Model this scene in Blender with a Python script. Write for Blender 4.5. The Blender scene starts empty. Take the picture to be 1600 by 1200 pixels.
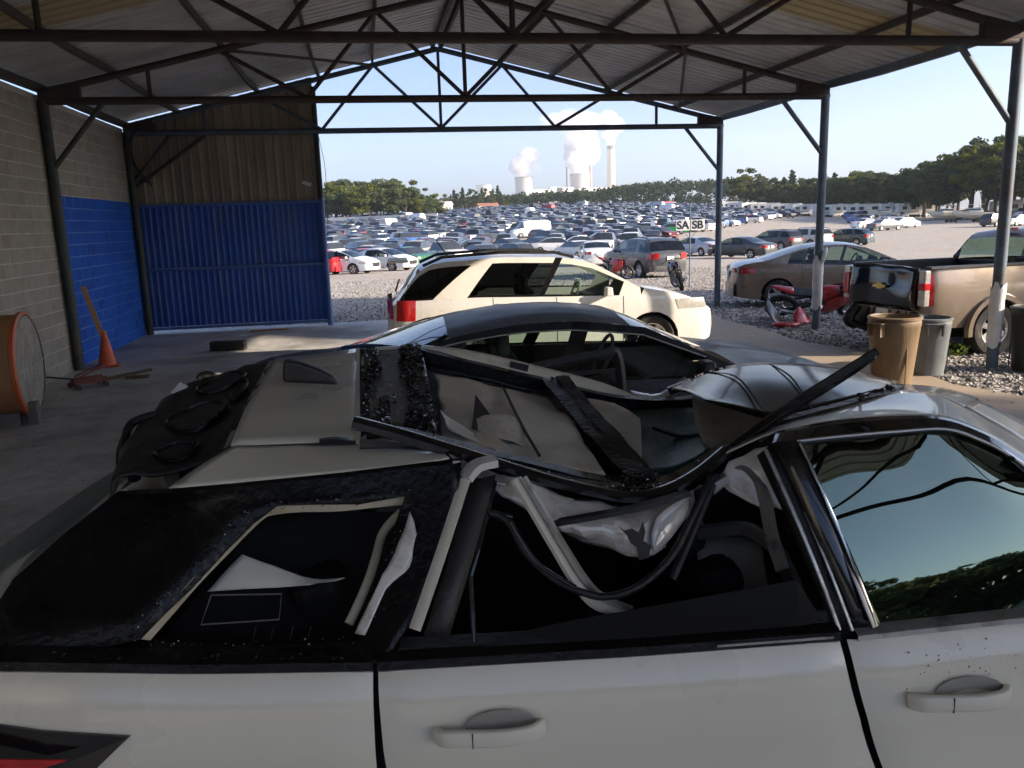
import bpy, bmesh, math, random
import numpy as np
from mathutils import Vector, Matrix, noise as mnoise
random.seed(7)
rng = np.random.default_rng(11)
SC = bpy.context.scene
COL = SC.collection
R = math.radians

# ---------------------------------------------------------------- camera
YAW, PITCH, ROLL, FPX = 0.1697, 0.1985, -0.0324, 1261.74
CAM = np.array([0.0, 0.0, 2.15])
_cy, _sy, _cp, _sp = math.cos(YAW), math.sin(YAW), math.cos(PITCH), math.sin(PITCH)
_f = np.array([_sy * _cp, _cy * _cp, -_sp])
_r0 = np.array([_cy, -_sy, 0.0])
_u0 = np.cross(_r0, _f)
_cr, _sr = math.cos(ROLL), math.sin(ROLL)
_r = _cr * _r0 + _sr * _u0
_u = -_sr * _r0 + _cr * _u0
cam_data = bpy.data.cameras.new('camera')
cam = bpy.data.objects.new('camera', cam_data)
COL.objects.link(cam)
cam.matrix_world = Matrix(((_r[0], _u[0], -_f[0], CAM[0]), (_r[1], _u[1], -_f[1], CAM[1]), (_r[2], _u[2], -_f[2], CAM[2]), (0, 0, 0, 1)))
cam_data.sensor_fit = 'HORIZONTAL'
cam_data.sensor_width = 36.0
cam_data.lens = FPX / 1600.0 * 36.0
cam_data.clip_start = 0.05
cam_data.clip_end = 20000
SC.camera = cam

# ---------------------------------------------------------------- sky, sun, exposure
SUN_EL, SUN_AZ = R(20.0), math.atan2(0.91, -0.415)      # azimuth measured from +Y towards +X
world = bpy.data.worlds.new('World')
SC.world = world
world.use_nodes = True
wn, wl = world.node_tree.nodes, world.node_tree.links
wn.clear()
sky = wn.new('ShaderNodeTexSky')
sky.sky_type = 'NISHITA'
sky.sun_disc = False
sky.sun_elevation = SUN_EL
sky.sun_rotation = SUN_AZ
sky.altitude = 100
sky.air_density = 0.7
sky.dust_density = 3.0
sky.ozone_density = 3.5
bg = wn.new('ShaderNodeBackground')
bg.inputs['Strength'].default_value = 0.068
wo = wn.new('ShaderNodeOutputWorld')
tint = wn.new('ShaderNodeMix'); tint.data_type = 'RGBA'; tint.blend_type = 'MULTIPLY'; tint.inputs[0].default_value = 1.0
tint.inputs[7].default_value = (0.965, 0.985, 1.05, 1)
wl.new(sky.outputs[0], tint.inputs[6])
wl.new(tint.outputs[2], bg.inputs[0])
wl.new(bg.outputs[0], wo.inputs[0])
sd = bpy.data.lights.new('sun', 'SUN')
sun = bpy.data.objects.new('sun', sd)
COL.objects.link(sun)
sd.energy = 3.0
sd.angle = R(0.6)
sd.color = (1.0, 0.85, 0.68)
_sv = Vector((math.sin(SUN_AZ) * math.cos(SUN_EL), math.cos(SUN_AZ) * math.cos(SUN_EL), math.sin(SUN_EL)))
sun.rotation_euler = _sv.to_track_quat('Z', 'Y').to_euler()
SC.view_settings.view_transform = 'Standard'
SC.view_settings.look = 'None'
SC.view_settings.gamma = 1.0
SC.view_settings.use_curve_mapping = False
SC.view_settings.exposure = 2.1
SC.render.engine = 'CYCLES'
cy = SC.cycles
cy.use_denoising = True
cy.max_bounces = 8
cy.diffuse_bounces = 4
cy.glossy_bounces = 4
cy.transmission_bounces = 6
cy.transparent_max_bounces = 12
cy.volume_bounces = 6
cy.sample_clamp_indirect = 6.0
cy.caustics_reflective = False
cy.caustics_refractive = False

# ---------------------------------------------------------------- helpers
def ray(px, py):
    return _f + (px - 800) / FPX * _r - (py - 600) / FPX * _u
def at_z(px, py, z=0.0):
    d = ray(px, py); t = (z - CAM[2]) / d[2]; return CAM + t * d
def at_y(px, py, Y):
    d = ray(px, py); return CAM + d * (Y / d[1])

def tag(o, label=None, cat=None, group=None, kind=None):
    if label: o['label'] = label
    if cat: o['category'] = cat
    if group: o['group'] = group
    if kind: o['kind'] = kind
    return o
def empty(name, loc=(0, 0, 0), rz=0.0):
    o = bpy.data.objects.new(name, None)
    o.empty_display_size = 0.2
    o.location = loc
    o.rotation_euler = (0, 0, rz)
    COL.objects.link(o)
    return o
def thing(name, label, cat, loc=(0, 0, 0), rz=0.0, group=None):
    return tag(empty(name, loc, rz), label, cat, group)
def link(name, me, parent=None):
    o = bpy.data.objects.new(name, me)
    COL.objects.link(o)
    if parent is not None: o.parent = parent
    return o
def copy_tree(o, parent=None):
    c = o.copy()
    COL.objects.link(c)
    c.parent = parent
    for ch in o.children: copy_tree(ch, c)
    return c

class MB:
    """collects faces, then links them as one mesh"""
    def __init__(self): self.v = []; self.f = []; self.m = []
    def add(self, vs, fs, mi=0):
        n = len(self.v)
        self.v += [tuple(float(c) for c in p) for p in vs]
        for f in fs:
            self.f.append(tuple(i + n for i in f)); self.m.append(mi)
        return self
    def box(self, c, s, rz=0.0, mi=0, taper=1.0, rot=None):
        x, y, z = s[0] / 2, s[1] / 2, s[2] / 2
        vs = [(-x, -y, -z), (x, -y, -z), (x, y, -z), (-x, y, -z), (-x * taper, -y * taper, z), (x * taper, -y * taper, z), (x * taper, y * taper, z), (-x * taper, y * taper, z)]
        M = rot if rot is not None else Matrix.Rotation(rz, 3, 'Z')
        vs = [tuple((M @ Vector(p)) + Vector(c)) for p in vs]
        return self.add(vs, [(0, 3, 2, 1), (4, 5, 6, 7), (0, 1, 5, 4), (1, 2, 6, 5), (2, 3, 7, 6), (3, 0, 4, 7)], mi)
    def tube(self, pts, r, n=8, mi=0, cap=True, flat=None):
        """swept tube; r number or list; flat=(w,h) makes a rectangular-ish bar"""
        P = [Vector(p) for p in pts]; m = len(P); base = len(self.v)
        up = Vector((0, 0, 1)); prev = None
        for i, p in enumerate(P):
            t = (P[min(i + 1, m - 1)] - P[max(i - 1, 0)])
            t = t.normalized() if t.length > 1e-9 else Vector((1, 0, 0))
            if prev is None:
                a = t.cross(up)
                if a.length < 0.05: a = t.cross(Vector((0, 1, 0)))
                a.normalize()
            else:
                a = prev - t * prev.dot(t)
                a = a.normalized() if a.length > 1e-6 else t.orthogonal().normalized()
            prev = a; b = t.cross(a)
            rr = r[i] if isinstance(r, (list, tuple)) else r
            for k in range(n):
                an = 2 * math.pi * (k + 0.5) / n
                ca, sa = math.cos(an), math.sin(an)
                if flat:
                    q = 1 / max(abs(ca), abs(sa))
                    w = p + a * (flat[0] / 2 * ca * q) + b * (flat[1] / 2 * sa * q)
                else: w = p + a * (rr * ca) + b * (rr * sa)
                self.v.append(tuple(w))
        for i in range(m - 1):
            for k in range(n):
                k2 = (k + 1) % n
                self.f.append((base + i * n + k, base + i * n + k2, base + (i + 1) * n + k2, base + (i + 1) * n + k)); self.m.append(mi)
        if cap:
            self.f.append(tuple(base + k for k in reversed(range(n)))); self.m.append(mi)
            self.f.append(tuple(base + (m - 1) * n + k for k in range(n))); self.m.append(mi)
        return self
    def grid(self, rows, mi=0, flip=False):
        n = len(rows[0]); vs = [p for r_ in rows for p in r_]; fs = []
        for i in range(len(rows) - 1):
            for j in range(n - 1):
                q = (i * n + j, i * n + j + 1, (i + 1) * n + j + 1, (i + 1) * n + j)
                fs.append(q[::-1] if flip else q)
        return self.add(vs, fs, mi)
    def lathe(self, prof, c=(0, 0, 0), n=20, mi=0, axis='Z'):
        """prof list of (r, h)"""
        base = len(self.v)
        for (r_, h) in prof:
            for k in range(n):
                a = 2 * math.pi * k / n
                x, y = r_ * math.cos(a), r_ * math.sin(a)
                p = (x, y, h) if axis == 'Z' else ((x, h, y) if axis == 'Y' else (h, x, y))
                self.v.append((p[0] + c[0], p[1] + c[1], p[2] + c[2]))
        for i in range(len(prof) - 1):
            for k in range(n):
                k2 = (k + 1) % n
                self.f.append((base + i * n + k, base + i * n + k2, base + (i + 1) * n + k2, base + (i + 1) * n + k)); self.m.append(mi)
        return self
    def mesh(self, name, mats, smooth=None):
        me = bpy.data.meshes.new(name)
        me.from_pydata(self.v, [], self.f)
        for m in (mats if isinstance(mats, (list, tuple)) else [mats]): me.materials.append(m)
        if isinstance(mats, (list, tuple)) and len(mats) > 1:
            me.polygons.foreach_set('material_index', self.m)
        if smooth is not None:
            me.polygons.foreach_set('use_smooth', [True] * len(me.polygons))
            me.set_sharp_from_angle(angle=R(smooth))
        me.update()
        return me
    def build(self, name, mats, parent=None, smooth=None):
        return link(name, self.mesh(name, mats, smooth), parent)

def catmull(pts, n=6):
    P = [np.array(p, float) for p in pts]; out = []
    for i in range(len(P) - 1):
        p0, p1, p2, p3 = P[max(i - 1, 0)], P[i], P[i + 1], P[min(i + 2, len(P) - 1)]
        for k in range(n):
            t = k / n
            out.append(0.5 * ((2 * p1) + (-p0 + p2) * t + (2 * p0 - 5 * p1 + 4 * p2 - p3) * t * t + (-p0 + 3 * p1 - 3 * p2 + p3) * t ** 3))
    out.append(P[-1])
    return [tuple(p) for p in out]

def bevel(o, w=0.01, seg=2, angle=35):
    m = o.modifiers.new('bevel', 'BEVEL'); m.width = w; m.segments = seg; m.limit_method = 'ANGLE'; m.angle_limit = R(angle)
    return o
def solid(o, t=0.004, off=0.0):
    m = o.modifiers.new('solid', 'SOLIDIFY'); m.thickness = t; m.offset = off
    return o

# ---------------------------------------------------------------- materials
def _nodes(name):
    m = bpy.data.materials.new(name); m.use_nodes = True
    nt = m.node_tree; nt.nodes.clear()
    out = nt.nodes.new('ShaderNodeOutputMaterial')
    return m, nt, nt.nodes, nt.links, out
def mat(name, col, rough=0.5, metal=0.0, var=0.12, vscale=6.0, bump=0.0, bscale=60.0, dirt=None, damt=0.4, dscale=3.0, coat=0.0, spec=0.5, objcol=False, attr=None, emit=0.0, trans=0.0, rvar=0.15, stretch=None):
    m, nt, N, L, out = _nodes(name)
    b = N.new('ShaderNodeBsdfPrincipled')
    tc = N.new('ShaderNodeTexCoord')
    oi = N.new('ShaderNodeObjectInfo')
    ad = N.new('ShaderNodeVectorMath'); ad.operation = 'MULTIPLY_ADD'
    ad.inputs[1].default_value = stretch or (1, 1, 1)
    L.new(tc.outputs['Object'], ad.inputs[0])
    cm = N.new('ShaderNodeCombineXYZ')
    mu = N.new('ShaderNodeMath'); mu.operation = 'MULTIPLY'; mu.inputs[1].default_value = 37.0
    L.new(oi.outputs['Random'], mu.inputs[0])
    for k in range(3): L.new(mu.outputs[0], cm.inputs[k])
    L.new(cm.outputs[0], ad.inputs[2])
    nz = N.new('ShaderNodeTexNoise'); nz.inputs['Scale'].default_value = vscale; nz.inputs['Detail'].default_value = 6
    L.new(ad.outputs[0], nz.inputs['Vector'])
    mp = N.new('ShaderNodeMapRange'); mp.inputs[1].default_value = 0.3; mp.inputs[2].default_value = 0.7
    mp.inputs[3].default_value = 1 - var; mp.inputs[4].default_value = 1 + var
    L.new(nz.outputs[0], mp.inputs[0])
    vm = N.new('ShaderNodeVectorMath'); vm.operation = 'SCALE'
    if objcol: L.new(oi.outputs['Color'], vm.inputs[0])
    elif attr:
        at = N.new('ShaderNodeAttribute'); at.attribute_name = attr
        L.new(at.outputs['Color'], vm.inputs[0])
    else: vm.inputs[0].default_value = col[:3]
    L.new(mp.outputs[0], vm.inputs['Scale'])
    src = vm.outputs[0]
    if dirt:
        n2 = N.new('ShaderNodeTexNoise'); n2.inputs['Scale'].default_value = dscale; n2.inputs['Detail'].default_value = 8; n2.inputs['Roughness'].default_value = 0.65
        L.new(ad.outputs[0], n2.inputs['Vector'])
        m2 = N.new('ShaderNodeMapRange'); m2.inputs[1].default_value = 0.62 - damt * 0.4; m2.inputs[2].default_value = 0.72
        L.new(n2.outputs[0], m2.inputs[0])
        mx = N.new('ShaderNodeMix'); mx.data_type = 'RGBA'
        L.new(m2.outputs[0], mx.inputs[0]); L.new(src, mx.inputs[6]); mx.inputs[7].default_value = (*dirt, 1)
        src = mx.outputs[2]
    L.new(src, b.inputs['Base Color'])
    rp = N.new('ShaderNodeMapRange'); rp.inputs[1].default_value = 0.3; rp.inputs[2].default_value = 0.7
    rp.inputs[3].default_value = max(0.02, rough * (1 - rvar)); rp.inputs[4].default_value = min(1, rough * (1 + rvar))
    L.new(nz.outputs[0], rp.inputs[0]); L.new(rp.outputs[0], b.inputs['Roughness'])
    b.inputs['Metallic'].default_value = metal
    b.inputs['Specular IOR Level'].default_value = spec
    if coat: b.inputs['Coat Weight'].default_value = coat; b.inputs['Coat Roughness'].default_value = 0.04
    if emit: b.inputs['Emission Color'].default_value = (*col[:3], 1); b.inputs['Emission Strength'].default_value = emit
    if trans:
        b.inputs['Transmission Weight'].default_value = trans
    if bump:
        n3 = N.new('ShaderNodeTexNoise'); n3.inputs['Scale'].default_value = bscale; n3.inputs['Detail'].default_value = 5
        L.new(ad.outputs[0], n3.inputs['Vector'])
        bp_ = N.new('ShaderNodeBump'); bp_.inputs['Strength'].default_value = bump; bp_.inputs['Distance'].default_value = 0.02
        L.new(n3.outputs[0], bp_.inputs['Height']); L.new(bp_.outputs[0], b.inputs['Normal'])
    L.new(b.outputs[0], out.inputs[0])
    return m
def glass(name, tint=(0.5, 0.55, 0.55), rough=0.015, refl=1.0, ior=1.5):
    m, nt, N, L, out = _nodes(name)
    fr = N.new('ShaderNodeFresnel'); fr.inputs[0].default_value = ior
    ge = N.new('ShaderNodeNewGeometry'); ir = N.new('ShaderNodeMapRange'); ir.inputs[3].default_value = ior; ir.inputs[4].default_value = 1.0 / ior   # a thin pane mirrors the same from both faces
    L.new(ge.outputs['Backfacing'], ir.inputs[0]); L.new(ir.outputs[0], fr.inputs[0])
    tr = N.new('ShaderNodeBsdfTransparent'); tr.inputs[0].default_value = (*tint, 1)
    gl = N.new('ShaderNodeBsdfGlossy'); gl.inputs['Roughness'].default_value = rough; gl.inputs[0].default_value = (refl, refl, refl, 1)
    mx = N.new('ShaderNodeMixShader')
    L.new(fr.outputs[0], mx.inputs[0]); L.new(tr.outputs[0], mx.inputs[1]); L.new(gl.outputs[0], mx.inputs[2])
    L.new(mx.outputs[0], out.inputs[0])
    return m

M = {}
M['rust'] = mat('rusty_pipe', (0.062, 0.043, 0.036), 0.75, 0.15, 0.45, 5, 0.35, 80, (0.06, 0.06, 0.065), 0.5, 2.2)
M['bluepipe'] = mat('faded_blue_pipe', (0.10, 0.135, 0.17), 0.6, 0.2, 0.25, 5, 0.2, 80, (0.10, 0.075, 0.06), 0.35, 3.5)
M['darkpipe'] = mat('dark_green_pipe', (0.045, 0.06, 0.06), 0.6, 0.2, 0.3, 5, 0.2, 80, (0.10, 0.08, 0.05), 0.3, 3)
M['tin'] = mat('galvanised_sheet', (0.47, 0.47, 0.46), 0.55, 0.15, 0.15, 2.0, 0.05, 40, (0.33, 0.31, 0.28), 0.3, 1.1)
M['tin_beige'] = mat('beige_sheet', (0.33, 0.285, 0.21), 0.6, 0.05, 0.18, 2.5, 0.05, 40, (0.20, 0.16, 0.11), 0.4, 1.5, stretch=(1, 1, .25))
M['tin_blue'] = mat('blue_sheet', (0.010, 0.085, 0.40), 0.5, 0.0, 0.18, 3, 0.05, 40, (0.07, 0.14, 0.38), 0.6, 1.8, stretch=(1, 1, .3))
M['pipe_blue'] = mat('blue_painted_pipe', (0.08, 0.18, 0.46), 0.5, 0.0, 0.2, 4, 0.1, 60, (0.12, 0.13, 0.2), 0.3, 4)
M['block'] = mat('concrete_block', (0.37, 0.35, 0.31), 0.9, 0, 0.12, 4, 0.6, 90, (0.30, 0.26, 0.20), 0.3, 1.3, spec=0.2)
M['block_blue'] = mat('blue_block', (0.015, 0.11, 0.55), 0.7, 0, 0.15, 4, 0.5, 90, (0.02, 0.06, 0.30), 0.3, 2, spec=0.3)
M['mortar'] = mat('mortar', (0.54, 0.52, 0.47), 0.95, 0, 0.15, 10, 0.4, 60, spec=0.2)
M['mortar_blue'] = mat('mortar_blue', (0.13, 0.25, 0.60), 0.85, 0, 0.15, 10, 0.4, 60, spec=0.2)
M['rubber'] = mat('tyre_rubber', (0.022, 0.021, 0.02), 0.8, 0, 0.25, 20, 0.2, 120, (0.10, 0.085, 0.065), 0.3, 6, spec=0.3)
M['rim'] = mat('alloy_rim', (0.55, 0.54, 0.52), 0.35, 0.8, 0.1, 10, dirt=(0.2, 0.17, 0.13), damt=0.3, dscale=8)
M['blackplastic'] = mat('black_plastic', (0.018, 0.018, 0.019), 0.45, 0, 0.25, 8, 0.1, 90, (0.06, 0.055, 0.05), 0.2, 5)
M['blackgloss'] = mat('black_gloss', (0.008, 0.008, 0.009), 0.12, 0, 0.2, 8, dirt=(0.05, 0.047, 0.043), damt=0.15, dscale=4, coat=0.5)
M['interior'] = mat('dark_interior', (0.035, 0.034, 0.033), 0.85, 0, 0.3, 8, 0.1, 80)
M['seat_grey'] = mat('grey_seat', (0.16, 0.15, 0.14), 0.85, 0, 0.2, 8, 0.2, 90)
M['chrome'] = mat('chrome', (0.75, 0.74, 0.72), 0.12, 1.0, 0.05, 6)
M['lamp_clear'] = mat('clear_lamp', (0.55, 0.53, 0.48), 0.15, 0.3, 0.2, 25, coat=1.0)
M['lamp_red'] = mat('red_lamp', (0.45, 0.012, 0.012), 0.15, 0, 0.25, 20, coat=1.0)
M['lamp_amber'] = mat('amber_lamp', (0.6, 0.2, 0.02), 0.15, 0, 0.2, 20, coat=1.0)
M['glass_dark'] = glass('dark_tinted_glass', (0.06, 0.07, 0.07))
M['glass_mid'] = glass('green_tinted_glass', (0.45, 0.55, 0.5))
M['glass_clear'] = glass('clear_glass', (0.78, 0.85, 0.82))
M['farpaint'] = mat('car_paint_varied', (1, 1, 1), 0.35, 0.1, 0.12, 2, objcol=True, dirt=(0.22, 0.2, 0.17), damt=0.12, dscale=1.5, coat=0.5)
M['farpaint_attr'] = mat('car_paint_far', (1, 1, 1), 0.4, 0.1, 0.1, 2, attr='paint', coat=0.4)
M['farglass'] = mat('far_glass', (0.03, 0.035, 0.04), 0.12, 0.0, 0.2, 3, coat=0.6)
M['white'] = mat('white_panel', (0.78, 0.77, 0.73), 0.5, 0, 0.08, 2, dirt=(0.5, 0.46, 0.4), damt=0.25, dscale=1.5)
def paint(name, c, metal=0.2, rough=0.32, dust=(0.3, 0.27, 0.23), damt=0.15):
    return mat(name, c, rough, metal, 0.06, 3, dirt=dust, damt=damt, dscale=2.5, coat=0.7)

# ================================================================ the setting: ground
_g_d = [0, 20, 34, 48, 65, 95, 300, 420]
def ground_z(x, y):
    """the yard dips about a metre, then climbs gently to the back of the lot"""
    d = math.hypot(x, y)
    if y < 5 or d < 19: return -0.04
    zb = float(np.interp(math.atan2(x, y), [-0.6, -0.3, -0.05, 0.2, 0.33, 0.46, 0.55, 0.75, 1.2, 1.5], [1.0, 3.6, 4.6, 6.6, 6.0, 3.2, 1.6, 0.8, 0.0, -0.04]))
    k = float(np.interp(math.atan2(x, y), [-1.5, -0.8, -0.5, 1.1, 1.5], [0, 0, 1, 1, 0]))
    return float(np.interp(d, _g_d, [-0.04, -0.04, -0.30 * k - .04, -0.58 * k, -0.98 * k, -0.75 * k, zb, zb * 1.25]))
def at_ground(px, py):
    """the point of the yard seen at a photo position"""
    d = ray(px, py); h = math.hypot(d[0], d[1]); t = 5.0
    while t < 420 and CAM[2] + d[2] / h * t > ground_z(d[0] / h * t, d[1] / h * t): t += 0.25
    return d[0] / h * t, d[1] / h * t
def to_px(x, y, z):
    q = np.array([x, y, z]) - CAM; w = q @ _f
    return 800 + FPX * (q @ _r) / w, 600 - FPX * (q @ _u) / w
def gmat():
    m, nt, N, L, out = _nodes('gravel_ground')
    b = N.new('ShaderNodeBsdfPrincipled'); b.inputs['Roughness'].default_value = 0.95; b.inputs['Specular IOR Level'].default_value = 0.15
    tc = N.new('ShaderNodeTexCoord')
    vo = N.new('ShaderNodeTexVoronoi'); vo.inputs['Scale'].default_value = 14
    L.new(tc.outputs['Object'], vo.inputs['Vector'])
    n1 = N.new('ShaderNodeTexNoise'); n1.inputs['Scale'].default_value = 0.35; n1.inputs['Detail'].default_value = 8
    L.new(tc.outputs['Object'], n1.inputs['Vector'])
    n2 = N.new('ShaderNodeTexNoise'); n2.inputs['Scale'].default_value = 3.0; n2.inputs['Detail'].default_value = 8; n2.inputs['Roughness'].default_value = 0.7
    L.new(tc.outputs['Object'], n2.inputs['Vector'])
    cr = N.new('ShaderNodeValToRGB')
    cr.color_ramp.elements[0].position = 0.0; cr.color_ramp.elements[0].color = (0.30, 0.27, 0.24, 1)
    cr.color_ramp.elements[1].position = 1.0; cr.color_ramp.elements[1].color = (0.62, 0.57, 0.51, 1)
    sp = N.new('ShaderNodeSeparateColor'); L.new(vo.outputs['Color'], sp.inputs[0]); L.new(sp.outputs[0], cr.inputs[0])
    mx = N.new('ShaderNodeMix'); mx.data_type = 'RGBA'
    mr = N.new('ShaderNodeMapRange'); mr.inputs[1].default_value = 0.42; mr.inputs[2].default_value = 0.62; mr.inputs[4].default_value = 0.75
    L.new(n1.outputs[0], mr.inputs[0]); L.new(mr.outputs[0], mx.inputs[0]); L.new(cr.outputs[0], mx.inputs[6]); mx.inputs[7].default_value = (0.46, 0.39, 0.32, 1)
    m3 = N.new('ShaderNodeMix'); m3.data_type = 'RGBA'; m3.blend_type = 'MULTIPLY'; m3.inputs[0].default_value = 0.55
    L.new(mx.outputs[2], m3.inputs[6]); L.new(n2.outputs['Fac'], m3.inputs[7])
    hs = N.new('ShaderNodeHueSaturation'); hs.inputs['Value'].default_value = 1.15
    L.new(m3.outputs[2], hs.inputs['Color']); L.new(hs.outputs[0], b.inputs['Base Color'])
    bp_ = N.new('ShaderNodeBump'); bp_.inputs['Strength'].default_value = 0.9; bp_.inputs['Distance'].default_value = 0.05
    ma = N.new('ShaderNodeMath'); ma.operation = 'ADD'
    L.new(vo.outputs['Distance'], ma.inputs[0]); L.new(n2.outputs[0], ma.inputs[1])
    L.new(ma.outputs[0], bp_.inputs['Height']); L.new(bp_.outputs[0], b.inputs['Normal'])
    L.new(b.outputs[0], out.inputs[0])
    return m
M['gravel'] = gmat()
def graded(a, b, near):
    neg = [-near * (1.22 ** k - 1) * 5 for k in range(60)]
    pos = [near * (1.22 ** k - 1) * 5 for k in range(60)]
    return sorted(set([p for p in neg if p > a] + [p for p in pos if p < b] + [a, b]))
gx_, gy_ = graded(-2600, 2600, 1.6), graded(-700, 4700, 1.6)
gx_ = sorted(set(gx_ + list(np.arange(-60, 240, 6.0))))
gy_ = sorted(set(gy_ + list(np.arange(12, 400, 6.0))))
g = MB().grid([[(x, y, ground_z(x, y)) for x in gx_] for y in gy_])
tag(g.build('ground', M['gravel'], smooth=60), kind='structure')

def cmat():
    m, nt, N, L, out = _nodes('dusty_concrete')
    b = N.new('ShaderNodeBsdfPrincipled'); b.inputs['Specular IOR Level'].default_value = 0.35
    tc = N.new('ShaderNodeTexCoord')
    n1 = N.new('ShaderNodeTexNoise'); n1.inputs['Scale'].default_value = 0.5; n1.inputs['Detail'].default_value = 9; n1.inputs['Roughness'].default_value = 0.62
    n2 = N.new('ShaderNodeTexNoise'); n2.inputs['Scale'].default_value = 5; n2.inputs['Detail'].default_value = 9; n2.inputs['Roughness'].default_value = 0.7
    n3 = N.new('ShaderNodeTexNoise'); n3.inputs['Scale'].default_value = 45; n3.inputs['Detail'].default_value = 4
    for n in (n1, n2, n3): L.new(tc.outputs['Object'], n.inputs['Vector'])
    cr = N.new('ShaderNodeValToRGB')
    e = cr.color_ramp.elements
    e[0].position = 0.30; e[0].color = (0.20, 0.19, 0.18, 1)
    e[1].position = 0.62; e[1].color = (0.58, 0.56, 0.53, 1)
    k = e.new(0.47); k.color = (0.46, 0.445, 0.42, 1)
    L.new(n1.outputs[0], cr.inputs[0])
    c2 = N.new('ShaderNodeValToRGB'); q = c2.color_ramp.elements
    q[0].position = 0.28; q[0].color = (0.5, 0.48, 0.46, 1); q[1].position = 0.55; q[1].color = (1, 1, 1, 1)
    L.new(n2.outputs[0], c2.inputs[0])
    mx = N.new('ShaderNodeMix'); mx.data_type = 'RGBA'; mx.blend_type = 'MULTIPLY'; mx.inputs[0].default_value = 0.8
    L.new(cr.outputs[0], mx.inputs[6]); L.new(c2.outputs[0], mx.inputs[7])
    # drifted dirt towards the gravel side (x > 4)
    sx = N.new('ShaderNodeSeparateXYZ'); L.new(tc.outputs['Object'], sx.inputs[0])
    a1 = N.new('ShaderNodeMath'); a1.operation = 'MULTIPLY_ADD'; a1.inputs[1].default_value = 5.0; L.new(n1.outputs[0], a1.inputs[0]); L.new(sx.outputs[0], a1.inputs[2])
    a2 = N.new('ShaderNodeMath'); a2.operation = 'MULTIPLY_ADD'; a2.inputs[1].default_value = 2.0; L.new(n2.outputs[0], a2.inputs[0]); L.new(a1.outputs[0], a2.inputs[2])
    mr = N.new('ShaderNodeMapRange'); mr.inputs[1].default_value = 7.2; mr.inputs[2].default_value = 9.0; L.new(a2.outputs[0], mr.inputs[0])
    m2 = N.new('ShaderNodeMix'); m2.data_type = 'RGBA'; L.new(mr.outputs[0], m2.inputs[0]); L.new(mx.outputs[2], m2.inputs[6]); m2.inputs[7].default_value = (0.36, 0.29, 0.21, 1)
    L.new(m2.outputs[2], b.inputs['Base Color'])
    rr = N.new('ShaderNodeMapRange'); rr.inputs[1].default_value = 0.3; rr.inputs[2].default_value = 0.65; rr.inputs[3].default_value = 0.45; rr.inputs[4].default_value = 0.85
    L.new(n2.outputs[0], rr.inputs[0]); L.new(rr.outputs[0], b.inputs['Roughness'])
    bp_ = N.new('ShaderNodeBump'); bp_.inputs['Strength'].default_value = 0.25; bp_.inputs['Distance'].default_value = 0.01
    L.new(n3.outputs[0], bp_.inputs['Height']); L.new(bp_.outputs[0], b.inputs['Normal'])
    L.new(b.outputs[0], out.inputs[0])
    return m
M['concrete'] = cmat()
XL, XR, ZT, ZR = -4.74, 8.29, 4.18, 5.85
XM = (XL + XR) / 2
TY = [18.48, 14.02, 9.56, 5.10, 0.64, -3.82]
edge = []
for i in range(60):
    y = -6 + i * 0.42
    edge.append((7.3 + 0.5 * mnoise.noise((y * 0.5, 3, 1)) + 0.15 * mnoise.noise((y * 2, 1, 0)), y))
far_e = [(7.3 - (7.3 + 4.9) * k / 30, 18.9 + 0.25 * mnoise.noise((k * 0.6, 8, 2))) for k in range(31)]
per = [(-5.2, -6)] + edge + far_e
n = len(per)
sl = MB().add([(x, y, 0) for x, y in per] + [(x, y, -0.2) for x, y in per], [tuple(range(n))] + [(i, i + n, (i + 1) % n + n, (i + 1) % n) for i in range(n)])
tag(sl.build('floor', M['concrete']), kind='structure')

# loose stones on the gravel in the near yard
def stones(name, n_, region, smin, smax, m_, zf=lambda x, y: -0.035):
    base = np.array([(1, 0, 0), (-1, 0, 0), (0, 1, 0), (0, -1, 0), (0, 0, 1), (0, 0, -1)], float)
    tri = np.array([(0, 2, 4), (2, 1, 4), (1, 3, 4), (3, 0, 4), (2, 0, 5), (1, 2, 5), (3, 1, 5), (0, 3, 5)])
    V, F = [], []
    k = 0
    while k < n_:
        x, y = region()
        s = smin + (smax - smin) * rng.random() ** 2.5
        a = rng.random() * 6.28
        p = base * (s * rng.uniform(0.6, 1.2, (6, 1))) * np.array([1, 1, 0.6])
        c, s_ = math.cos(a), math.sin(a)
        q = p.copy(); q[:, 0] = p[:, 0] * c - p[:, 1] * s_; q[:, 1] = p[:, 0] * s_ + p[:, 1] * c
        q += np.array([x, y, zf(x, y) + s * 0.25])
        V.append(q); F.append(tri + 6 * k); k += 1
    me = bpy.data.meshes.new(name)
    me.from_pydata(np.concatenate(V).tolist(), [], np.concatenate(F).tolist())
    me.materials.append(m_)
    o = link(name, me)
    return o
def stone_mat():
    m, nt, N, L, out = _nodes('loose_stone')
    b = N.new('ShaderNodeBsdfPrincipled'); b.inputs['Roughness'].default_value = 0.9; b.inputs['Specular IOR Level'].default_value = 0.2
    ge = N.new('ShaderNodeNewGeometry')
    cr = N.new('ShaderNodeValToRGB'); e = cr.color_ramp.elements
    e[0].color = (0.15, 0.14, 0.13, 1); e[1].color = (0.48, 0.455, 0.42, 1)
    L.new(ge.outputs['Random Per Island'], cr.inputs[0]); L.new(cr.outputs[0], b.inputs['Base Color']); L.new(b.outputs[0], out.inputs[0])
    return m
M['stone'] = stone_mat()
def reg_a():
    while True:
        y = 8 + 32 * rng.random() ** 1.3; x = rng.uniform(-2.5, 0.95 * y + 2)
        if (y > 18.9 or x > 7.25 + 0.4 * mnoise.noise((y * 0.5, 3, 1))): return x, y
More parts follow.
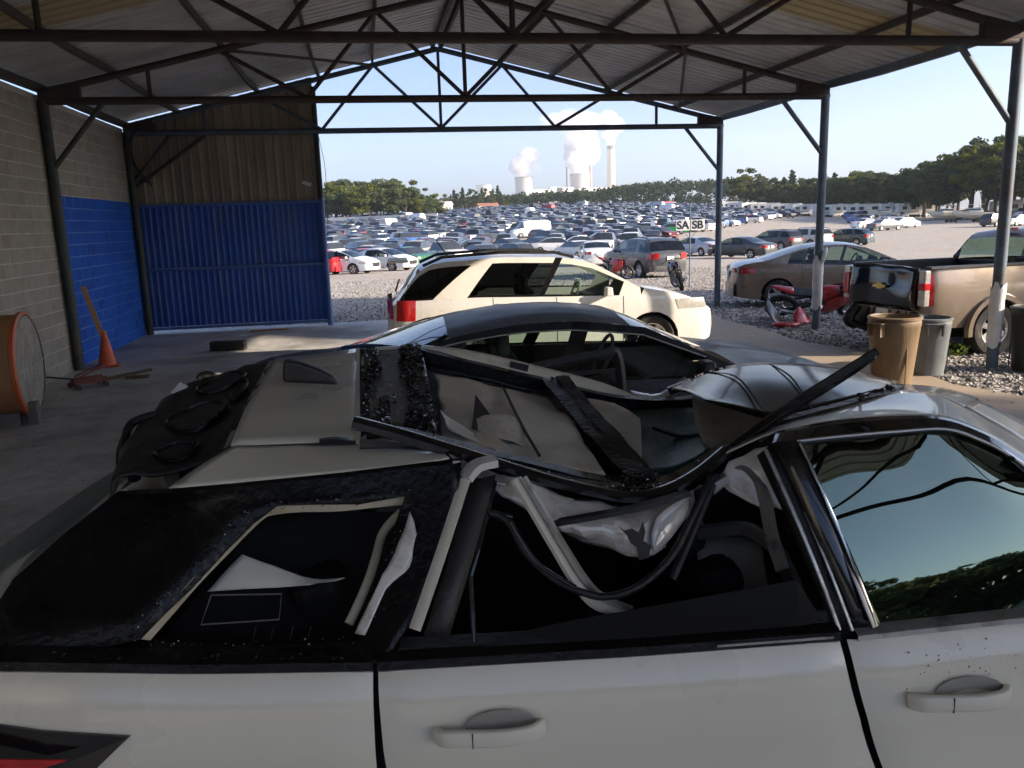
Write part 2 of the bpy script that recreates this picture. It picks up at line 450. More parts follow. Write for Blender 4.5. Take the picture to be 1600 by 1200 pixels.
o = stones('gravel_stones', 52000, reg_a, 0.014, 0.058, M['stone'], lambda x, y: ground_z(x, y) + 0.004)
tag(o, 'loose pale grey stones covering the yard beyond the slab', 'gravel', kind='stuff')
def reg_b(): return rng.uniform(-4.6, 7.2), rng.uniform(6.5, 18.8)
o = stones('floor_grit', 500, reg_b, 0.006, 0.022, M['stone'], lambda x, y: 0.0)
tag(o, 'small bits of grit scattered over the concrete floor', 'grit', kind='stuff')

# ================================================================ the shed
shed = thing('steel_shed', 'open steel shed with rusty pipe trusses and corrugated metal roof', 'shed', (XM, 8, 0))
def loc_shed(o):
    o.parent = shed; o.location = Vector(o.location) - Vector((XM, 8, 0)); return o
def pipe(name, a, b, r, m_, parent=True, n_=10):
    """a straight pipe object whose origin sits at a"""
    a = Vector(a); b = Vector(b)
    o = MB().tube([(0, 0, 0), b - a], r, n_).build(name, m_, smooth=40)
    o.location = a
    return loc_shed(o) if parent else o
def chord_z(x): return ZR - (ZR - ZT - 0.12) * abs(x - XM) / (XR - XM)
for ti, Y in enumerate(TY):
    pm = M['rust'] if ti else M['bluepipe']
    for s, X in ((-1, XL), (1, XR)):
        pmat = M['bluepipe'] if s > 0 else M['darkpipe']
        pipe('post', (X, Y, -0.06), (X, Y, ZT + 0.02), 0.075, pmat, n_=14)
        pipe('knee_brace', (X, Y, ZT - 1.03), (X - s * 0.86, Y, ZT - 0.03), 0.042, pmat)
        # heel plate
        h = MB()
        for yy in (-0.05, 0.05):
            pts = [(X + s * 0.05, Y + yy, ZT + 0.03), (X - s * 0.55, Y + yy, ZT + 0.03), (X - s * 0.55, Y + yy, chord_z(X - s * 0.55) + 0.04), (X + s * 0.05, Y + yy, ZT + 0.17)]
            h.add(pts, [(0, 1, 2, 3)])
        h.add([(X - s * 0.55, Y - 0.05, ZT + 0.03), (X - s * 0.55, Y + 0.05, ZT + 0.03), (X - s * 0.55, Y + 0.05, chord_z(X - s * 0.55) + 0.04), (X - s * 0.55, Y - 0.05, chord_z(X - s * 0.55) + 0.04)], [(0, 1, 2, 3)])
        loc_shed(solid(h.build('heel_plate', M['rust']), 0.01))
        pipe('top_chord', (X, Y, chord_z(X)), (XM, Y, ZR), 0.055, pm)
        q = 2.56
        pipe('web', (XM, Y, ZT + 0.03), (XM + s * 1.38, Y, chord_z(XM + 1.38) - 0.02), 0.034, pm)
        pipe('web', (XM + s * q, Y, ZT + 0.03), (XM + s * 1.42, Y, chord_z(XM + 1.42) - 0.02), 0.034, pm)
        pipe('web', (XM + s * q, Y, ZT + 0.03), (XM + s * 3.85, Y, chord_z(XM + 3.85) - 0.02), 0.034, pm)
        pipe('web', (XM + s * 4.95, Y, ZT + 0.03), (XM + s * 4.95, Y, chord_z(XM + 4.95) - 0.02), 0.034, pm)
    pipe('tie_beam', (XL - 0.05, Y, ZT), (XR + 0.06, Y, ZT), 0.06, pm, n_=12)
    pipe('king_post', (XM, Y, ZT + 0.02), (XM, Y, ZR - 0.02), 0.034, pm)
YB0, YB1 = -4.15, 18.95
# purlins, one per bay so that they sag a little
def purl(name, x, z, w, h_, m_):
    for i in range(len(TY) - 1):
        y1, y0 = TY[i], TY[i + 1]
        if i == 0: y1 = YB1
        if i == len(TY) - 2: y0 = YB0
        sag = random.uniform(0.0, 0.035); dx = random.uniform(-0.03, 0.03)
        pts = [(x, y0, z), (x + dx * 0.7, y0 + (y1 - y0) * 0.33, z - sag * 0.9), (x + dx, y0 + (y1 - y0) * 0.66, z - sag), (x, y1, z)]
        o = MB().tube([Vector(p) - Vector(pts[0]) for p in pts], 0.04, 4, flat=(w, h_)).build(name, m_)
        o.location = pts[0]; loc_shed(o)
for s in (-1, 1):
    for dx in (1.40, 2.56, 3.85, 5.52):
        purl('purlin', XM + s * dx, chord_z(XM + dx) + 0.11, 0.05, 0.10, M['rust'])
    purl('eave_purlin', XM + s * 6.54, ZT + 0.19, 0.07, 0.13, M['bluepipe'] if s > 0 else M['rust'])
for i in range(len(TY) - 1):
    y1, y0 = (YB1 if i == 0 else TY[i]), TY[i + 1]
    for sx in (-0.09, 0.09):
        o = MB().box((0, (y1 - y0) / 2, 0), (0.05, y1 - y0, 0.15)).build('ridge_beam', M['rust']); o.location = (XM + sx, y0, ZR + 0.10); loc_shed(o)
# diagonal wind braces under the roof
for (a, b) in (((XM - 3.85, TY[1], chord_z(XM + 3.85)), (XM - 1.4, TY[0], chord_z(XM + 1.4))),
               ((XM + 3.85, TY[1], chord_z(XM + 3.85)), (XM + 5.5, TY[0], chord_z(XM + 5.5))),
               ((XM + 1.4, TY[2], chord_z(XM + 1.4)), (XM + 3.85, TY[1], chord_z(XM + 3.85)))):
    pipe('wind_brace', a, b, 0.028, M['rust'])
# roof sheets: ribs run down the slope
SW = 0.915
def sheet_profile(width, pitch, hrib, top=0.035, foot=0.02):
    out = [0]; pr = [(0, 0)]
    k = int(round(width / pitch))
    for i in range(k):
        c = (i + 0.5) * width / k
        pr += [(c - top / 2 - foot, 0), (c - top / 2, hrib), (c + top / 2, hrib), (c + top / 2 + foot, 0)]
    pr.append((width, 0.0))
    return pr
slope = (ZR - (ZT + 0.12)) / (XR - XM)
prof = sheet_profile(SW + 0.02, 0.23, 0.024)
def roof_mesh(s):
    b = MB(); rows = []
    for t in (0.0, 0.33, 0.66, 1.0):
        d = 0.03 + t * (XR - XM + 0.22)
        rows.append([(s * d, w, -d * slope + h_) for (w, h_) in prof])
    b.grid(rows, flip=(s > 0))
    return b.mesh('roof_sheet', [M['tin']], None)
def fib():
    m, nt, N, L, out = _nodes('fibreglass_sheet')
    a = N.new('ShaderNodeBsdfTranslucent'); a.inputs[0].default_value = (0.30, 0.25, 0.14, 1)
    b = N.new('ShaderNodeBsdfPrincipled'); b.inputs['Base Color'].default_value = (0.42, 0.36, 0.24, 1); b.inputs['Roughness'].default_value = 0.7
    x = N.new('ShaderNodeMixShader'); x.inputs[0].default_value = 0.30
    L.new(b.outputs[0], x.inputs[1]); L.new(a.outputs[0], x.inputs[2]); L.new(x.outputs[0], out.inputs[0])
    return m
M['fibre'] = fib()
rm = {s: roof_mesh(s) for s in (-1, 1)}
fm = {}
for s in (-1, 1):
    fm[s] = rm[s].copy(); fm[s].materials.clear(); fm[s].materials.append(M['fibre'])
ns = int((YB1 - YB0) / SW) + 1
for s in (-1, 1):
    for i in range(ns):
        y = YB1 - (i + 1) * SW
        fibre = (s > 0 and i in (8, 16)) or (s < 0 and i in (8, 17))
        o = link('fibreglass_roof_sheet' if fibre else 'roof_sheet', fm[s] if fibre else rm[s])
        o.location = (XM, y, ZR + 0.195 + (0.004 if i % 2 else 0.0))
        o.rotation_euler = (random.uniform(-0.003, 0.003), 0, 0)
        solid(o, 0.002)
        loc_shed(o)
o = MB().grid([[(XM + x, y, ZR + 0.235 - abs(x) * slope) for x in (-0.25, 0, 0.25)] for y in (YB0, YB1)]).build('ridge_cap', M['tin']); solid(o, 0.002); loc_shed(o)
# torn plastic film taped round two posts
def film(X, Y, z0, z1, r=0.092):
    b = MB(); rows = []
    for j in range(14):
        z = z0 + (z1 - z0) * j / 13; row = []
        for k in range(17):
            a = 2 * math.pi * k / 16
            rr = r + 0.014 * mnoise.noise((math.cos(a) * 3, math.sin(a) * 3, z * 5 + X)) + (0.02 if j == 0 else 0)
            zz = z + (0.12 * mnoise.noise((a * 1.5, X, z)) if j in (0, 13) else 0)
            row.append((X + rr * math.cos(a), Y + rr * math.sin(a), zz))
        rows.append(row)
    b.grid(rows)
    o = b.build('plastic_wrap', M['filmwrap'], smooth=70)
    return loc_shed(o)
M['filmwrap'] = mat('white_film', (0.66, 0.64, 0.60), 0.4, 0, 0.1, 6, 0.3, 30)
film(XR, TY[2], 0.28, 1.12); film(XR, TY[1], 0.35, 1.32)
o = MB().tube(catmull([(XR + 0.02, TY[1] - 0.09, 1.22), (XR + 0.05, TY[1] - 0.12, 1.4), (XR + 0.11, TY[1] - 0.1, 1.5)], 4), [0.03, 0.04, 0.045, 0.05, 0.045, 0.04, 0.03, 0.02, 0.01], 6).build('plastic_wrap', M['filmwrap'], smooth=70); loc_shed(o)
# hanging wires by the end wall
o = MB().tube(catmull([(-0.87, 18.42, 4.1), (-0.84, 18.42, 3.9), (-0.78, 18.42, 3.4), (-0.80, 18.42, 2.6), (-0.82, 18.42, 2.0)], 5), 0.006, 5).build('hanging_wire', M['blackplastic']); loc_shed(o)
for k in range(3):
    pts = catmull([(-4.55 + 0.05 * k, 18.3, 4.25), (-4.6 - 0.06 * k, 18.2, 3.8), (-4.5 + 0.1 * k, 18.15, 3.35 - 0.1 * k), (-4.35, 18.3, 3.15)], 5)
    loc_shed(MB().tube(pts, 0.012, 5).build('hanging_wire', M['blackplastic']))

# ---------------------------------------------------------------- block wall on the left
bw = thing('block_wall', 'grey concrete block wall with a blue painted lower section', 'wall', (-4.93, 14, 0))
def bw_child(o): o.parent = bw; o.location = Vector(o.location) - Vector((-4.93, 14, 0)); return o
WX = -4.83
core = MB()
core.box((WX - 0.1, (18.55 + 10.4) / 2, 2.14), (0.199, 8.15, 4.28))
bw_child(core.build('mortar_core', M['mortar']))
bw_child(MB().box((WX - 0.0965, (18.5 + 14.1) / 2, 1.34), (0.1945, 4.4, 2.70)).build('mortar_core', M['mortar_blue']))
bw_child(MB().box((WX - 0.1, 3.1, 2.14), (0.19, 14.59, 4.28)).build('plain_wall_section', M['block']))
def block_mesh(m_, ln=0.39):
    b = MB().box((0, 0, 0), (0.2, ln, 0.19))
    o = b.mesh('block', [m_]); bm = bmesh.new(); bm.from_mesh(o)
    bmesh.ops.bevel(bm, geom=[e for e in bm.edges], offset=0.006, segments=1, affect='EDGES'); bm.to_mesh(o); bm.free()
    return o
bmesh_g, bmesh_b, bmesh_gh, bmesh_bh = block_mesh(M['block']), block_mesh(M['block_blue']), block_mesh(M['block'], 0.19), block_mesh(M['block_blue'], 0.19)
spots = []
for r_ in range(21):
    y = 10.45 + (0.2 if r_ % 2 else 0.0)
    while y < 18.4:
        z = 0.1 + r_ * 0.2
        full = y + 0.4 <= 18.56
        blue = y > 13.95 and z < 2.72
        spots.append((math.hypot(y, z - 2.15), y + (0.2 if full else 0.1), z, blue, full)); y += 0.4 if full else 0.2
spots.sort()
rest = {True: MB(), False: MB()}
for i, (d, y, z, blue, full) in enumerate(spots):
    x = WX - 0.097 + random.uniform(-0.0015, 0.0015)
    if i < 300:
        o = link('block', (bmesh_b if blue else bmesh_g) if full else (bmesh_bh if blue else bmesh_gh)); o.location = (x, y, z); bw_child(o)
    else: rest[blue].box((x, y, z), (0.2, 0.388 if full else 0.188, 0.188))
for blue in (True, False):
    bw_child(tag(rest[blue].build('far_blocks', M['block_blue'] if blue else M['block']), kind='stuff'))

# ---------------------------------------------------------------- corrugated end wall
ew = thing('corrugated_end_wall', 'corrugated metal end wall, beige above and bright blue below with pipe rails', 'wall', (-2.8, 18.6, 0))
def ew_child(o): o.parent = ew; o.location = Vector(o.location) - Vector((-2.8, 18.6, 0)); return o
EX0, EX1, EY = -4.84, -0.95, 18.62
nsh = 5; wsh = (EX1 - EX0) / nsh
for i in range(nsh):
    x0 = EX0 + i * wsh
    pr = sheet_profile(wsh + 0.01, 0.185, 0.022)
    up = MB().grid([[(w, -h_, z if z < 3 else chord_z(x0 + w) + 0.1) for (w, h_) in pr] for z in (2.74, 5)])
    o = up.build('beige_sheet', M['tin_beige']); o.location = (x0, EY + (0.003 if i % 2 else 0), 0); solid(o, 0.002); ew_child(o)
    pr = sheet_profile(wsh + 0.01, 0.125, 0.02)
    lo = MB().grid([[(w, -h_ + 0.012 * mnoise.noise((x0 + w, z * 1.5, 4)), z) for (w, h_) in pr] for z in (0.13, 0.5, 0.9, 1.3, 1.8, 2.3, 2.7)])
    o = lo.build('blue_sheet', M['tin_blue']); o.location = (x0, EY + (0.003 if i % 2 else 0), 0); solid(o, 0.002); ew_child(o)
def epipe(name, a, b, r, m_):
    o = MB().tube([(0, 0, 0), Vector(b) - Vector(a)], r, 10).build(name, m_, smooth=40); o.location = a; return ew_child(o)
for z in (0.10, 1.37, 2.72):
    epipe('rail', (EX0 + 0.1, EY - 0.075, z), (EX1, EY - 0.075, z), 0.032, M['pipe_blue'])
epipe('side_post', (EX0 + 0.08, EY - 0.09, 0), (EX0 + 0.08, EY - 0.09, 2.75), 0.045, M['pipe_blue'])
epipe('side_post', (EX1 + 0.03, EY - 0.06, -0.02), (EX1 + 0.03, EY - 0.06, 2.78), 0.06, M['pipe_blue'])
epipe('side_post', (EX1 + 0.03, EY - 0.06, 2.78), (EX1 + 0.03, EY - 0.06, 5.1), 0.055, M['darkpipe'])
epipe('brace', (EX0 + 0.15, EY - 0.12, 3.1), (-3.2, EY - 0.12, 4.12), 0.04, M['rust'])
o = MB().box((0, 0, 0), (0.20, 0.01, 0.07), rot=Matrix.Rotation(R(20), 3, 'Y')).build('torn_paper', M['white']); o.location = (-1.2, EY - 0.06, 3.1); ew_child(o)

# ================================================================ vehicles
def smooth_interp(pts, k=0.10):
    xs = [p[0] for p in pts]; zs = [p[1] for p in pts]
    def f(x):
        return sum(w * float(np.interp(x + d * k, xs, zs)) for d, w in ((-1, .15), (-.5, .2), (0, .3), (.5, .2), (1, .15)))
    return f
WHEELS = {}
def wheel_meshes(r, w, style, spokes):
    key = (round(r, 3), round(w, 3), style, spokes)
    if key in WHEELS: return WHEELS[key]
    h = w / 2
    ri = r * (0.66 if style != 'truck' else 0.58)
    ty = MB().lathe([(ri, -h * 0.8), (r * 0.8, -h * 1.02), (r * 0.93, -h), (r, -h * 0.72), (r, h * 0.72), (r * 0.93, h), (r * 0.8, h * 1.02), (ri, h * 0.8)], n=26, axis='Y').mesh('tyre', M['rubber'], 40)
    rm_ = MB().lathe([(ri * 1.02, -h * 0.85), (ri * 0.96, -h * 0.8), (ri * 0.9, -h * 0.5), (ri * 0.88, h * 0.5)], n=26, axis='Y')
    rm_.lathe([(0.001, -h * 0.55), (ri * 0.2, -h * 0.6), (ri * 0.24, -h * 0.35)], n=12, axis='Y')
    for k in range(spokes):
        a = 2 * math.pi * k / spokes
        c, s = math.cos(a), math.sin(a)
        wd0, wd1 = ri * 0.13, ri * 0.2
        p = []
        for (rr, ww, yy) in ((ri * 0.15, wd0, -h * 0.55), (ri * 0.95, wd1, -h * 0.68)):
            for sg in (-1, 1): p.append((rr * c - sg * ww * s, yy, rr * s + sg * ww * c))
        q = [(x, y + h * 0.25, z) for (x, y, z) in p]
        rm_.add(p + q, [(0, 1, 3, 2), (0, 2, 6, 4), (1, 5, 7, 3)])
    rim = rm_.mesh('rim', M['rim'], 30)
    dk = MB().lathe([(0.001, h * 0.1), (ri * 0.9, h * 0.1)], n=20, axis='Y').mesh('brake_disc', M['interior'])
    WHEELS[key] = (ty, rim, dk)
    return WHEELS[key]

def car_geo(S):
    """surface functions of one car: x forward from the tail, z up, y half width"""
    L_, W_ = S['L'], S['W']
    top = smooth_interp(S['top'], S.get('sm', 0.10)); belt = smooth_interp(S['belt'], 0.1)
    tum = S.get('tumble', 0.42); zmid = S.get('zmid', 0.62)
    ex = S.get('endround', 0.13)
    def plan(x):
        t = abs(x - L_ / 2) / (L_ / 2)
        return W_ / 2 * (1 - ex * t ** 5 - 0.10 * max(0, (t - 0.94) / 0.06) ** 2)
    def crown(x):
        return 0.055 if S['xrr'] - 0.1 < x < S['xrf'] + 0.1 else 0.035
    def tedge(x): return top(x) - crown(x)
    def half(x, z):
        zb = belt(x); p = plan(x)
        base = p * (1 - 0.05 * abs((min(z, zb) - zmid) / 0.45) ** 2.2)
        if z > zb: base -= (z - zb) * tum + 0.10 * (z - zb) ** 2
        return max(0.05, base)
    return top, belt, plan, crown, tedge, half

def car_body(S, nx=54, nz=9):
    top, belt, plan, crown, tedge, half = car_geo(S)
    L_ = S['L']; zb0 = S.get('sill', 0.24)
    wr = S['wr']; ra = wr * 1.17
    def zbot(x):
        z = zb0 + 0.05 * max(0, (abs(x - L_ / 2) / (L_ / 2) - 0.85) / 0.15)
        for xw in S['wx']:
            d = abs(x - xw)
            if d < ra: z = max(z, wr + math.sqrt(ra * ra - d * d) * 0.98)
        return z
    xs = set(np.linspace(0, L_, nx))
    for xw in S['wx']: xs |= set(xw + ra * np.sin(np.linspace(-math.pi / 2, math.pi / 2, 13)))
    xs |= {S['xrb'], S['xfb']}
    xs = sorted(xs)
    body = MB(); parts = {}
    def side_top(x): return belt(x) if S['xrb'] <= x <= S['xfb'] else min(tedge(x), belt(x) if S.get('bed') and x < S['xrb'] else 9)
    for sg in (-1, 1):
        rows = []
        for x in xs:
            z0, z1 = zbot(x), side_top(x)
            z1 = max(z1, z0 + 0.02)
            rows.append([(x, sg * half(x, z0 + (z1 - z0) * (j / (nz - 1))), z0 + (z1 - z0) * (j / (nz - 1))) for j in range(nz)])
        body.grid(rows, flip=(sg > 0))
    def top_grid(x0, x1, n_, nc=9):
        rows = []
        for x in np.linspace(x0, x1, n_):
            ye = half(x, tedge(x))
            rows.append([(x, ye * t, tedge(x) + crown(x) * (1 - t * t)) for t in np.linspace(-1, 1, nc)])
        return rows
    if not S.get('bed'): body.grid(top_grid(0, S['xrb'], 8))
    body.grid(top_grid(S['xrr'], S['xrf'], 12)); body.grid(top_grid(S['xfb'], L_, 12))
    for x_, sg, bu in ((0, -1, S.get('bul_r', 0.10)), (L_, 1, S.get('bul_f', 0.14))):
        rows = []
        zt = side_top(x_) if (S.get('bed') and x_ == 0) else tedge(x_)
        for j in range(nz):
            z = zbot(x_) + (zt - zbot(x_)) * j / (nz - 1)
            h_ = half(x_, z); v = j / (nz - 1)
            rows.append([(x_ + sg * bu * (1 - t ** 4) * (0.35 + 0.65 * math.sin(math.pi * min(1, 0.25 + v * 0.6))) * (1 if v < 1 else 0.0), h_ * t, z + (crown(x_) * (1 - t * t) if v == 1 else 0)) for t in np.linspace(-1, 1, 11)])
        body.grid(rows, flip=(sg < 0))
    gl = {}
    # the side of the glasshouse
    sa, sb = S['sa'], S['sb']
    def gp(s, v):
        bx = S['xrb'] + (S['xfb'] - S['xrb']) * s
        tx = float(np.interp(s, [0, sa, sb, 1], [S['xrb'], S['xrr'], S['xrf'], S['xfb']]))
        x = bx + (tx - bx) * v
        z = belt(bx) + (tedge(tx) - belt(bx)) * v
        return x, z
    def side_panel(s0, s1, v0, v1, sg, off=0.0, n_=8, m_=5):
        rows = []
        for i in range(n_):
            row = []
            for j in range(m_):
                vv = v0 + (v1 - v0) * j / (m_ - 1)
                e0 = s0 if not isinstance(s0, tuple) else s0[0] + (s0[1] - s0[0]) * vv
                e1 = s1 if not isinstance(s1, tuple) else s1[0] + (s1[1] - s1[0]) * vv
                x, z = gp(e0 + (e1 - e0) * i / (n_ - 1), vv)
                row.append((x, sg * (half(x, z) + off), z))
            rows.append(row)
        return rows
    blacks = []
    for sg in (-1, 1):
        black = MB(); blacks.append(black)
        for (s0, s1, kind) in S['panels']:
            if kind == 'paint': body.grid(side_panel(s0, s1, 0, 1, sg, 0, 10), flip=(sg > 0))
            elif kind == 'black': black.grid(side_panel(s0, s1, 0, 1, sg), flip=(sg > 0))
            else:
                vb, vt = S.get('vb', 0.06), S.get('vt', 0.88)
                black.grid(side_panel(s0, s1, 0, vb, sg, 0.002, 8, 2), flip=(sg > 0))
                (body if S.get('painted_rail', True) else black).grid(side_panel(s0, s1, vt, 1, sg, 0, 8, 3), flip=(sg > 0))
                gl.setdefault(kind, []).append(MB().grid(side_panel(s0, s1, vb, vt, sg, -0.004), flip=(sg > 0)))
    parts['body'] = body; parts['trim'] = blacks; parts['windows'] = gl
    parts['windshield'] = MB().grid(top_grid(S['xrf'], S['xfb'], 8))
    parts['rear_window'] = MB().grid(top_grid(S['xrb'], S['xrr'], 8))
    # floor, firewall and wheel wells
    fl = MB()
    fl.grid([[(x, y, 0.30) for y in (-S['W'] * 0.42, S['W'] * 0.42)] for x in (0.12, L_ - 0.12)])
    for xw in S['wx']:
        for sg in (-1, 1):
            rows = []
            for a in np.linspace(0, math.pi, 11):
                rows.append([(xw + ra * 1.0 * math.cos(a), sg * yy, wr + ra * 0.99 * math.sin(a)) for yy in (S['W'] / 2 * 0.93, S['W'] / 2 - 0.42)])
            fl.grid(rows)
            fl.add([(xw + ra * math.cos(a), sg * (S['W'] / 2 - 0.42), wr + ra * math.sin(a)) for a in np.linspace(0, math.pi, 11)], [tuple(range(11))])
    parts['floor'] = fl
    def patch(x0, x1, z0, z1, sg, off=0.006, n_=5, shear=0.0):
        rows = []
        for i in range(n_):
            row = []
            for j in range(4):
                x = x0 + (x1 - x0) * i / (n_ - 1); z = z0 + (z1 - z0) * j / 3
                row.append((x + shear * (j / 3), sg * (half(x + shear * j / 3, z) + off), z))
            rows.append(row)
        return rows
    parts['patch'] = patch
    parts['half'] = half; parts['belt'] = belt; parts['tedge'] = tedge; parts['top_grid'] = top_grid; parts['gp'] = gp
    return parts

CARS = {}
def make_car(key, S):
    """mesh data of every part of one kind of car"""
    if key in CARS: return CARS[key]
    P = car_body(S); half = P['half']; L_ = S['L']; out = []
    out.append(('body', P['body'].mesh('body', [M['farpaint']], 32), 'paint'))
    for b in P['trim']:
        if b.v: out.append(('trim', b.mesh('trim', [M['blackgloss']], 40), None))
    for kind, lst in P['windows'].items():
        for b in lst: out.append(('window', b.mesh('window', [M[kind]], 50), None))
    out.append(('windshield', P['windshield'].mesh('windshield', [M[S.get('wsg', 'glass_mid')]], 50), None))
    out.append(('rear_window', P['rear_window'].mesh('rear_window', [M[S.get('rwg', 'glass_dark')]], 50), None))
    out.append(('underbody', P['floor'].mesh('underbody', [M['interior']]), None))
    for sg in (-1, 1):
        hl = S['headlight']; tl = S['taillight']
        out.append(('headlight', MB().grid(P['patch'](hl[0], hl[1], hl[2], hl[3], sg, 0.006, 5, hl[4]), flip=sg > 0).mesh('headlight', [M['lamp_clear']], 50), None))
        b = MB().grid(P['patch'](tl[0], tl[1], tl[2], tl[3], sg, 0.006, 5, tl[4]), flip=sg > 0)
        hb = half(0, (tl[2] + tl[3]) / 2)
        bu = S.get('bul_r', 0.10)
        b.grid([[(-bu * (1 - t ** 4) * 0.95 - 0.012, sg * hb * t, z) for z in (tl[2] + 0.02, tl[3])] for t in (1.0, 0.92, 0.84, S.get('tlin', 0.68))])
        out.append(('taillight', b.mesh('taillight', [M['lamp_red']], 50), None))
        for xh in S['handles']:
            zh = P['belt'](xh) - 0.10
            out.append(('door_handle', MB().tube([(xh - 0.09, sg * (half(xh, zh) + 0.005), zh), (xh - 0.05, sg * (half(xh, zh) + 0.03), zh + 0.004), (xh + 0.05, sg * (half(xh, zh) + 0.03), zh + 0.004), (xh + 0.09, sg * (half(xh, zh) + 0.005), zh)], 0.014, 6).mesh('door_handle', [M['chrome'] if S.get('chromeh') else M['farpaint']], 50), 'paint'))
        for xs_ in S['seams']:
            z0, z1 = S.get('sill', .24) + 0.08, P['belt'](xs_) - 0.01
            for xw in S['wx']:
                if abs(xs_ - xw) < S['wr'] * 1.17: z0 = max(z0, S['wr'] + math.sqrt((S['wr'] * 1.17) ** 2 - (xs_ - xw) ** 2) + 0.01)
            b = MB().grid([[(xs_ + dx, sg * (half(xs_, z) + 0.0025), z) for dx in (-0.005, 0.005)] for z in np.linspace(z0, z1, 7)], flip=sg < 0)
            out.append(('door_seam', b.mesh('door_seam', [M['interior']]), None))
        xm, zm = S['mirror']
        hm = half(xm, zm)
        b = MB().box((xm, sg * (hm + 0.10), zm + 0.05), (0.11, 0.19, 0.13), taper=0.8).box((xm, sg * (hm + 0.01), zm + 0.0), (0.06, 0.07, 0.04))
        me = b.mesh('wing_mirror', [M['farpaint']])
        out.append(('wing_mirror', me, 'paint+'))
    # front grille, number plates and bumper strips
    zf = S.get('grille', (0.42, 0.66)); hb = half(L_, zf[0]) * 0.62; bu = S.get('bul_f', 0.14)
    out.append(('grille', MB().grid([[(L_ + bu * 0.97 + 0.012 - 0.03 * abs(t) ** 3, hb * t, z) for t in np.linspace(-1, 1, 7)] for z in zf], flip=True).mesh('grille', [M['blackplastic']]), None))
    zr = S.get('plate', 0.78)
    out.append(('number_plate', MB().box((-S.get('bul_r', 0.10) - 0.02, 0, zr), (0.012, 0.31, 0.15)).mesh('number_plate', [M['white']]), None))
    out.append(('rear_bumper', MB().grid([[(-S.get('bul_r', 0.10) * 0.95 - 0.03 + 0.05 * abs(t) ** 4, half(0, 0.45) * t * 1.0, z) for t in np.linspace(-1, 1, 9)] for z in (S.get('sill', .24) + 0.03, 0.40, 0.55)]).mesh('rear_bumper', [M['blackplastic'] if S.get('darkbumper') else M['farpaint']], 40), 'paint'))
    if S.get('rails'):
        for sg in (-1, 1):
            pts = []
            for x in np.linspace(S['xrr'] + 0.05, S['xrf'] - 0.15, 9):
                t = (x - S['xrr']) / (S['xrf'] - S['xrr']); lift = 0.07 if 0.06 < t < 0.9 else 0.03
                z = P['tedge'](x); pts.append((x, sg * (half(x, z) - 0.05), z + lift))
            out.append(('roof_rail', MB().tube(pts, 0.022, 6).mesh('roof_rail', [M['blackplastic']], 50), None))
    if S.get('seats'):
        xs0 = S['seats']
        for (x, y, bench) in ((xs0 + 0.85, -0.36, 0), (xs0 + 0.85, 0.36, 0), (xs0, 0, 1)):
            w = 1.2 if bench else 0.5
            b = MB().box((x, y, 0.52), (0.5, w, 0.16)).box((x - 0.28, y, 0.85), (0.14, w, 0.62), rot=Matrix.Rotation(R(-14), 3, 'Y'))
            for hy in ((-0.33, 0.33) if bench else (0,)): b.box((x - (0.30 if bench else 0.38), y + hy, 1.13 if bench else 1.25), (0.09, 0.26, 0.12 if bench else 0.18))
            me = b.mesh('seat', [M[S.get('seatm', 'seat_grey')]]); out.append(('seat', me, 'bevel'))
        b = MB().box((S['xfb'] - 0.35, 0, 0.86), (0.55, S['W'] * 0.78, 0.26)); out.append(('dashboard', b.mesh('dashboard', [M['interior']]), 'bevel'))
        b = MB(); cx, cy_, cz = S['xfb'] - 0.72, 0.37, 0.98
        ring = [(cx + 0.07 * math.sin(a), cy_ + 0.19 * math.cos(a), cz + 0.18 * math.sin(a)) for a in np.linspace(0, 2 * math.pi, 19)]
        b.tube(ring, 0.016, 6, cap=False); b.tube([(cx, cy_ - 0.18, cz), (cx, cy_ + 0.18, cz)], 0.02, 5); b.tube([(cx, cy_, cz), (cx + 0.3, cy_, cz - 0.12)], 0.025, 5)
        out.append(('steering_wheel', b.mesh('steering_wheel', [M['seat_grey']], 50), None))
    CARS[key] = (out, S)
    return CARS[key]

def place_car(name, key, S, color, loc, head, label, cat='car', group=None, tilt=None, pm=None):
    out, S = make_car(key, S)
    a = R(head)
    # the root sits under the middle of the car
    t = thing(name, label, cat, loc, a, group)
    if tilt: t.rotation_euler = (tilt[0], tilt[1], a)
    L_ = S['L']
    for (pn, me, how) in out:
        o = link(pn, me, t); o.location = (-L_ / 2, 0, 0)
        o.color = (*color, 1)
        if pm is not None and how and 'paint' in how and me.materials[0] == M['farpaint']:
            o.material_slots[0].link = 'OBJECT'; o.material_slots[0].material = pm
        if how in ('bevel', 'paint+'): bevel(o, 0.03, 3)
    ty, rim, dk = wheel_meshes(S['wr'], S.get('ww', 0.22), S.get('wstyle', 'car'), S.get('spokes', 5))
    for i, xw in enumerate(S['wx']):
        for sg in (-1, 1):
            w = empty('wheel', (xw - L_ / 2, sg * (S['W'] / 2 - S.get('ww', 0.22) / 2 - 0.025), S['wr'])); w.parent = t
            w.rotation_euler = (0, 0.7 * i + 0.4, 0 if sg < 0 else math.pi)
            link('tyre', ty, w); link('rim', rim, w); link('brake_disc', dk, w)
    return t

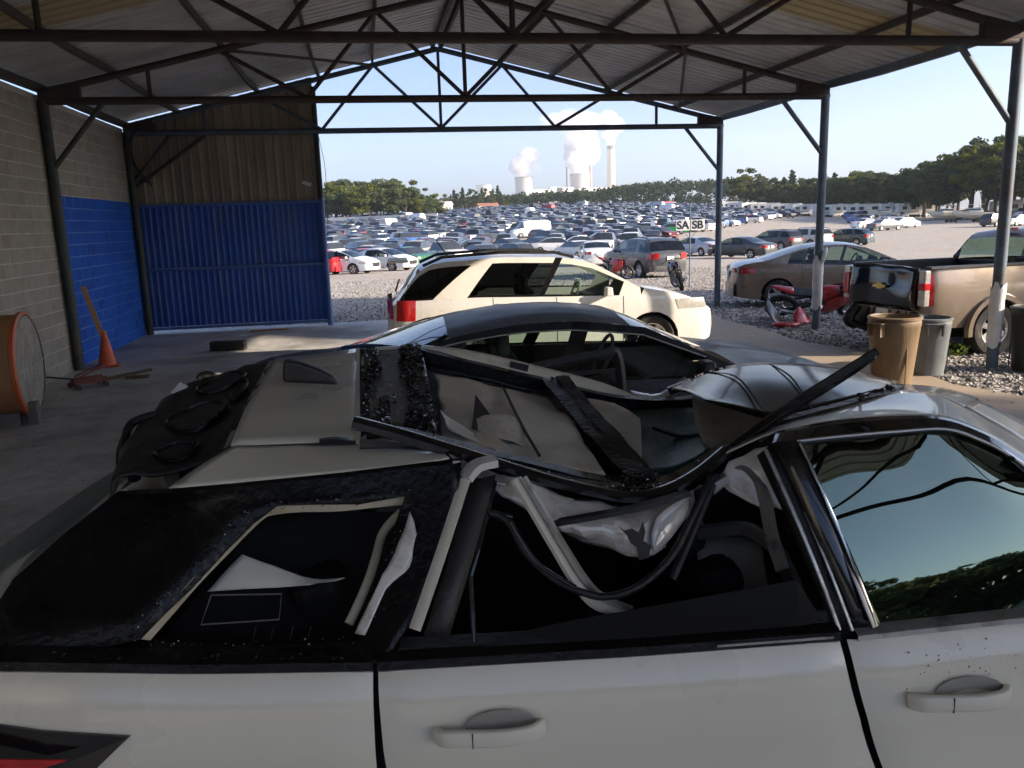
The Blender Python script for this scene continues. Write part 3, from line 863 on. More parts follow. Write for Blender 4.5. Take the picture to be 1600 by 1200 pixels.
def spec_sedan(**k):
    S = dict(L=4.75, W=1.80, wr=0.325, wx=(1.02, 3.78), sill=0.20, tumble=0.40,
             top=[(0, 0.90), (0.06, 0.98), (0.45, 1.06), (0.85, 1.10), (1.75, 1.43), (2.2, 1.475), (2.6, 1.47), (2.95, 1.41), (3.85, 1.03), (4.4, 0.88), (4.68, 0.74), (4.75, 0.66)],
             belt=[(0, 0.93), (0.9, 0.97), (2.4, 0.94), (3.8, 0.92), (4.75, 0.8)],
             xrb=0.85, xrr=1.72, xrf=2.92, xfb=3.85, sa=0.24, sb=0.64,
             panels=[(0, 0.27, 'paint'), (0.27, 0.535, 'glass_dark'), (0.535, 0.565, 'black'), (0.565, 0.90, 'glass_mid'), (0.90, 1.0, 'paint')],
             headlight=(4.25, 4.66, 0.62, 0.76, -0.06), taillight=(0.03, 0.28, 0.72, 0.90, 0.0), handles=(1.75, 2.85), seams=(1.55, 2.55, 3.6), mirror=(3.42, 0.96), seats=1.55)
    S.update(k); return S
def spec_suv(**k):
    S = dict(L=4.77, W=1.84, wr=0.36, wx=(0.93, 3.79), sill=0.27, tumble=0.34, zmid=0.72,
             top=[(0, 1.00), (0.05, 1.10), (0.12, 1.18), (0.42, 1.60), (0.7, 1.66), (1.6, 1.70), (2.5, 1.665), (2.85, 1.60), (3.62, 1.17), (4.2, 1.06), (4.6, 0.92), (4.77, 0.76)],
             belt=[(0, 1.08), (1.2, 1.10), (2.4, 1.06), (3.6, 1.03), (4.77, 0.9)],
             xrb=0.10, xrr=0.40, xrf=2.82, xfb=3.62, sa=0.10, sb=0.66,
             panels=[(0, 0.05, 'black'), (0.05, 0.25, 'glass_dark'), (0.25, 0.33, 'paint'), (0.33, 0.56, 'glass_dark'), (0.56, 0.59, 'black'), (0.59, 0.90, 'glass_mid'), (0.90, 1.0, 'paint')],
             headlight=(4.2, 4.66, 0.80, 0.95, -0.05), taillight=(0.02, 0.20, 0.80, 1.06, 0.0), handles=(1.55, 2.6), seams=(1.42, 2.35, 3.35), mirror=(3.1, 1.06), rails=True, seats=1.5, darkbumper=False, plate=0.85)
    S.update(k); return S

# ---------------------------------------------------------------- cars that show their parts
SUV_E = spec_suv(panels=[(0, 0.02, 'black'), (0.02, (0.13, 0.30), 'glass_dark'), ((0.13, 0.30), (0.27, 0.36), 'paint'), ((0.27, 0.36), 0.56, 'glass_dark'), (0.56, 0.585, 'black'), (0.585, 0.905, 'glass_clear'), (0.905, 1.0, 'paint')],
                 taillight=(0.03, 0.30, 0.80, 1.09, 0.02), spokes=6, seatm='interior', painted_rail=True, vt=0.86, rwg='glass_dark')
cream = paint('cream_pearl_paint', (0.72, 0.69, 0.63), 0.1, 0.3, None)
eq = place_car('parked_suv', 'suv_equinox', SUV_E, (0.6, 0.53, 0.42), (2.72, 12.35, 0.0), -1.5, 'cream white SUV with black roof rails parked under the far end of the shed', 'car', pm=cream)
o = MB().tube([(-1.55, -0.55, 1.66), (-1.72, -0.55, 1.92)], 0.008, 5).build('antenna', M['blackplastic'], eq)
o = MB().box((-2.28, 0, 1.63), (0.30, 1.15, 0.035)).build('rear_spoiler', cream, eq); bevel(o, 0.012)
o = MB().tube(catmull([(-2.34, -0.35, 1.20), (-2.30, -0.2, 1.30), (-2.27, 0.1, 1.34)], 4), 0.014, 5).build('rear_wiper', M['blackplastic'], eq)

SED_C = spec_sedan(L=5.04, W=1.90, wr=0.37, wx=(1.08, 4.13), tumble=0.42, sill=0.22,
    top=[(0, 0.98), (0.06, 1.06), (0.5, 1.12), (0.80, 1.13), (1.72, 1.42), (2.2, 1.485), (2.6, 1.49), (3.05, 1.44), (3.80, 1.09), (4.6, 0.98), (4.95, 0.86), (5.04, 0.74)],
    belt=[(0, 1.0), (0.9, 1.05), (2.4, 1.03), (3.8, 1.0), (5.04, 0.88)], xrb=0.80, xrr=1.70, xrf=3.02, xfb=3.80, sa=0.25, sb=0.68,
    panels=[(0, 0.30, 'paint'), (0.30, 0.545, 'glass_mid'), (0.545, 0.585, 'black'), (0.585, 0.91, 'glass_clear'), (0.91, 1.0, 'paint')],
    headlight=(4.55, 4.92, 0.70, 0.88, -0.05), handles=(1.9, 3.0), seams=(1.62, 2.6, 3.6), mirror=(3.5, 1.03), seats=1.65, rwg='glass_mid', chromeh=True, vt=0.84)
navy = mat('black_blue_paint', (0.010, 0.012, 0.018), 0.45, 0.2, 0.1, 3, dirt=(0.035, 0.038, 0.045), damt=0.5, dscale=30, coat=0.12, spec=0.35)
ch = place_car('dark_sedan', 'sedan_300', SED_C, (0.012, 0.014, 0.02), (1.38, 6.35, 0.0), -3, 'dark blue black sedan between the crushed wreck and the cream SUV', 'car', pm=navy)
# chrome strip over the side glass and the rear door standing open
b = MB()
out_, S_ = CARS['sedan_300']; G_ = car_body(SED_C)
pts = []
for s_ in np.linspace(0.24, 0.90, 16):
    x, z = G_['gp'](s_, 0.86); pts.append((x - SED_C['L'] / 2, -(G_['half'](x, z) + 0.006), z))
b.tube(pts, 0.008, 5); b.build('chrome_strip', M['chrome'], ch)
dr = MB()
fr = catmull([(-1.02, 0, 0.0), (-1.0, 0, 0.42), (-0.86, 0, 0.56), (-0.2, 0, 0.66), (-0.06, 0, 0.62), (0.0, 0, 0.0)], 5)
dr.tube(fr, 0.035, 6)
dr.box((-0.5, 0, -0.30), (1.02, 0.10, 0.62)); dr.box((-0.35, 0.0, 0.28), (0.66, 0.02, 0.56))
o = dr.build('open_door', M['blackplastic'], ch, smooth=40); o.location = (0.35, -1.12, 0.60); o.rotation_euler = (R(6), 0, R(4))
o2 = MB().tube(catmull([(-0.9, -0.05, 0.05), (-0.8, -0.05, 0.40), (-0.25, -0.05, 0.53), (-0.1, -0.05, 0.45), (-0.04, -0.05, 0.0)], 6), 0.014, 5).build('door_seal', M['blackgloss'], o, smooth=50)

SED_H = spec_sedan(L=4.53, W=1.78, wr=0.325, wx=(0.92, 3.62),
    top=[(0, 0.96), (0.06, 1.04), (0.4, 1.10), (0.62, 1.12), (1.60, 1.43), (2.1, 1.485), (2.5, 1.47), (2.8, 1.42), (3.65, 1.05), (4.2, 0.90), (4.45, 0.76), (4.53, 0.66)],
    belt=[(0, 1.0), (0.9, 1.03), (2.4, 0.96), (3.6, 0.92), (4.53, 0.8)], xrb=0.60, xrr=1.58, xrf=2.78, xfb=3.65, sa=0.26, sb=0.66,
    panels=[(0, 0.17, 'paint'), (0.17, 0.27, 'glass_dark'), (0.27, 0.285, 'black'), (0.285, 0.54, 'glass_mid'), (0.54, 0.565, 'black'), (0.565, 0.91, 'glass_mid'), (0.91, 1.0, 'paint')],
    headlight=(4.05, 4.45, 0.62, 0.78, -0.06), taillight=(0.02, 0.38, 0.80, 0.94, 0.05), handles=(1.62, 2.68), seams=(1.45, 2.45, 3.45), mirror=(3.25, 0.96), seats=1.45, chromeh=True)
taupe = paint('taupe_paint', (0.24, 0.17, 0.115), 0.35, 0.3, (0.3, 0.24, 0.18), 0.1)
place_car('taupe_sedan', 'sedan_elantra', SED_H, (0.2, 0.17, 0.15), (10.98, 18.1, -0.04), -17, 'taupe brown sedan behind the red crashed motorcycle and pipe post', 'car', pm=taupe)

# the pickup with the broken black tailgate
TRK = dict(L=5.5, W=1.90, wr=0.395, wx=(1.22, 4.55), sill=0.46, tumble=0.26, zmid=0.85, endround=0.06, bed=True,
    top=[(0, 1.38), (1.9, 1.38), (2.0, 1.42), (2.17, 1.79), (2.4, 1.85), (3.1, 1.85), (3.35, 1.79), (4.05, 1.38), (4.9, 1.30), (5.35, 1.18), (5.5, 1.0)],
    belt=[(0, 1.34), (1.9, 1.34), (2.1, 1.33), (4, 1.30), (5.5, 1.12)], xrb=1.97, xrr=2.15, xrf=3.32, xfb=4.05, sa=0.08, sb=0.66,
    panels=[(0, 0.06, 'paint'), (0.06, 0.40, 'glass_mid'), (0.40, 0.43, 'black'), (0.43, 0.9, 'glass_mid'), (0.9, 1.0, 'paint')],
    headlight=(5.0, 5.4, 0.84, 1.02, -0.04), taillight=(0.0, 0.13, 0.80, 1.26, 0.0), handles=(2.75, 3.3), seams=(1.92, 2.95, 3.9), mirror=(3.6, 1.33), seats=2.4, ww=0.26, wstyle='truck', spokes=6, rwg='glass_mid', bul_r=0.02, darkbumper=True, plate=0.62, grille=(0.62, 0.98))
beige = paint('sand_paint', (0.25, 0.195, 0.145), 0.4, 0.3, (0.3, 0.25, 0.19), 0.1)
tk = place_car('pickup_truck', 'pickup', TRK, (0.35, 0.28, 0.2), (10.60, 11.50, -0.05), 3, 'sand coloured pickup truck with a dented black tailgate behind the rubbish bins', 'truck', pm=beige)
bd = MB()
HB = TRK['L'] / 2
bd.box((-HB + 1.0, 0, 0.72), (1.85, 1.5, 0.06))
for sg in (-1, 1): bd.box((-HB + 1.0, sg * 0.79, 1.04), (1.85, 0.06, 0.62)); bd.box((-HB + 1.0, sg * 0.855, 1.352), (1.92, 0.13, 0.03))
bd.box((-HB + 1.96, 0, 1.04), (0.05, 1.6, 0.62))
bd.build('bed_liner', M['blackplastic'], tk)
rows = []
for j in range(9):
    z = 0.72 + 0.64 * j / 8
    rows.append([(-HB - 0.06 - 0.03 * math.sin(math.pi * j / 8) + 0.05 * mnoise.noise((y * 2.2, z * 3, 5)) * (1 if abs(y) < 0.72 else 0.3), y, z + 0.03 * mnoise.noise((y * 2, 7, 1)) * (j / 8)) for y in np.linspace(-0.76, 0.76, 19)])
o = MB().grid(rows).build('tailgate', M['blackgloss'], tk, smooth=40); solid(o, 0.05, 1)
bt = [(-0.14, 0.015), (-0.05, 0.015), (-0.05, 0.045), (0.05, 0.045), (0.05, 0.015), (0.15, 0.015), (0.13, -0.03), (0.05, -0.03), (0.05, -0.05), (-0.05, -0.05), (-0.05, -0.03), (-0.16, -0.03)]
M['gold'] = mat('gold_emblem', (0.6, 0.42, 0.12), 0.3, 0.7, 0.1, 10)
o = MB().add([(0, -a_, c_) for a_, c_ in bt], [tuple(range(12))]).build('tailgate_emblem', M['gold'], o); o.location = (-HB - 0.135, -0.04, 1.06); solid(o, 0.015, 0)
for sg in (-1, 1):
    b = MB().box((-HB - 0.02, sg * 0.865, 1.06), (0.10, 0.135, 0.52)); o = b.build('taillight', M['lamp_clear'], tk); bevel(o, 0.02)
    b = MB().box((-HB - 0.025, sg * 0.868, 1.09), (0.112, 0.14, 0.12)); o = b.build('taillight', M['lamp_red'], tk); bevel(o, 0.02)
    if sg > 0: o = MB().box((-HB - 0.027, sg * 0.866, 1.04), (0.114, 0.137, 0.36)).build('taillight', M['lamp_red'], tk); bevel(o, 0.02)
b = MB()
for k in range(9):
    b.tube(catmull([(-HB - 0.02 + random.uniform(-.1, .12), -0.7 + 0.17 * k, 0.70), (-HB - 0.10 + random.uniform(-.12, .1), -0.66 + 0.17 * k, 0.46), (-HB + 0.05, -0.7 + 0.17 * k + random.uniform(-.1, .1), 0.33)], 3), random.uniform(0.02, 0.06), 5)
b.box((-HB + 0.12, 0, 0.58), (0.12, 1.5, 0.16))
b.build('broken_bumper', M['blackplastic'], tk, smooth=40)
for sg in (-1, 1):   # arch lips
    for xw in TRK['wx']:
        rows = [[(xw - HB + rr * math.cos(a_), sg * (0.95 + dd), 0.395 + rr * math.sin(a_)) for rr, dd in ((0.455, -0.03), (0.46, 0.035), (0.53, 0.035), (0.56, -0.02))] for a_ in np.linspace(-0.15, math.pi + 0.15, 15)]
        MB().grid(rows).build('wheel_arch_lip', beige, tk, smooth=50)
o = MB().box((-HB + 2.2, 0, 1.83), (0.05, 0.3, 0.05)).build('brake_light', M['lamp_red'], tk)

G_MID = 'cars parked in the yard near the shed'
SUVP = spec_suv(L=4.95, W=1.94, rails=True, spokes=7)
_gx, _gy = at_ground(1004, 431)
place_car('grey_suv', 'suv_mid', SUVP, (0.055, 0.058, 0.062), (_gx, _gy, ground_z(_gx, _gy)), 97, 'dark grey SUV seen from behind, next to a wrecked black motorcycle', 'car', G_MID)
SEDM = spec_sedan()
def gz_(x, y): return ground_z(x, y)
mids = [
 ('white_sedan', 'sedan_mid', SEDM, (0.72, 0.72, 0.70), (930, 414), 80, 'white sedan tail half hidden behind the dark grey SUV', 'car'),
 ('silver_sedan', 'sedan_mid', SEDM, (0.42, 0.44, 0.48), (1088, 399), 112, 'silver sedan with its sunlit tail beyond the two letter signs', 'car'),
 ('black_sedan', 'sedan_mid', SEDM, (0.03, 0.03, 0.032), (1158, 403), 118, 'black sedan with sunlit tail behind the farthest pipe post', 'car'),
 ('black_suv', 'suv_mid', SUVP, (0.028, 0.028, 0.033), (1208, 391), 112, 'black SUV parked beyond the black sedan', 'car'),
 ('beige_suv', 'suv_mid', SUVP, (0.5, 0.46, 0.4), (1258, 386), 104, 'pale beige SUV behind the middle pipe post', 'car'),
 ('dark_hatchback', 'suv_low', spec_suv(L=4.4, W=1.78, top=[(0, 0.95), (0.06, 1.02), (0.15, 1.10), (0.55, 1.42), (0.9, 1.48), (1.6, 1.50), (2.3, 1.47), (2.6, 1.42), (3.4, 1.04), (3.9, 0.93), (4.25, 0.80), (4.4, 0.68)], belt=[(0, 0.98), (1.2, 0.98), (2.4, 0.95), (3.4, 0.93), (4.4, 0.8)], xrb=0.12, xrr=0.55, xrf=2.58, xfb=3.4, wx=(0.85, 3.45), wr=0.32, sill=0.2, headlight=(3.9, 4.3, 0.66, 0.82, -0.05), handles=(1.5, 2.4), seams=(1.35, 2.2, 3.15), mirror=(2.95, 0.96), taillight=(0.02, 0.2, 0.72, 0.95, 0), rails=False, seats=1.4), (0.02, 0.05, 0.06), (1322, 383), 120, 'dark teal hatchback behind the roof of the taupe sedan', 'car'),
 ('white_sedan', 'sedan_mid', SEDM, (0.78, 0.78, 0.76), (532, 428), -30, 'white sedan cut off by the blue end wall post', 'car'),
 ('white_sedan', 'sedan_mid', SEDM, (0.74, 0.74, 0.72), (597, 423), -38, 'white sedan with a broken front, first one right of the blue end wall', 'car'),
 ('red_hatchback', 'suv_low', None, (0.4, 0.02, 0.03), (484, 430), 150, 'red car nose just showing beside the blue end wall', 'car'),
]
for (nm, key, S, colr, pp, hd, lab, cat) in mids:
    x, y = at_ground(*pp)
    place_car(nm, key, S, colr, (x, y, gz_(x, y)), hd, lab, cat, G_MID)

# ================================================================ the crushed white SUV in front
WO = np.array([-0.04, 1.75, 0.0]); WU = np.array([0.9925, -0.1222, 0.0]); WV = np.array([0.1222, 0.9925, 0.0])
wk = thing('crushed_suv', 'white SUV wreck with a caved in roof and shattered glass', 'car', tuple(WO), math.atan2(WU[1], WU[0]))
def W(px, py, v):
    """point of the wreck seen at a photo position, at v metres in from its near flank -> local (u, v, z)"""
    d = ray(px, py); t = (v - (CAM - WO) @ WV) / (d @ WV); P = CAM + t * d
    return (float((P - WO) @ WU), v, float(P[2]))
def WL(lst): return [W(*p) for p in lst]
wpaint = mat('white_wreck_paint', (0.65, 0.615, 0.50), 0.28, 0.0, 0.025, 2, coat=0.6, rvar=0.05)
wpaint_c = mat('white_crumpled_paint', (0.64, 0.61, 0.55), 0.28, 0.0, 0.08, 4, 0.12, 14, (0.30, 0.26, 0.2), 0.25, 9, coat=0.7)
cream_t = mat('cream_trim', (0.52, 0.47, 0.34), 0.75, 0, 0.12, 6, 0.1, 40, (0.33, 0.27, 0.17), 0.3, 5)
liner = mat('headliner_cloth', (0.58, 0.52, 0.42), 0.95, 0, 0.12, 3, 0.25, 50, (0.36, 0.26, 0.15), 0.3, 2.5, spec=.1)
blk = mat('broken_black', (0.004, 0.004, 0.0042), 0.3, 0, 0.3, 9, 0.3, 45, (0.010, 0.0095, 0.009), 0.1, 9, spec=0.3)
blk_m = mat('matt_black', (0.008, 0.008, 0.0085), 0.55, 0, 0.3, 9, 0.2, 60, (0.022, 0.02, 0.018), 0.25, 6)
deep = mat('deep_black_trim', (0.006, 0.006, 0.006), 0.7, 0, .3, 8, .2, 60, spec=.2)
rail_b = mat('rail_black', (0.008, 0.008, 0.0085), 0.16, 0, .2, 9, dirt=(0.03, 0.028, 0.025), damt=.15, dscale=12, spec=.5, coat=.4)
alu = mat('dull_aluminium', (0.42, 0.41, 0.39), 0.35, 0.7, 0.15, 9, dirt=(0.12, 0.11, 0.1), damt=.3, dscale=12)
M['glassbits'] = mat('glass_bits', (0.40, 0.45, 0.42), 0.1, 0, .3, 30, coat=.5)
def crack_mat():
    m, nt, N, L, out = _nodes('shattered_green_glass')
    b = N.new('ShaderNodeBsdfPrincipled'); tc = N.new('ShaderNodeTexCoord')
    vo = N.new('ShaderNodeTexVoronoi'); vo.feature = 'DISTANCE_TO_EDGE'; vo.inputs['Scale'].default_value = 75; L.new(tc.outputs['Object'], vo.inputs['Vector'])
    nz = N.new('ShaderNodeTexNoise'); nz.inputs['Scale'].default_value = 5; L.new(tc.outputs['Object'], nz.inputs['Vector'])
    mr = N.new('ShaderNodeMapRange'); mr.inputs[1].default_value = 0.0; mr.inputs[2].default_value = 0.06; mr.inputs[3].default_value = 1.0; mr.inputs[4].default_value = 0.0; L.new(vo.outputs[0], mr.inputs[0])
    mu = N.new('ShaderNodeMath'); mu.operation = 'MULTIPLY'; L.new(mr.outputs[0], mu.inputs[0]); L.new(nz.outputs[0], mu.inputs[1])
    mx = N.new('ShaderNodeMix'); mx.data_type = 'RGBA'; L.new(mu.outputs[0], mx.inputs[0]); mx.inputs[6].default_value = (0.002, 0.024, 0.018, 1); mx.inputs[7].default_value = (0.12, 0.40, 0.32, 1)
    L.new(mx.outputs[2], b.inputs['Base Color']); b.inputs['Roughness'].default_value = 0.45; b.inputs['Specular IOR Level'].default_value = 0.25
    bp_ = N.new('ShaderNodeBump'); bp_.inputs['Strength'].default_value = 0.3; bp_.inputs['Distance'].default_value = 0.004; L.new(vo.outputs[0], bp_.inputs['Height']); L.new(bp_.outputs[0], b.inputs['Normal'])
    L.new(b.outputs[0], out.inputs[0]); return m
crackg = crack_mat()

def wgrid(name, rows, m_, parent=wk, sub=4, amp=0.0, fr=6.0, thick=0.003, smooth=50, seed=0, coarse=True):
    """smooth sheet through rows of control points, optionally crumpled"""
    R_ = [catmull(r_, sub) for r_ in rows]
    cols_ = [catmull([r_[j] for r_ in R_], sub) for j in range(len(R_[0]))] if len(rows) > 2 else [[r_[j] for r_ in R_] for j in range(len(R_[0]))]
    if len(rows) == 2:
        cols_ = [[tuple(np.array(a_) + (np.array(b_) - np.array(a_)) * k / sub) for k in range(sub + 1)] for a_, b_ in cols_]
    if amp:
        for c in cols_:
            for i, p in enumerate(c):
                q = Vector(p) * fr + Vector((seed * 3.1, seed, 0))
                nv = mnoise.noise_vector(q) + 0.5 * mnoise.noise_vector(q * 2.3)
                c[i] = tuple(Vector(p) + nv * amp)
    o = MB().grid(cols_).build(name, m_, parent, smooth=smooth)
    if thick: solid(o, thick)
    return o
def wbar(name, pts, w, h_, m_, parent=wk, sub=5, amp=0.0, n_=4, seed=0, smooth=32):
    P = catmull(pts, sub)
    if amp: P = [tuple(Vector(p) + mnoise.noise_vector(Vector(p) * 9 + Vector((seed, 0, 0))) * amp) for p in P]
    return MB().tube(P, w / 2, n_, flat=(w, h_)).build(name, m_, parent, smooth=smooth)
def wtube(name, pts, r_, m_, parent=wk, sub=6): return MB().tube(catmull(pts, sub), r_, 7).build(name, m_, parent, smooth=60)

# --- near flank: quarter panel, rear door, front door, wing
BELT = [(-1.3, 1.20), (-0.85, 1.185), (-0.42, 1.15), (0, 1.13), (0.62, 1.13), (1.12, 1.14), (1.55, 1.165), (2.3, 1.17), (3.6, 1.05)]
def belt_z(u): return float(np.interp(u, [b[0] for b in BELT], [b[1] for b in BELT]))
SIDE = [(0.0, 0.0), (0.03, -0.022), (0.07, -0.036), (0.14, -0.050), (0.195, -0.060), (0.215, -0.054), (0.26, -0.052), (0.36, -0.060), (0.52, -0.068), (0.66, -0.05), (0.80, -0.012), (0.86, 0.02)]
def side_v(u, dz, far=False):
    v = float(np.interp(dz, [s[0] for s in SIDE], [s[1] for s in SIDE]))
    return v + 0.10 * max(0, (-u - 0.55) / 0.65) ** 2 + 0.16 * max(0, (u - 2.9) / 0.7) ** 2
def flank(name, u0, u1, u0b, u1b, far=False, arch=None, n_=22, parent=wk, inset=0.0):
    rows = []
    for i in range(n_):
        t = i / (n_ - 1); row = []
        for k in range(25):
            dz = 0.86 * k / 24
            f = (dz / 0.35) if dz < 0.35 else 1.0
            ua, ub = u0 + (u0b - u0) * f ** 1.5, u1 + (u1b - u1) * f ** 1.5
            u = ua + (ub - ua) * t; z = belt_z(u) - dz
            if arch and abs(u - arch) < 0.44: z = max(z, 0.37 + math.sqrt(0.44 ** 2 - (u - arch) ** 2))
            v = side_v(u, dz) + inset
            # rolled-in edges
            if min(t, 1 - t) < 0.001: v += 0.012
            row.append((u, v if not far else 1.92 - v, z))
        rows.append(row)
    return MB().grid(rows, flip=not far).build(name, wpaint, parent, smooth=40)
flank('quarter_panel', -1.18, -0.012, -1.18, -0.012, arch=-0.32)
rd = flank('rear_door', 0.0, 1.105, 0.02, 1.195)
fd = flank('front_door', 1.121, 2.25, 1.212, 2.3, inset=-0.006)
flank('front_wing', 2.26, 3.55, 2.31, 3.55, arch=2.62)
for (a_, b_, ar) in ((-1.18, -0.012, -0.32), (0.0, 1.105, None), (1.12, 2.25, None), (2.26, 3.55, 2.62)): flank({-1.18: 'quarter_panel', 0.0: 'rear_door', 1.12: 'front_door', 2.26: 'front_wing'}[a_], a_, b_, a_, b_, True, ar)
# dark inner shell behind the panel gaps
b = MB()
for vv in (0.05, 1.87):
    b.grid([[(u, vv, 0.34), (u, vv + (0.02 if vv < 1 else -0.02), belt_z(u) - 0.02)] for u in np.linspace(-1.1, 3.4, 12)])
b.grid([[(u, v, 0.36) for v in (0.05, 1.87)] for u in (-1.1, 3.4)])
b.build('inner_shell', M['interior'], wk)
# rear end and nose, hood
b = MB(); rows = []
for dz in np.linspace(0, 0.82, 8):
    rows.append([(-1.18 - 0.08 * (1 - t ** 4), 0.96 + (0.96 - side_v(-1.18, dz)) * t, belt_z(-1.18) - dz) for t in np.linspace(-1, 1, 11)])
b.grid(rows); b.build('liftgate', wpaint, wk, smooth=40)
b = MB(); rows = []
for dz in np.linspace(0, 0.72, 8):
    rows.append([(3.55 + 0.14 * (1 - t ** 4), 0.96 + (0.96 - side_v(3.55, dz)) * t, belt_z(3.55) - dz) for t in np.linspace(-1, 1, 11)])
b.grid(rows, flip=True); b.build('front_bumper', wpaint, wk, smooth=40)
rows = [[(u, 0.96 + (0.96 - side_v(u, 0)) * t, belt_z(u) + 0.06 * (1 - t * t)) for t in np.linspace(-1, 1, 11)] for u in np.linspace(2.35, 3.56, 9)]
MB().grid(rows, flip=True).build('bonnet', wpaint, wk, smooth=40)
wty, wrim, wdk = wheel_meshes(0.37, 0.24, 'car', 5)
for u in (-0.32, 2.62):
    for v, rz in ((0.1, 0), (1.82, math.pi)):
        w = empty('wheel', (u, v, 0.37)); w.parent = wk; w.rotation_euler = (0, 0.5, rz); link('tyre', wty, w); link('rim', wrim, w); link('brake_disc', wdk, w)
# handles with their finger cups
def handle(door, px0, px1, py):
    a_, c_ = W(px0, py, -0.08), W(px1, py, -0.08)
    u0, u1, z = a_[0], c_[0], (a_[2] + c_[2]) / 2
    um = u0 + (u1 - u0) * 0.62
    rows = []
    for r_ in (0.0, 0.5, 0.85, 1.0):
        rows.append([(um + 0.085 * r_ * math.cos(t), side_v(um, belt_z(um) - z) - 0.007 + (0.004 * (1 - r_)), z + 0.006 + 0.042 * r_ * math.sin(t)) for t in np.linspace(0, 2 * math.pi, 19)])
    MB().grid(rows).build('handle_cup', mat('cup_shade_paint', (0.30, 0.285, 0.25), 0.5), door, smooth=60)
    pts = [(u0, -0.058, z - 0.002), (u0 + 0.02, -0.080, z), (u0 + 0.07, -0.088, z + 0.002), (um, -0.096, z + 0.004), (u1 - 0.03, -0.088, z + 0.006), (u1, -0.062, z + 0.006)]
    P = catmull(pts, 4); n_ = len(P)
    o = MB().tube(P, 0.02, 10, flat=(0.022, 0.040)).build('door_handle', wpaint, door, smooth=60); bevel(o, 0.008, 3)
    MB().box((u0 + 0.085, -0.0995, z + 0.002), (0.0025, 0.004, 0.036)).build('handle_joint', blk_m, door)
handle(rd, 680, 850, 1150); handle(fd, 1428, 1582, 1095)
# tail lamp on the quarter, seen in the bottom corner
tl = [W(-120, 1143, -0.062), W(60, 1150, -0.062), W(200, 1155, -0.064), W(150, 1202, -0.066), W(60, 1215, -0.066), W(-120, 1215, -0.066)]
tl = [(p[0], side_v(p[0], belt_z(p[0]) - p[2]) - 0.007, p[2]) for p in tl]
o = MB().add(tl, [tuple(range(6))[::-1]]).build('tail_lamp', M['blackgloss'], wk); solid(o, 0.008)
t2 = [(p[0], p[1] - 0.010, p[2]) for p in (tuple(np.array(W(-120, 1180, -0.07))), W(110, 1183, -0.07), W(60, 1198, -0.07), W(-120, 1200, -0.07))]
o2 = MB().add(t2, [(3, 2, 1, 0)]).build('lamp_bar', M['lamp_red'], o); solid(o2, 0.004)
# belt mouldings
for (nm, u0, u1) in (('belt_moulding', -1.15, -0.01), ('belt_moulding', 0.0, 1.10)):
    rows = [[(u, v, belt_z(u) + dz) for (v, dz) in ((0.004, -0.004), (-0.008, 0.006), (-0.004, 0.026), (0.012, 0.034), (0.05, 0.036))] for u in np.linspace(u0, u1, 14)]
    MB().grid(rows, flip=True).build(nm, blk, wk, smooth=50)
rows = [[(u, v - 0.006, belt_z(u) + dz) for (v, dz) in ((0.004, -0.003), (-0.008, 0.004), (-0.006, 0.016), (0.012, 0.022), (0.05, 0.024))] for u in np.linspace(1.14, 2.3, 14)]
MB().grid(rows, flip=True).build('chrome_moulding', alu, wk, smooth=50)

# --- quarter window surround, broken open
inner = WL([(220, 1003, .07), (258, 957, .11), (300, 915, .15), (350, 862, .195), (395, 815, .235), (432, 792, .25), (500, 787, .252), (560, 785, .255), (632, 776, .26), (622, 820, .22), (600, 880, .17), (580, 940, .12), (560, 1000, .075), (470, 1003, .07), (340, 1006, .07)])
outer = WL([(-10, 1034, .02), (-15, 960, .16), (22, 905, .24), (100, 835, .33), (186, 768, .40), (266, 764, .30), (400, 752, .29), (540, 738, .286), (722, 716, .285), (716, 780, .23), (690, 860, .17), (650, 960, .08), (600, 1036, .012), (440, 1042, .012), (220, 1040, .012)])
b = MB(); rows = []
nI = len(inner)
for i in range(nI + 1):
    a_, c_ = np.array(inner[i % nI]), np.array(outer[i % nI]); row = []
    for k in range(7):
        p = a_ + (c_ - a_) * k / 6
        if k == 0: p = p + np.array(mnoise.noise_vector(Vector(p) * 40)) * 0.012
        else: p = p + np.array(mnoise.noise_vector(Vector(p) * 12)) * 0.003
        row.append(tuple(p))
    rows.append(row)
o = b.grid(rows).build('quarter_window_surround', blk, wk, smooth=40); solid(o, 0.006)
# clips showing under the roof edge
for (px, py) in ((425, 762), (523, 754), (621, 742), (714, 722)):
    o = MB().box((0, 0, 0), (0.022, 0.012, 0.010)).build('trim_clip', alu, wk); o.location = W(px, py, 0.285); bevel(o, 0.002)
# cream edge trim inside the hole
wbar('window_trim', WL([(224, 1000, .085), (300, 912, .165), (395, 816, .25), (434, 796, .265), (540, 790, .27), (636, 780, .275)]), 0.011, 0.024, cream_t, amp=0.004)
wbar('pillar_trim', WL([(628, 800, .30), (598, 832, .29), (588, 870, .24), (575, 910, .19), (545, 974, .12)]), 0.016, 0.022, cream_t, amp=0.004, seed=3, n_=8, smooth=60)
wgrid('torn_pillar_skin', [WL([(640, 800, .215), (617, 865, .17), (592, 912, .135), (556, 990, .07)]), WL([(650, 835, .19), (638, 885, .15), (604, 922, .125), (570, 990, .065)])], wpaint_c, amp=0.006, fr=18)
wgrid('airbag_cloth', [WL([(378, 866, .30), (430, 885, .29), (490, 905, .28), (540, 903, .28)]), WL([(350, 895, .27), (420, 905, .26), (480, 911, .26), (525, 908, .27)]), WL([(323, 923, .25), (400, 920, .25), (470, 914, .25), (512, 909, .27)])], mat('white_cloth', (0.60, 0.58, 0.50), 0.9, 0, 0.05, 6, 0.15, 60), amp=0.004, fr=9)
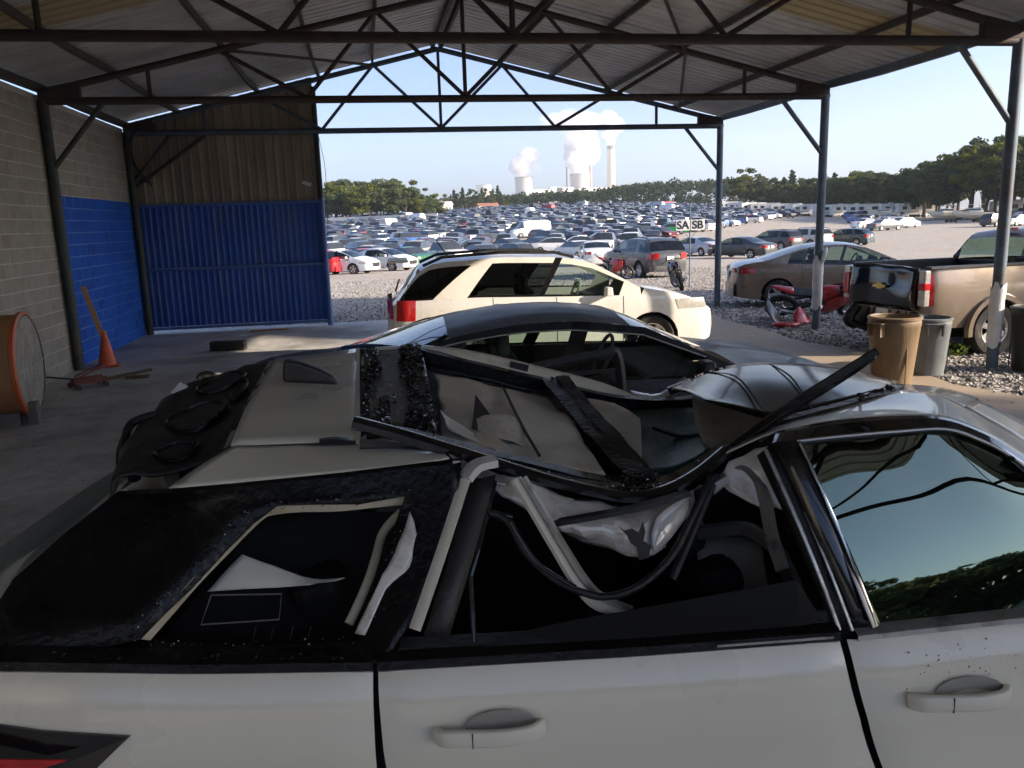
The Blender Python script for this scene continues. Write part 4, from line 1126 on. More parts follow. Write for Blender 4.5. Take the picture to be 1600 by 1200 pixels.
wgrid('inner_trim_panel', [WL([(240, 1015, .2), (350, 880, .36), (420, 800, .46)]), WL([(460, 1015, .2), (470, 900, .36), (500, 800, .46)]), WL([(640, 1015, .2), (640, 900, .36), (650, 800, .46)])], deep, thick=0)
fr_ = WL([(330, 930, .235), (314, 976, .19), (436, 968, .19), (440, 928, .235), (330, 930, .235)])
MB().tube(fr_, 0.0022, 5).build('pocket_frame', M['seat_grey'], wk)
for px in (400, 428, 458, 486): MB().tube(WL([(px, 978, .17), (px - 5, 1000, .15)]), 0.0018, 4).build('vent_rib', M['interior'], wk)
# rear inner space: boot floor and seat backs
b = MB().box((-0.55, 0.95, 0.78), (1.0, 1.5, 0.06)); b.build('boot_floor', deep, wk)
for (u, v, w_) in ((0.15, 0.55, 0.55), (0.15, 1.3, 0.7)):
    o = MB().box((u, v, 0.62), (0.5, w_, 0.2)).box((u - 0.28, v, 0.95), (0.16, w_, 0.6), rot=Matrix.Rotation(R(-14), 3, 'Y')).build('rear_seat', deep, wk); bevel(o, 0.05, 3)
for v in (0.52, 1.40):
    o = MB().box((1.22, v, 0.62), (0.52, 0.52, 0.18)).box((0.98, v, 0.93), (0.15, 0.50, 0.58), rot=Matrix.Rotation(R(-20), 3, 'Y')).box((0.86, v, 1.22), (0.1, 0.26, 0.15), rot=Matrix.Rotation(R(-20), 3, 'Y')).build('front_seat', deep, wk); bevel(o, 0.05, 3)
o = MB().box((1.95, 0.96, 0.92), (0.5, 1.5, 0.3)).build('dashboard', M['interior'], wk); bevel(o, 0.06, 3)
ring = [(1.62 + 0.08 * math.sin(a), 1.36 + 0.18 * math.cos(a), 1.0 + 0.17 * math.sin(a)) for a in np.linspace(0, 2 * math.pi, 19)]
MB().tube(ring, 0.016, 6, cap=False).build('steering_wheel', M['blackplastic'], wk, smooth=60)

# --- rear roof
wgrid('roof_side_panel', [WL([(264, 763, .292), (400, 751, .288), (540, 738, .286), (640, 728, .286), (702, 716, .285)]), WL([(310, 730, .37), (410, 722, .38), (520, 715, .38), (615, 708, .36), (696, 711, .32)]), WL([(364, 698, .47), (430, 698, .475), (500, 696, .475), (570, 695, .47), (690, 707, .36)])], wpaint, thick=0.004)
wgrid('roof_rear_panel', [WL([(360, 697, .49), (425, 694, .49), (500, 691, .49), (556, 687, .49)]), WL([(383, 640, .80), (440, 636, .80), (508, 632, .8), (555, 629, .8)]), WL([(408, 598, 1.12), (460, 594, 1.12), (515, 589, 1.12), (556, 586, 1.12)]), WL([(431, 560, 1.52), (475, 556, 1.52), (520, 550, 1.52), (558, 545, 1.52)])], wpaint, thick=0.004)
wbar('roof_ditch', WL([(366, 699, .478), (450, 698, .482), (520, 694, .482), (560, 691, .48)]), 0.012, 0.008, M['interior'], n_=4)
o = wbar('ditch_clip', WL([(500, 690, .482), (526, 688, .485), (552, 693, .485)]), 0.02, 0.012, blk, amp=.004)
wbar('roof_front_edge', WL([(559, 546, 1.5), (559, 600, 1.05), (559, 640, .76), (560, 692, .47)]), 0.014, 0.014, wpaint)
fin = WL([(443, 596, .98), (443, 575, .98), (445, 560, .98), (470, 565, .98), (500, 575, .98), (520, 586, .98), (531, 600, .98)])
o = MB().add(fin, [tuple(range(7))]).build('shark_fin_antenna', M['blackplastic'], wk); solid(o, 0.045, 0); bevel(o, 0.012, 3, 30)
# broken spoiler and lamp recesses
sp_ = [WL([(428, 562, 1.5), (404, 606, 1.1), (380, 655, .77), (357, 702, .49)]), WL([(362, 580, 1.5), (330, 630, 1.1), (302, 686, .74), (282, 738, .44)]), WL([(292, 602, 1.48), (240, 648, 1.08), (210, 690, .74), (186, 746, .42)]), WL([(280, 620, 1.46), (222, 670, 1.06), (192, 715, .72), (178, 778, .40)])]
wgrid('spoiler', sp_, blk_m, amp=0.018, fr=9, thick=0.01)
def sp_pt(s, t):
    s_, t_ = s * 3, t * 3; i, j = min(2, int(s_)), min(2, int(t_)); a_, b_ = s_ - i, t_ - j
    P = [[np.array(q) for q in r_] for r_ in sp_]
    return (P[i][j] * (1 - b_) + P[i][j + 1] * b_) * (1 - a_) + (P[i + 1][j] * (1 - b_) + P[i + 1][j + 1] * b_) * a_
for (s, t, ds, dt) in ((.33, .16, .17, .09), (.36, .50, .18, .13), (.38, .84, .13, .08), (.14, .33, .05, .10)):
    pts = [tuple(sp_pt(s + ds * math.cos(a), t + dt * math.sin(a)) + np.array([0, 0, .014 + .004 * math.sin(3 * a)])) for a in np.linspace(0, 2 * math.pi, 19)]
    MB().tube(pts, 0.006, 5, cap=False).build('recess_rim', blk, wk, smooth=60)
    c_ = sp_pt(s, t) + np.array([0, 0, .008])
    rows = [[tuple(c_ + (np.array(p) - np.array([0, 0, .006]) - c_) * k) for p in pts] for k in (1.0, .6, .05)]
    MB().grid(rows).build('recess', M['interior'], wk, smooth=60)
wbar('spoiler_seam', WL([(424, 566, 1.47), (398, 612, 1.08), (374, 660, .75), (352, 704, .5)]), 0.012, 0.014, alu, amp=.004)
o = MB().add(WL([(267, 614, 1.30), (281, 598, 1.38), (294, 603, 1.38), (280, 621, 1.30)]), [(0, 1, 2, 3)]).build('loose_plate', M['white'], wk); solid(o, 0.004)
for k, (pts, r_) in enumerate((([(240, 648, 1.05), (205, 662, .98), (195, 690, .88), (192, 720, .80)], .02), ([(230, 690, .8), (205, 715, .7), (210, 745, .6)], .03), ([(200, 670, .95), (188, 700, .9), (186, 725, .85)], .015), ([(290, 615, 1.35), (255, 640, 1.2), (235, 660, 1.1)], .025))):
    wtube('loose_wiring', WL(pts), r_ * .7, blk_m)
wgrid('hatch_side', [WL([(186, 768, .42), (100, 835, .36), (20, 905, .27), (-40, 975, .2)]), [(W(186, 768, .42)[0] - .12, .9, 1.40), (-1.0, .9, 1.3), (-1.15, .9, 1.2), (-1.22, .9, 1.12)], [(W(186, 768, .42)[0] - .10, 1.5, 1.42), (-0.98, 1.6, 1.3), (-1.13, 1.7, 1.2), (-1.2, 1.75, 1.12)]], M['glass_dark'], thick=0)

# --- panoramic roof: shattered rear pane, frame rails, crossbar
wgrid('rear_roof_pane', [WL([(565, 552, 1.48), (610, 545, 1.5), (656, 541, 1.5)]), WL([(566, 596, 1.08), (615, 592, 1.1), (668, 590, 1.1)]), WL([(568, 668, .56), (625, 678, .54), (688, 694, .5)])], mat('grey_black_pane', (0.03, 0.03, 0.031), 0.35, 0.1, 0.25, 6, 0.1, 30, (0.09, 0.085, 0.08), .3, 5, coat=.3), amp=0.006, fr=5, thick=0.006)
wbar('pane_rail', WL([(597, 552, 1.48), (600, 600, 1.07), (608, 672, .57)]), 0.02, 0.016, M['blackgloss'])
wbar('pane_bracket', WL([(612, 556, 1.44), (626, 556, 1.42), (632, 585, 1.17), (630, 600, 1.08)]), 0.014, 0.012, M['blackgloss'])
def shards(name, n_, region, smin, smax, m_, lift=0.006):
    V_, F_ = [], []; k = 0; rr = random.Random(n_)
    for _ in range(n_):
        c = Vector(region(rr)) + Vector((0, 0, lift * rr.random()))
        s = smin + (smax - smin) * rr.random() ** 2
        q = Matrix.Rotation(rr.uniform(0, 6.28), 3, 'Z') @ Matrix.Rotation(rr.gauss(0, .5), 3, 'X') @ Matrix.Rotation(rr.gauss(0, .5), 3, 'Y')
        base = [Vector((rr.uniform(.5, 1) * s * math.cos(a), rr.uniform(.5, 1) * s * math.sin(a), 0)) for a in (0, 1.6, 3.1, 4.7)]
        for h_ in (0, 0.14 * s): V_ += [tuple(c + q @ (p + Vector((0, 0, h_)))) for p in base]
        F_ += [(k, k + 3, k + 2, k + 1), (k + 4, k + 5, k + 6, k + 7), (k, k + 1, k + 5, k + 4), (k + 1, k + 2, k + 6, k + 5), (k + 2, k + 3, k + 7, k + 6), (k + 3, k, k + 4, k + 7)]; k += 8
    me = bpy.data.meshes.new(name); me.from_pydata(V_, [], F_); me.materials.append(m_)
    return tag(link(name, me, wk), kind='stuff')
def quad_reg(a_, b_, c_, d_, bias=None):
    A, B, C_, D = (Vector(W(*p)) for p in (a_, b_, c_, d_))
    def f(rr):
        while True:
            s, t = rr.random(), rr.random()
            if bias is None or mnoise.noise((s * 5, t * 5, 1.3)) + bias(s, t) > 0: break
        return A.lerp(B, s).lerp(D.lerp(C_, s), t) + Vector((0, 0, 0.006))
    return f
shards('glass_crumbs', 3600, quad_reg((565, 552, 1.48), (656, 541, 1.5), (688, 694, .5), (568, 668, .56), lambda s, t: (abs(s - .5) - .28) * 2 + (.35 if t > .42 and s > .45 else -.05)), 0.003, 0.011, M['blackgloss'], .014)
near_rail = [(552, 660, .36), (620, 678, .355), (700, 702, .35), (780, 727, .35), (860, 752, .35), (930, 769, .35), (985, 777, .35), (1040, 768, .35), (1090, 742, .36), (1135, 706, .38)]
wbar('roof_rail_trim', WL(near_rail), 0.045, 0.034, rail_b, sub=6, n_=8, smooth=50)
wbar('roof_rail_seal', WL([(566, 690, .44), (640, 697, .42), (720, 712, .41), (800, 735, .41), (880, 755, .41), (950, 765, .41), (1010, 764, .41), (1070, 745, .42), (1120, 712, .44), (1170, 680, .46)]), 0.05, 0.03, rail_b, sub=6, amp=.003)
wbar('roof_rail_lip', WL([(575, 668, .5), (650, 680, .5), (740, 703, .48), (830, 725, .48), (910, 745, .47), (975, 752, .47)]), 0.06, 0.015, rail_b, amp=.004)
wbar('roof_rail_end', WL([(1120, 714, .39), (1160, 683, .39), (1215, 645, .37), (1290, 598, .34), (1371, 548, .31)]), 0.012, 0.018, rail_b, sub=6)
wbar('roof_rail_end', WL([(1110, 724, .40), (1180, 680, .41), (1240, 640, .40), (1330, 583, .36), (1366, 556, .33)]), 0.012, 0.012, M['blackgloss'], sub=6)
wbar('rail_highlight_strip', WL([(1000, 785, .34), (1060, 775, .345), (1110, 745, .35), (1170, 700, .37), (1200, 678, .4)]), 0.016, 0.010, M['blackgloss'], sub=6)
cb = [(862, 600, 1.36), (890, 635, 1.08), (925, 675, .82), (960, 715, .62), (1002, 757, .44)]
wbar('roof_crossbar', WL(cb), 0.075, 0.05, blk, amp=0.006)
wbar('crossbar_flange', WL([(p[0] + 16, p[1] - 8, p[2]) for p in cb]), 0.05, 0.02, blk_m, amp=0.008, seed=4)
wgrid('torn_film', [WL([(905, 632, 1.08), (930, 655, .95), (975, 685, .78)]), WL([(925, 640, 1.0), (950, 660, .9), (972, 700, .72)])], mat('clear_film', (0.45, 0.45, 0.46), 0.15, 0.1, 0.2, 30, 0.4, 60, coat=.8), amp=0.012, fr=22)
shards('glass_crumbs', 1300, quad_reg((862, 596, 1.36), (885, 592, 1.36), (1020, 752, .44), (985, 760, .44)), 0.003, 0.010, M['blackgloss'], .012)
shards('glass_crumbs', 260, quad_reg((960, 752, .40), (1030, 740, .42), (1040, 770, .36), (950, 775, .36)), 0.002, 0.008, M['blackgloss'], .01)
def edge_reg(pts):
    P = [Vector(p) for p in pts]
    def f(rr):
        i = rr.randrange(len(P) - 1); return P[i].lerp(P[i + 1], rr.random()) + Vector((rr.gauss(0, .008), -.004 + rr.gauss(0, .003), rr.gauss(0, .008)))
    return f
mid_ = [tuple(np.array(a_) * .93 + np.array(b_) * .07) for a_, b_ in zip(inner, outer)]
shards('glass_crumbs', 700, edge_reg(mid_ + [mid_[0]]), 0.0015, 0.006, M['blackgloss'], .002)
shards('glass_crumbs', 420, edge_reg(WL([(640, 770, .27), (660, 800, .24), (668, 850, .2), (650, 900, .15), (610, 960, .1)])), 0.003, 0.014, blk_m, .006)
shards('glass_crumbs', 260, edge_reg(WL([(60, 1036, .015), (200, 1032, .015), (400, 1034, .013), (590, 1028, .013)])), 0.002, 0.009, M['blackgloss'], .004)
shards('glass_crumbs', 220, edge_reg(WL([(p[0], p[1] - 6, p[2] + .01) for p in near_rail])), 0.0015, 0.005, M['glassbits'], .006)
shards('glass_crumbs', 260, edge_reg(mid_ + [mid_[0]]), 0.001, 0.004, M['glassbits'], .002)
shards('glass_crumbs', 160, quad_reg((575, 560, 1.4), (650, 550, 1.42), (682, 690, .52), (575, 664, .58)), 0.0015, 0.005, M['glassbits'], .014)
# headliner folds hanging in the opening
wgrid('headliner', [WL([(672, 588, 1.36), (740, 597, 1.36), (800, 610, 1.36), (870, 625, 1.34)]), WL([(690, 625, 1.06), (735, 630, 1.05), (800, 640, 1.0), (890, 650, 1.0)]), WL([(690, 668, .78), (760, 670, .74), (830, 680, .72), (915, 690, .70)]), WL([(700, 690, .62), (770, 708, .57), (850, 730, .53), (945, 748, .50)])], liner, amp=0.02, fr=4.5, sub=6, thick=0.006, seed=2)
wgrid('headliner_fold', [WL([(695, 655, .74), (700, 670, .7), (740, 690, .64), (780, 704, .58)]), WL([(688, 640, .8), (712, 660, .76), (760, 690, .67), (790, 708, .6)])], mat('pale_liner', (0.55, 0.52, 0.45), 0.8, 0, 0.08, 5), amp=0.006)
o = MB().add(WL([(743, 622, 1.0), (760, 645, .9), (790, 690, .72), (820, 706, .62), (738, 676, .76)]), [(0, 1, 2, 3, 4)]).build('headliner_slit', M['interior'], wk); o.location = (0, -0.03, 0.02)
wbar('liner_seam', [tuple(np.array(W(*p)) + np.array([0, -0.03, 0.02])) for p in ((784, 606, 1.33), (800, 640, 1.03), (820, 680, .75), (842, 718, .58))], 0.008, 0.006, blk_m)
wgrid('headliner_front', [WL([(905, 622, 1.28), (960, 632, 1.25), (1000, 655, 1.15)]), WL([(960, 690, .85), (985, 700, .8), (1002, 735, .62)])], liner, amp=0.012, fr=6, thick=0.005)
wgrid('headliner_front', [WL([(1085, 618, 1.25), (1150, 632, 1.1), (1205, 645, .8)]), WL([(1090, 665, .95), (1140, 685, .75), (1180, 683, .60)]), WL([(1100, 700, .72), (1130, 702, .6), (1150, 695, .54)])], liner, amp=0.012, fr=5, thick=0.005, seed=5)
wgrid('windscreen', [WL([(985, 640, 1.35), (1040, 640, 1.35), (1100, 636, 1.3)]), WL([(990, 690, .98), (1045, 690, .95), (1100, 680, .9)]), WL([(1003, 742, .62), (1060, 735, .58), (1110, 706, .58)])], crackg, amp=0.012, fr=6, thick=0.006)
wbar('wiper_strip', WL([(1022, 668, 1.05), (1060, 680, .97), (1098, 679, .92)]), 0.02, 0.012, blk_m)
# far edge of the roof
wgrid('far_roof_rail', [WL([(560, 545, 1.50), (655, 540, 1.52), (740, 549, 1.52), (860, 577, 1.52), (940, 598, 1.5), (1000, 622, 1.48)]), WL([(600, 547, 1.49), (668, 545, 1.47), (745, 566, 1.45), (865, 598, 1.44), (945, 614, 1.44), (1005, 630, 1.45)])], wpaint, thick=0.004)
wgrid('far_rail_inner', [WL([(660, 546, 1.47), (745, 567, 1.44), (865, 599, 1.43), (1005, 630, 1.44)]), WL([(664, 575, 1.40), (745, 593, 1.38), (865, 618, 1.37), (1005, 640, 1.38)])], blk, amp=.006, thick=0.006)
wbar('far_rail_bar', WL([(655, 556, 1.45), (740, 578, 1.42), (860, 606, 1.41), (960, 630, 1.42), (1060, 634, 1.42), (1130, 622, 1.42), (1225, 612, 1.3)]), 0.05, 0.06, blk, amp=.003)
o = MB().box((0, 0, 0), (0.075, 0.02, 0.03)).build('grab_handle_clip', blk_m, wk); o.location = W(811, 573, 1.475); o.rotation_euler = (0, R(14), 0)
wgrid('far_body_fold', [WL([(985, 612, 1.6), (1030, 615, 1.55), (1070, 590, 1.5)]), WL([(1000, 628, 1.48), (1035, 624, 1.47), (1085, 606, 1.45)])], wpaint_c, amp=.01)
# front roof: bulging dark pane and white edge
pane = mat('front_roof_pane', (0.003, 0.0026, 0.0023), 0.14, 0, 0.2, 5, dirt=(0.007, 0.006, 0.005), damt=.1, dscale=3, spec=.2)
_fe = WL([(1042, 608, 1.38), (1100, 583, 1.40), (1170, 568, 1.40), (1260, 570, 1.38), (1340, 581, 1.3), (1402, 599, 1.12)])
_ne = WL([(1108, 628, .66), (1150, 640, .56), (1215, 656, .48), (1280, 641, .52), (1340, 622, .6), (1398, 604, .76)])
wgrid('front_roof_pane', [_fe, [tuple((np.array(a_) + np.array(b_)) / 2 + np.array([0, 0, .012])) for a_, b_ in zip(_fe, _ne)], _ne], pane, thick=0.006)
for pts in ([(1100, 583, 1.4), (1150, 590, 1.05), (1190, 640, .55)], [(1200, 569, 1.39), (1235, 590, .98), (1268, 640, .53)]): wbar('pane_crease', [(p[0], p[1], p[2] + .004) for p in WL(pts)], .006, .003, M['interior'], n_=4)
wbar('front_pane_edge', WL([(1045, 612, 1.34), (1090, 600, 1.3), (1150, 604, 1.15), (1200, 612, 1.05), (1222, 640, .7)]), 0.04, 0.03, blk, amp=.006)
wbar('front_pane_gap', WL([(1190, 668, .46), (1250, 652, .47), (1320, 634, .53), (1380, 616, .62), (1404, 606, .74)]), 0.035, 0.02, blk, amp=.003)
shards('glass_crumbs', 160, quad_reg((1340, 624, .58), (1395, 606, .72), (1400, 612, .66), (1350, 632, .55)), 0.003, 0.012, M['blackgloss'], .01)
shards('glass_crumbs', 220, quad_reg((1075, 590, 1.4), (1140, 575, 1.4), (1150, 602, 1.2), (1090, 606, 1.25)), 0.003, 0.012, M['blackgloss'], .01)
wgrid('roof_edge_panel', [WL([(1150, 692, .45), (1225, 662, .45), (1300, 642, .50), (1390, 614, .62), (1450, 614, .62), (1505, 637, .52), (1570, 675, .44), (1660, 725, .40)]), WL([(1142, 700, .40), (1220, 668, .39), (1300, 650, .40), (1395, 636, .42), (1462, 634, .40), (1515, 652, .36), (1572, 684, .33), (1660, 738, .30)]), WL([(1135, 708, .34), (1214, 674, .285), (1300, 658, .265), (1400, 650, .245), (1470, 652, .23), (1522, 668, .21), (1573, 694, .195), (1660, 752, .165)])], wpaint, thick=0.004)
wgrid('roof_front_skin', [WL([(1390, 613, .63), (1450, 614, .63), (1505, 637, .53)]), WL([(1404, 602, .95), (1470, 610, .95), (1525, 630, .9)]), WL([(1402, 600, 1.12), (1470, 606, 1.3), (1530, 622, 1.3)])], wpaint, thick=0.004)
# --- front door: frame, glass, pillar covers
top_c = [(1205, 692, .205), (1300, 682, .185), (1400, 672, .17), (1478, 668, .16), (1530, 684, .15), (1580, 710, .135), (1660, 770, .11)]
wgrid('door_frame_top', [WL([(1214, 675, .28), (1300, 659, .26), (1400, 651, .24), (1470, 653, .225), (1522, 669, .205), (1573, 695, .19), (1660, 753, .16)]), WL([(p[0], p[1] + 6, p[2]) for p in top_c])], M['blackgloss'], thick=0.006)
wbar('frame_chrome', WL([(1245, 689, .192), (1320, 681, .178), (1400, 674, .168), (1478, 670, .156), (1530, 686, .146), (1580, 712, .133), (1660, 772, .108)]), 0.006, 0.008, M['chrome'], n_=6)
gl_door = glass('door_glass', (0.04, 0.06, 0.05), 0.01, 0.95, 2.7)
gl_door.node_tree.nodes['Glossy BSDF'].inputs[0].default_value = (0.80, 0.98, 0.78, 1)
tops = WL([(1252, 694, .205), (1320, 684, .198), (1400, 677, .19), (1478, 673, .178), (1530, 689, .166), (1580, 715, .15), (1660, 775, .125), (1760, 860, .1)])
bots = [(u, 0.022, belt_z(u) + 0.012) for u in np.linspace(W(1368, 980, .02)[0], 2.32, 8)]
rows = []
for i in range(8):
    a_, c_ = np.array(tops[i]), np.array(bots[i]); row = []
    for k in range(13):
        t = k / 12; p = a_ + (c_ - a_) * t; p[1] -= 0.020 * math.sin(math.pi * t) * (0.5 + 0.5 * min(1, (a_[2] - c_[2]) / .4)); row.append(tuple(p))
    rows.append(row)
rows2 = [catmull([rows[i][k] for i in range(8)], 4) for k in range(13)]
MB().grid(rows2).build('front_door_glass', gl_door, wk, smooth=80)
def strip(name, a_, b_, m_, w_=0.03, h_=0.012, bow=0.02, parent=wk):
    A, B = np.array(W(*a_)), np.array(W(*b_)); P = []
    for k in range(9):
        t = k / 8; p = A + (B - A) * t; p[1] -= bow * math.sin(math.pi * t); P.append(tuple(p))
    return MB().tube(P, w_ / 2, 8, flat=(w_, h_)).build(name, m_, parent, smooth=40)
def bow_grid(name, tl_, tr_, bl_, br_, m_, bow=0.022):
    A, B, C_, D = (np.array(W(*p)) for p in (tl_, tr_, bl_, br_)); rows = []
    for k in range(9):
        t = k / 8; row = []
        for s in (0, .5, 1):
            p = (A + (B - A) * s) * (1 - t) + (C_ + (D - C_) * s) * t; p[1] -= bow * math.sin(math.pi * t); row.append(tuple(p))
        rows.append(row)
    o = MB().grid(rows).build(name, m_, wk, smooth=60); solid(o, 0.005); return o
bow_grid('pillar_cover', (1208, 694, .205), (1252, 690, .188), (1338, 992, .012), (1372, 980, .012), M['blackgloss'])
strip('pillar_chrome', (1250, 692, .184), (1370, 978, .008), M['chrome'], 0.007, 0.007, .024)
bow_grid('pillar_cover', (1183, 712, .24), (1206, 694, .215), (1306, 992, .03), (1336, 992, .02), blk_m)
strip('pillar_edge_strip', (1196, 702, .215), (1312, 984, .012), alu, 0.012, 0.008, .026)
strip('pillar_edge_strip', (1258, 800, .125), (1332, 985, .006), alu, 0.009, 0.006, .012)
strip('pillar_seal', (1300, 815, .11), (1368, 978, .006), M['blackgloss'], 0.03, 0.01, .01)
strip('front_frame_seal', (1580, 716, .128), (1800, 900, .1), M['blackgloss'], 0.03, 0.012, .0)
wgrid('a_pillar', [WL([(1505, 637, .52), (1570, 675, .44), (1660, 725, .40)]) + [(2.35, .2, 1.22)], WL([(1530, 625, .9), (1600, 660, .80), (1690, 715, .75)]) + [(2.5, .3, 1.2)]], wpaint)
wgrid('windscreen_pane', [WL([(1530, 622, 1.3), (1530, 628, .92)]) + [(1.75, .45, 1.5)], [(2.5, 1.75, 1.17), (2.55, .9, 1.2), (2.5, .15, 1.17)]], M['glass_dark'], thick=0)
# --- crumpled metal where the near roof rail folded down
wgrid('folded_roof_metal', [WL([(745, 728, .335), (830, 757, .335), (920, 780, .335), (1000, 790, .335), (1085, 766, .335)]), WL([(765, 752, .30), (845, 788, .28), (925, 806, .26), (1000, 812, .26), (1080, 790, .30)]), WL([(800, 782, .29), (860, 815, .25), (930, 832, .215), (990, 838, .215), (1060, 822, .28)]), WL([(825, 792, .32), (880, 838, .29), (940, 860, .24), (990, 874, .19), (1040, 852, .27)])], wpaint_c, sub=4, amp=0.022, fr=8.5, thick=0.003, smooth=14)
o = MB().add(WL([(962, 816, .185), (974, 826, .185), (986, 823, .185), (996, 829, .185), (1003, 811, .185), (1007, 828, .185), (1004, 842, .185), (1016, 850, .185), (1012, 869, .185), (997, 873, .185), (993, 852, .185), (984, 846, .185), (978, 834, .185)]), [tuple(range(13))]).build('tear', M['interior'], wk); o.location = (0, -0.012, 0)
wgrid('folded_flap', [WL([(1015, 832, .22), (1035, 800, .25), (1080, 772, .28)]), WL([(1022, 866, .2), (1050, 838, .24), (1078, 795, .28)])], wpaint_c, amp=.006, fr=15, smooth=30)
wbar('fold_strip', WL([(860, 818, .24), (930, 806, .22), (1000, 792, .22), (1075, 770, .26)]), 0.03, 0.012, blk_m)
wgrid('bracket_metal', [WL([(695, 700, .34), (740, 728, .32), (800, 748, .28)]), WL([(712, 726, .31), (752, 748, .29), (795, 760, .26)])], alu, amp=.01, fr=20, smooth=25)
# hanging frame strips, seals and cables of the rear door opening
wbar('bent_frame_strip', WL([(806, 748, .255), (836, 800, .22), (870, 858, .18), (905, 915, .13), (935, 945, .10), (985, 955, .09)]), 0.036, 0.010, wpaint)
wbar('bent_frame_edge', WL([(818, 746, .25), (850, 800, .215), (884, 858, .175), (922, 915, .125), (955, 940, .1), (988, 952, .085)]), 0.012, 0.014, alu)
strip('rear_frame_strip', (727, 748, .262), (648, 984, .035), wpaint, 0.030, 0.010, .02)
wbar('rear_frame_top', WL([(727, 748, .262), (745, 728, .285), (775, 720, .30)]), 0.04, 0.02, wpaint_c)
bow_grid('rear_frame_seal', (735, 752, .262), (775, 742, .275), (662, 992, .035), (700, 1000, .035), blk_m)
strip('frame_rubber', (772, 752, .28), (732, 905, .12), M['blackgloss'], 0.018, 0.012, .02)
strip('frame_rubber', (735, 900, .12), (742, 1020, .03), M['blackgloss'], 0.012, 0.012, .0)
o = MB().box((0, 0, 0), (.02, .02, .045)).build('latch', alu, wk); o.location = W(749, 795, .24); o.rotation_euler = (0, R(20), 0)
o = MB().box((0, 0, 0), (.018, .02, .03)).build('latch', alu, wk); o.location = W(724, 852, .18); o.rotation_euler = (0, R(20), 0)
wtube('door_seal', WL([(700, 805, .22), (745, 800, .22), (790, 812, .21), (820, 862, .17), (860, 900, .14), (905, 924, .11), (950, 932, .1), (1000, 915, .11), (1050, 868, .15), (1085, 800, .22), (1112, 745, .30)]), 0.010, blk_m)
wtube('door_seal', WL([(798, 815, .2), (840, 880, .15), (900, 918, .11)]), 0.006, M['blackgloss'])
wtube('cable', WL([(688, 812, .23), (720, 802, .23), (760, 800, .235), (800, 808, .24)]), 0.008, M['blackgloss'])
wtube('door_seal', WL([(1120, 742, .32), (1095, 800, .26), (1070, 860, .2), (1050, 905, .16)]), 0.012, blk_m)
# B pillar remains
wgrid('pillar_stump', [WL([(1140, 720, .34), (1180, 700, .33), (1205, 700, .31)]), WL([(1130, 760, .32), (1185, 735, .3), (1222, 760, .27)]), WL([(1185, 790, .27), (1215, 790, .26), (1240, 820, .22)])], wpaint_c, amp=.012, fr=14, smooth=30)
wbar('pillar_flange', WL([(1110, 765, .34), (1140, 742, .34), (1165, 735, .32), (1190, 770, .28), (1205, 830, .22), (1222, 890, .15)]), 0.02, 0.03, alu, amp=.004)
wbar('seat_belt_arch', WL([(1090, 832, .30), (1125, 828, .28), (1165, 826, .26), (1205, 850, .22), (1230, 890, .16), (1245, 930, .1), (1252, 965, .06)]), 0.03, 0.03, blk_m)
wgrid('pillar_trim_panel', [WL([(1085, 845, .42), (1150, 838, .4), (1190, 850, .36)]), WL([(1100, 930, .3), (1160, 925, .28), (1200, 918, .25)])], M['seat_grey'])
o = MB().box((0, 0, 0), (.06, .03, .02), rot=Matrix.Rotation(R(-30), 3, 'Y')).build('belt_bracket', alu, wk); o.location = W(1120, 755, .31)
# low remaining pane in the rear door
pn = WL([(742, 1032, .03), (800, 990, .032), (900, 968, .035), (1060, 940, .04), (1245, 906, .05), (1295, 985, .03), (1318, 1006, .02)])
pn2 = [(p[0], 0.022, belt_z(p[0]) + 0.03) for p in pn]
b = MB().grid([pn[:7], pn2]); o = b.build('rear_door_glass', mat('smoked_pane', (0.003, 0.003, 0.003), 0.35, 0, .2, 6, spec=.15), wk)
wbar('rear_sill_trim', [(u, 0.055, belt_z(u) + .03) for u in np.linspace(0.05, 1.12, 6)], .05, .02, blk_m)
# scrape of reddish dust on the front door
wbar('belt_highlight', [(u, -0.010, belt_z(u) + .018) for u in np.linspace(0.80, 1.08, 5)], .004, .006, alu)  # short metal strip put in as the bright highlight on the rear door belt
V_, F_ = [], []; rr = random.Random(8)
for _ in range(95):
    p = W(1490 + rr.gauss(0, 45), 1030 + rr.gauss(0, 26), -.05); u, z = p[0], p[2]
    if u < 1.15 or belt_z(u) - z < .02: continue
    v = side_v(u, belt_z(u) - z) - 0.0075; q = 0.0009 + 0.0024 * rr.random() ** 3; k = len(V_)
    V_ += [(u - q, v, z), (u, v, z - q * 1.4), (u + q, v, z), (u, v, z + q * .8)]; F_.append((k, k + 1, k + 2, k + 3))
me = bpy.data.meshes.new('dried_specks'); me.from_pydata(V_, [], F_); me.materials.append(mat('dried_brown', (0.22, 0.13, 0.10), .7)); tag(link('dried_specks', me, wk), kind='stuff')

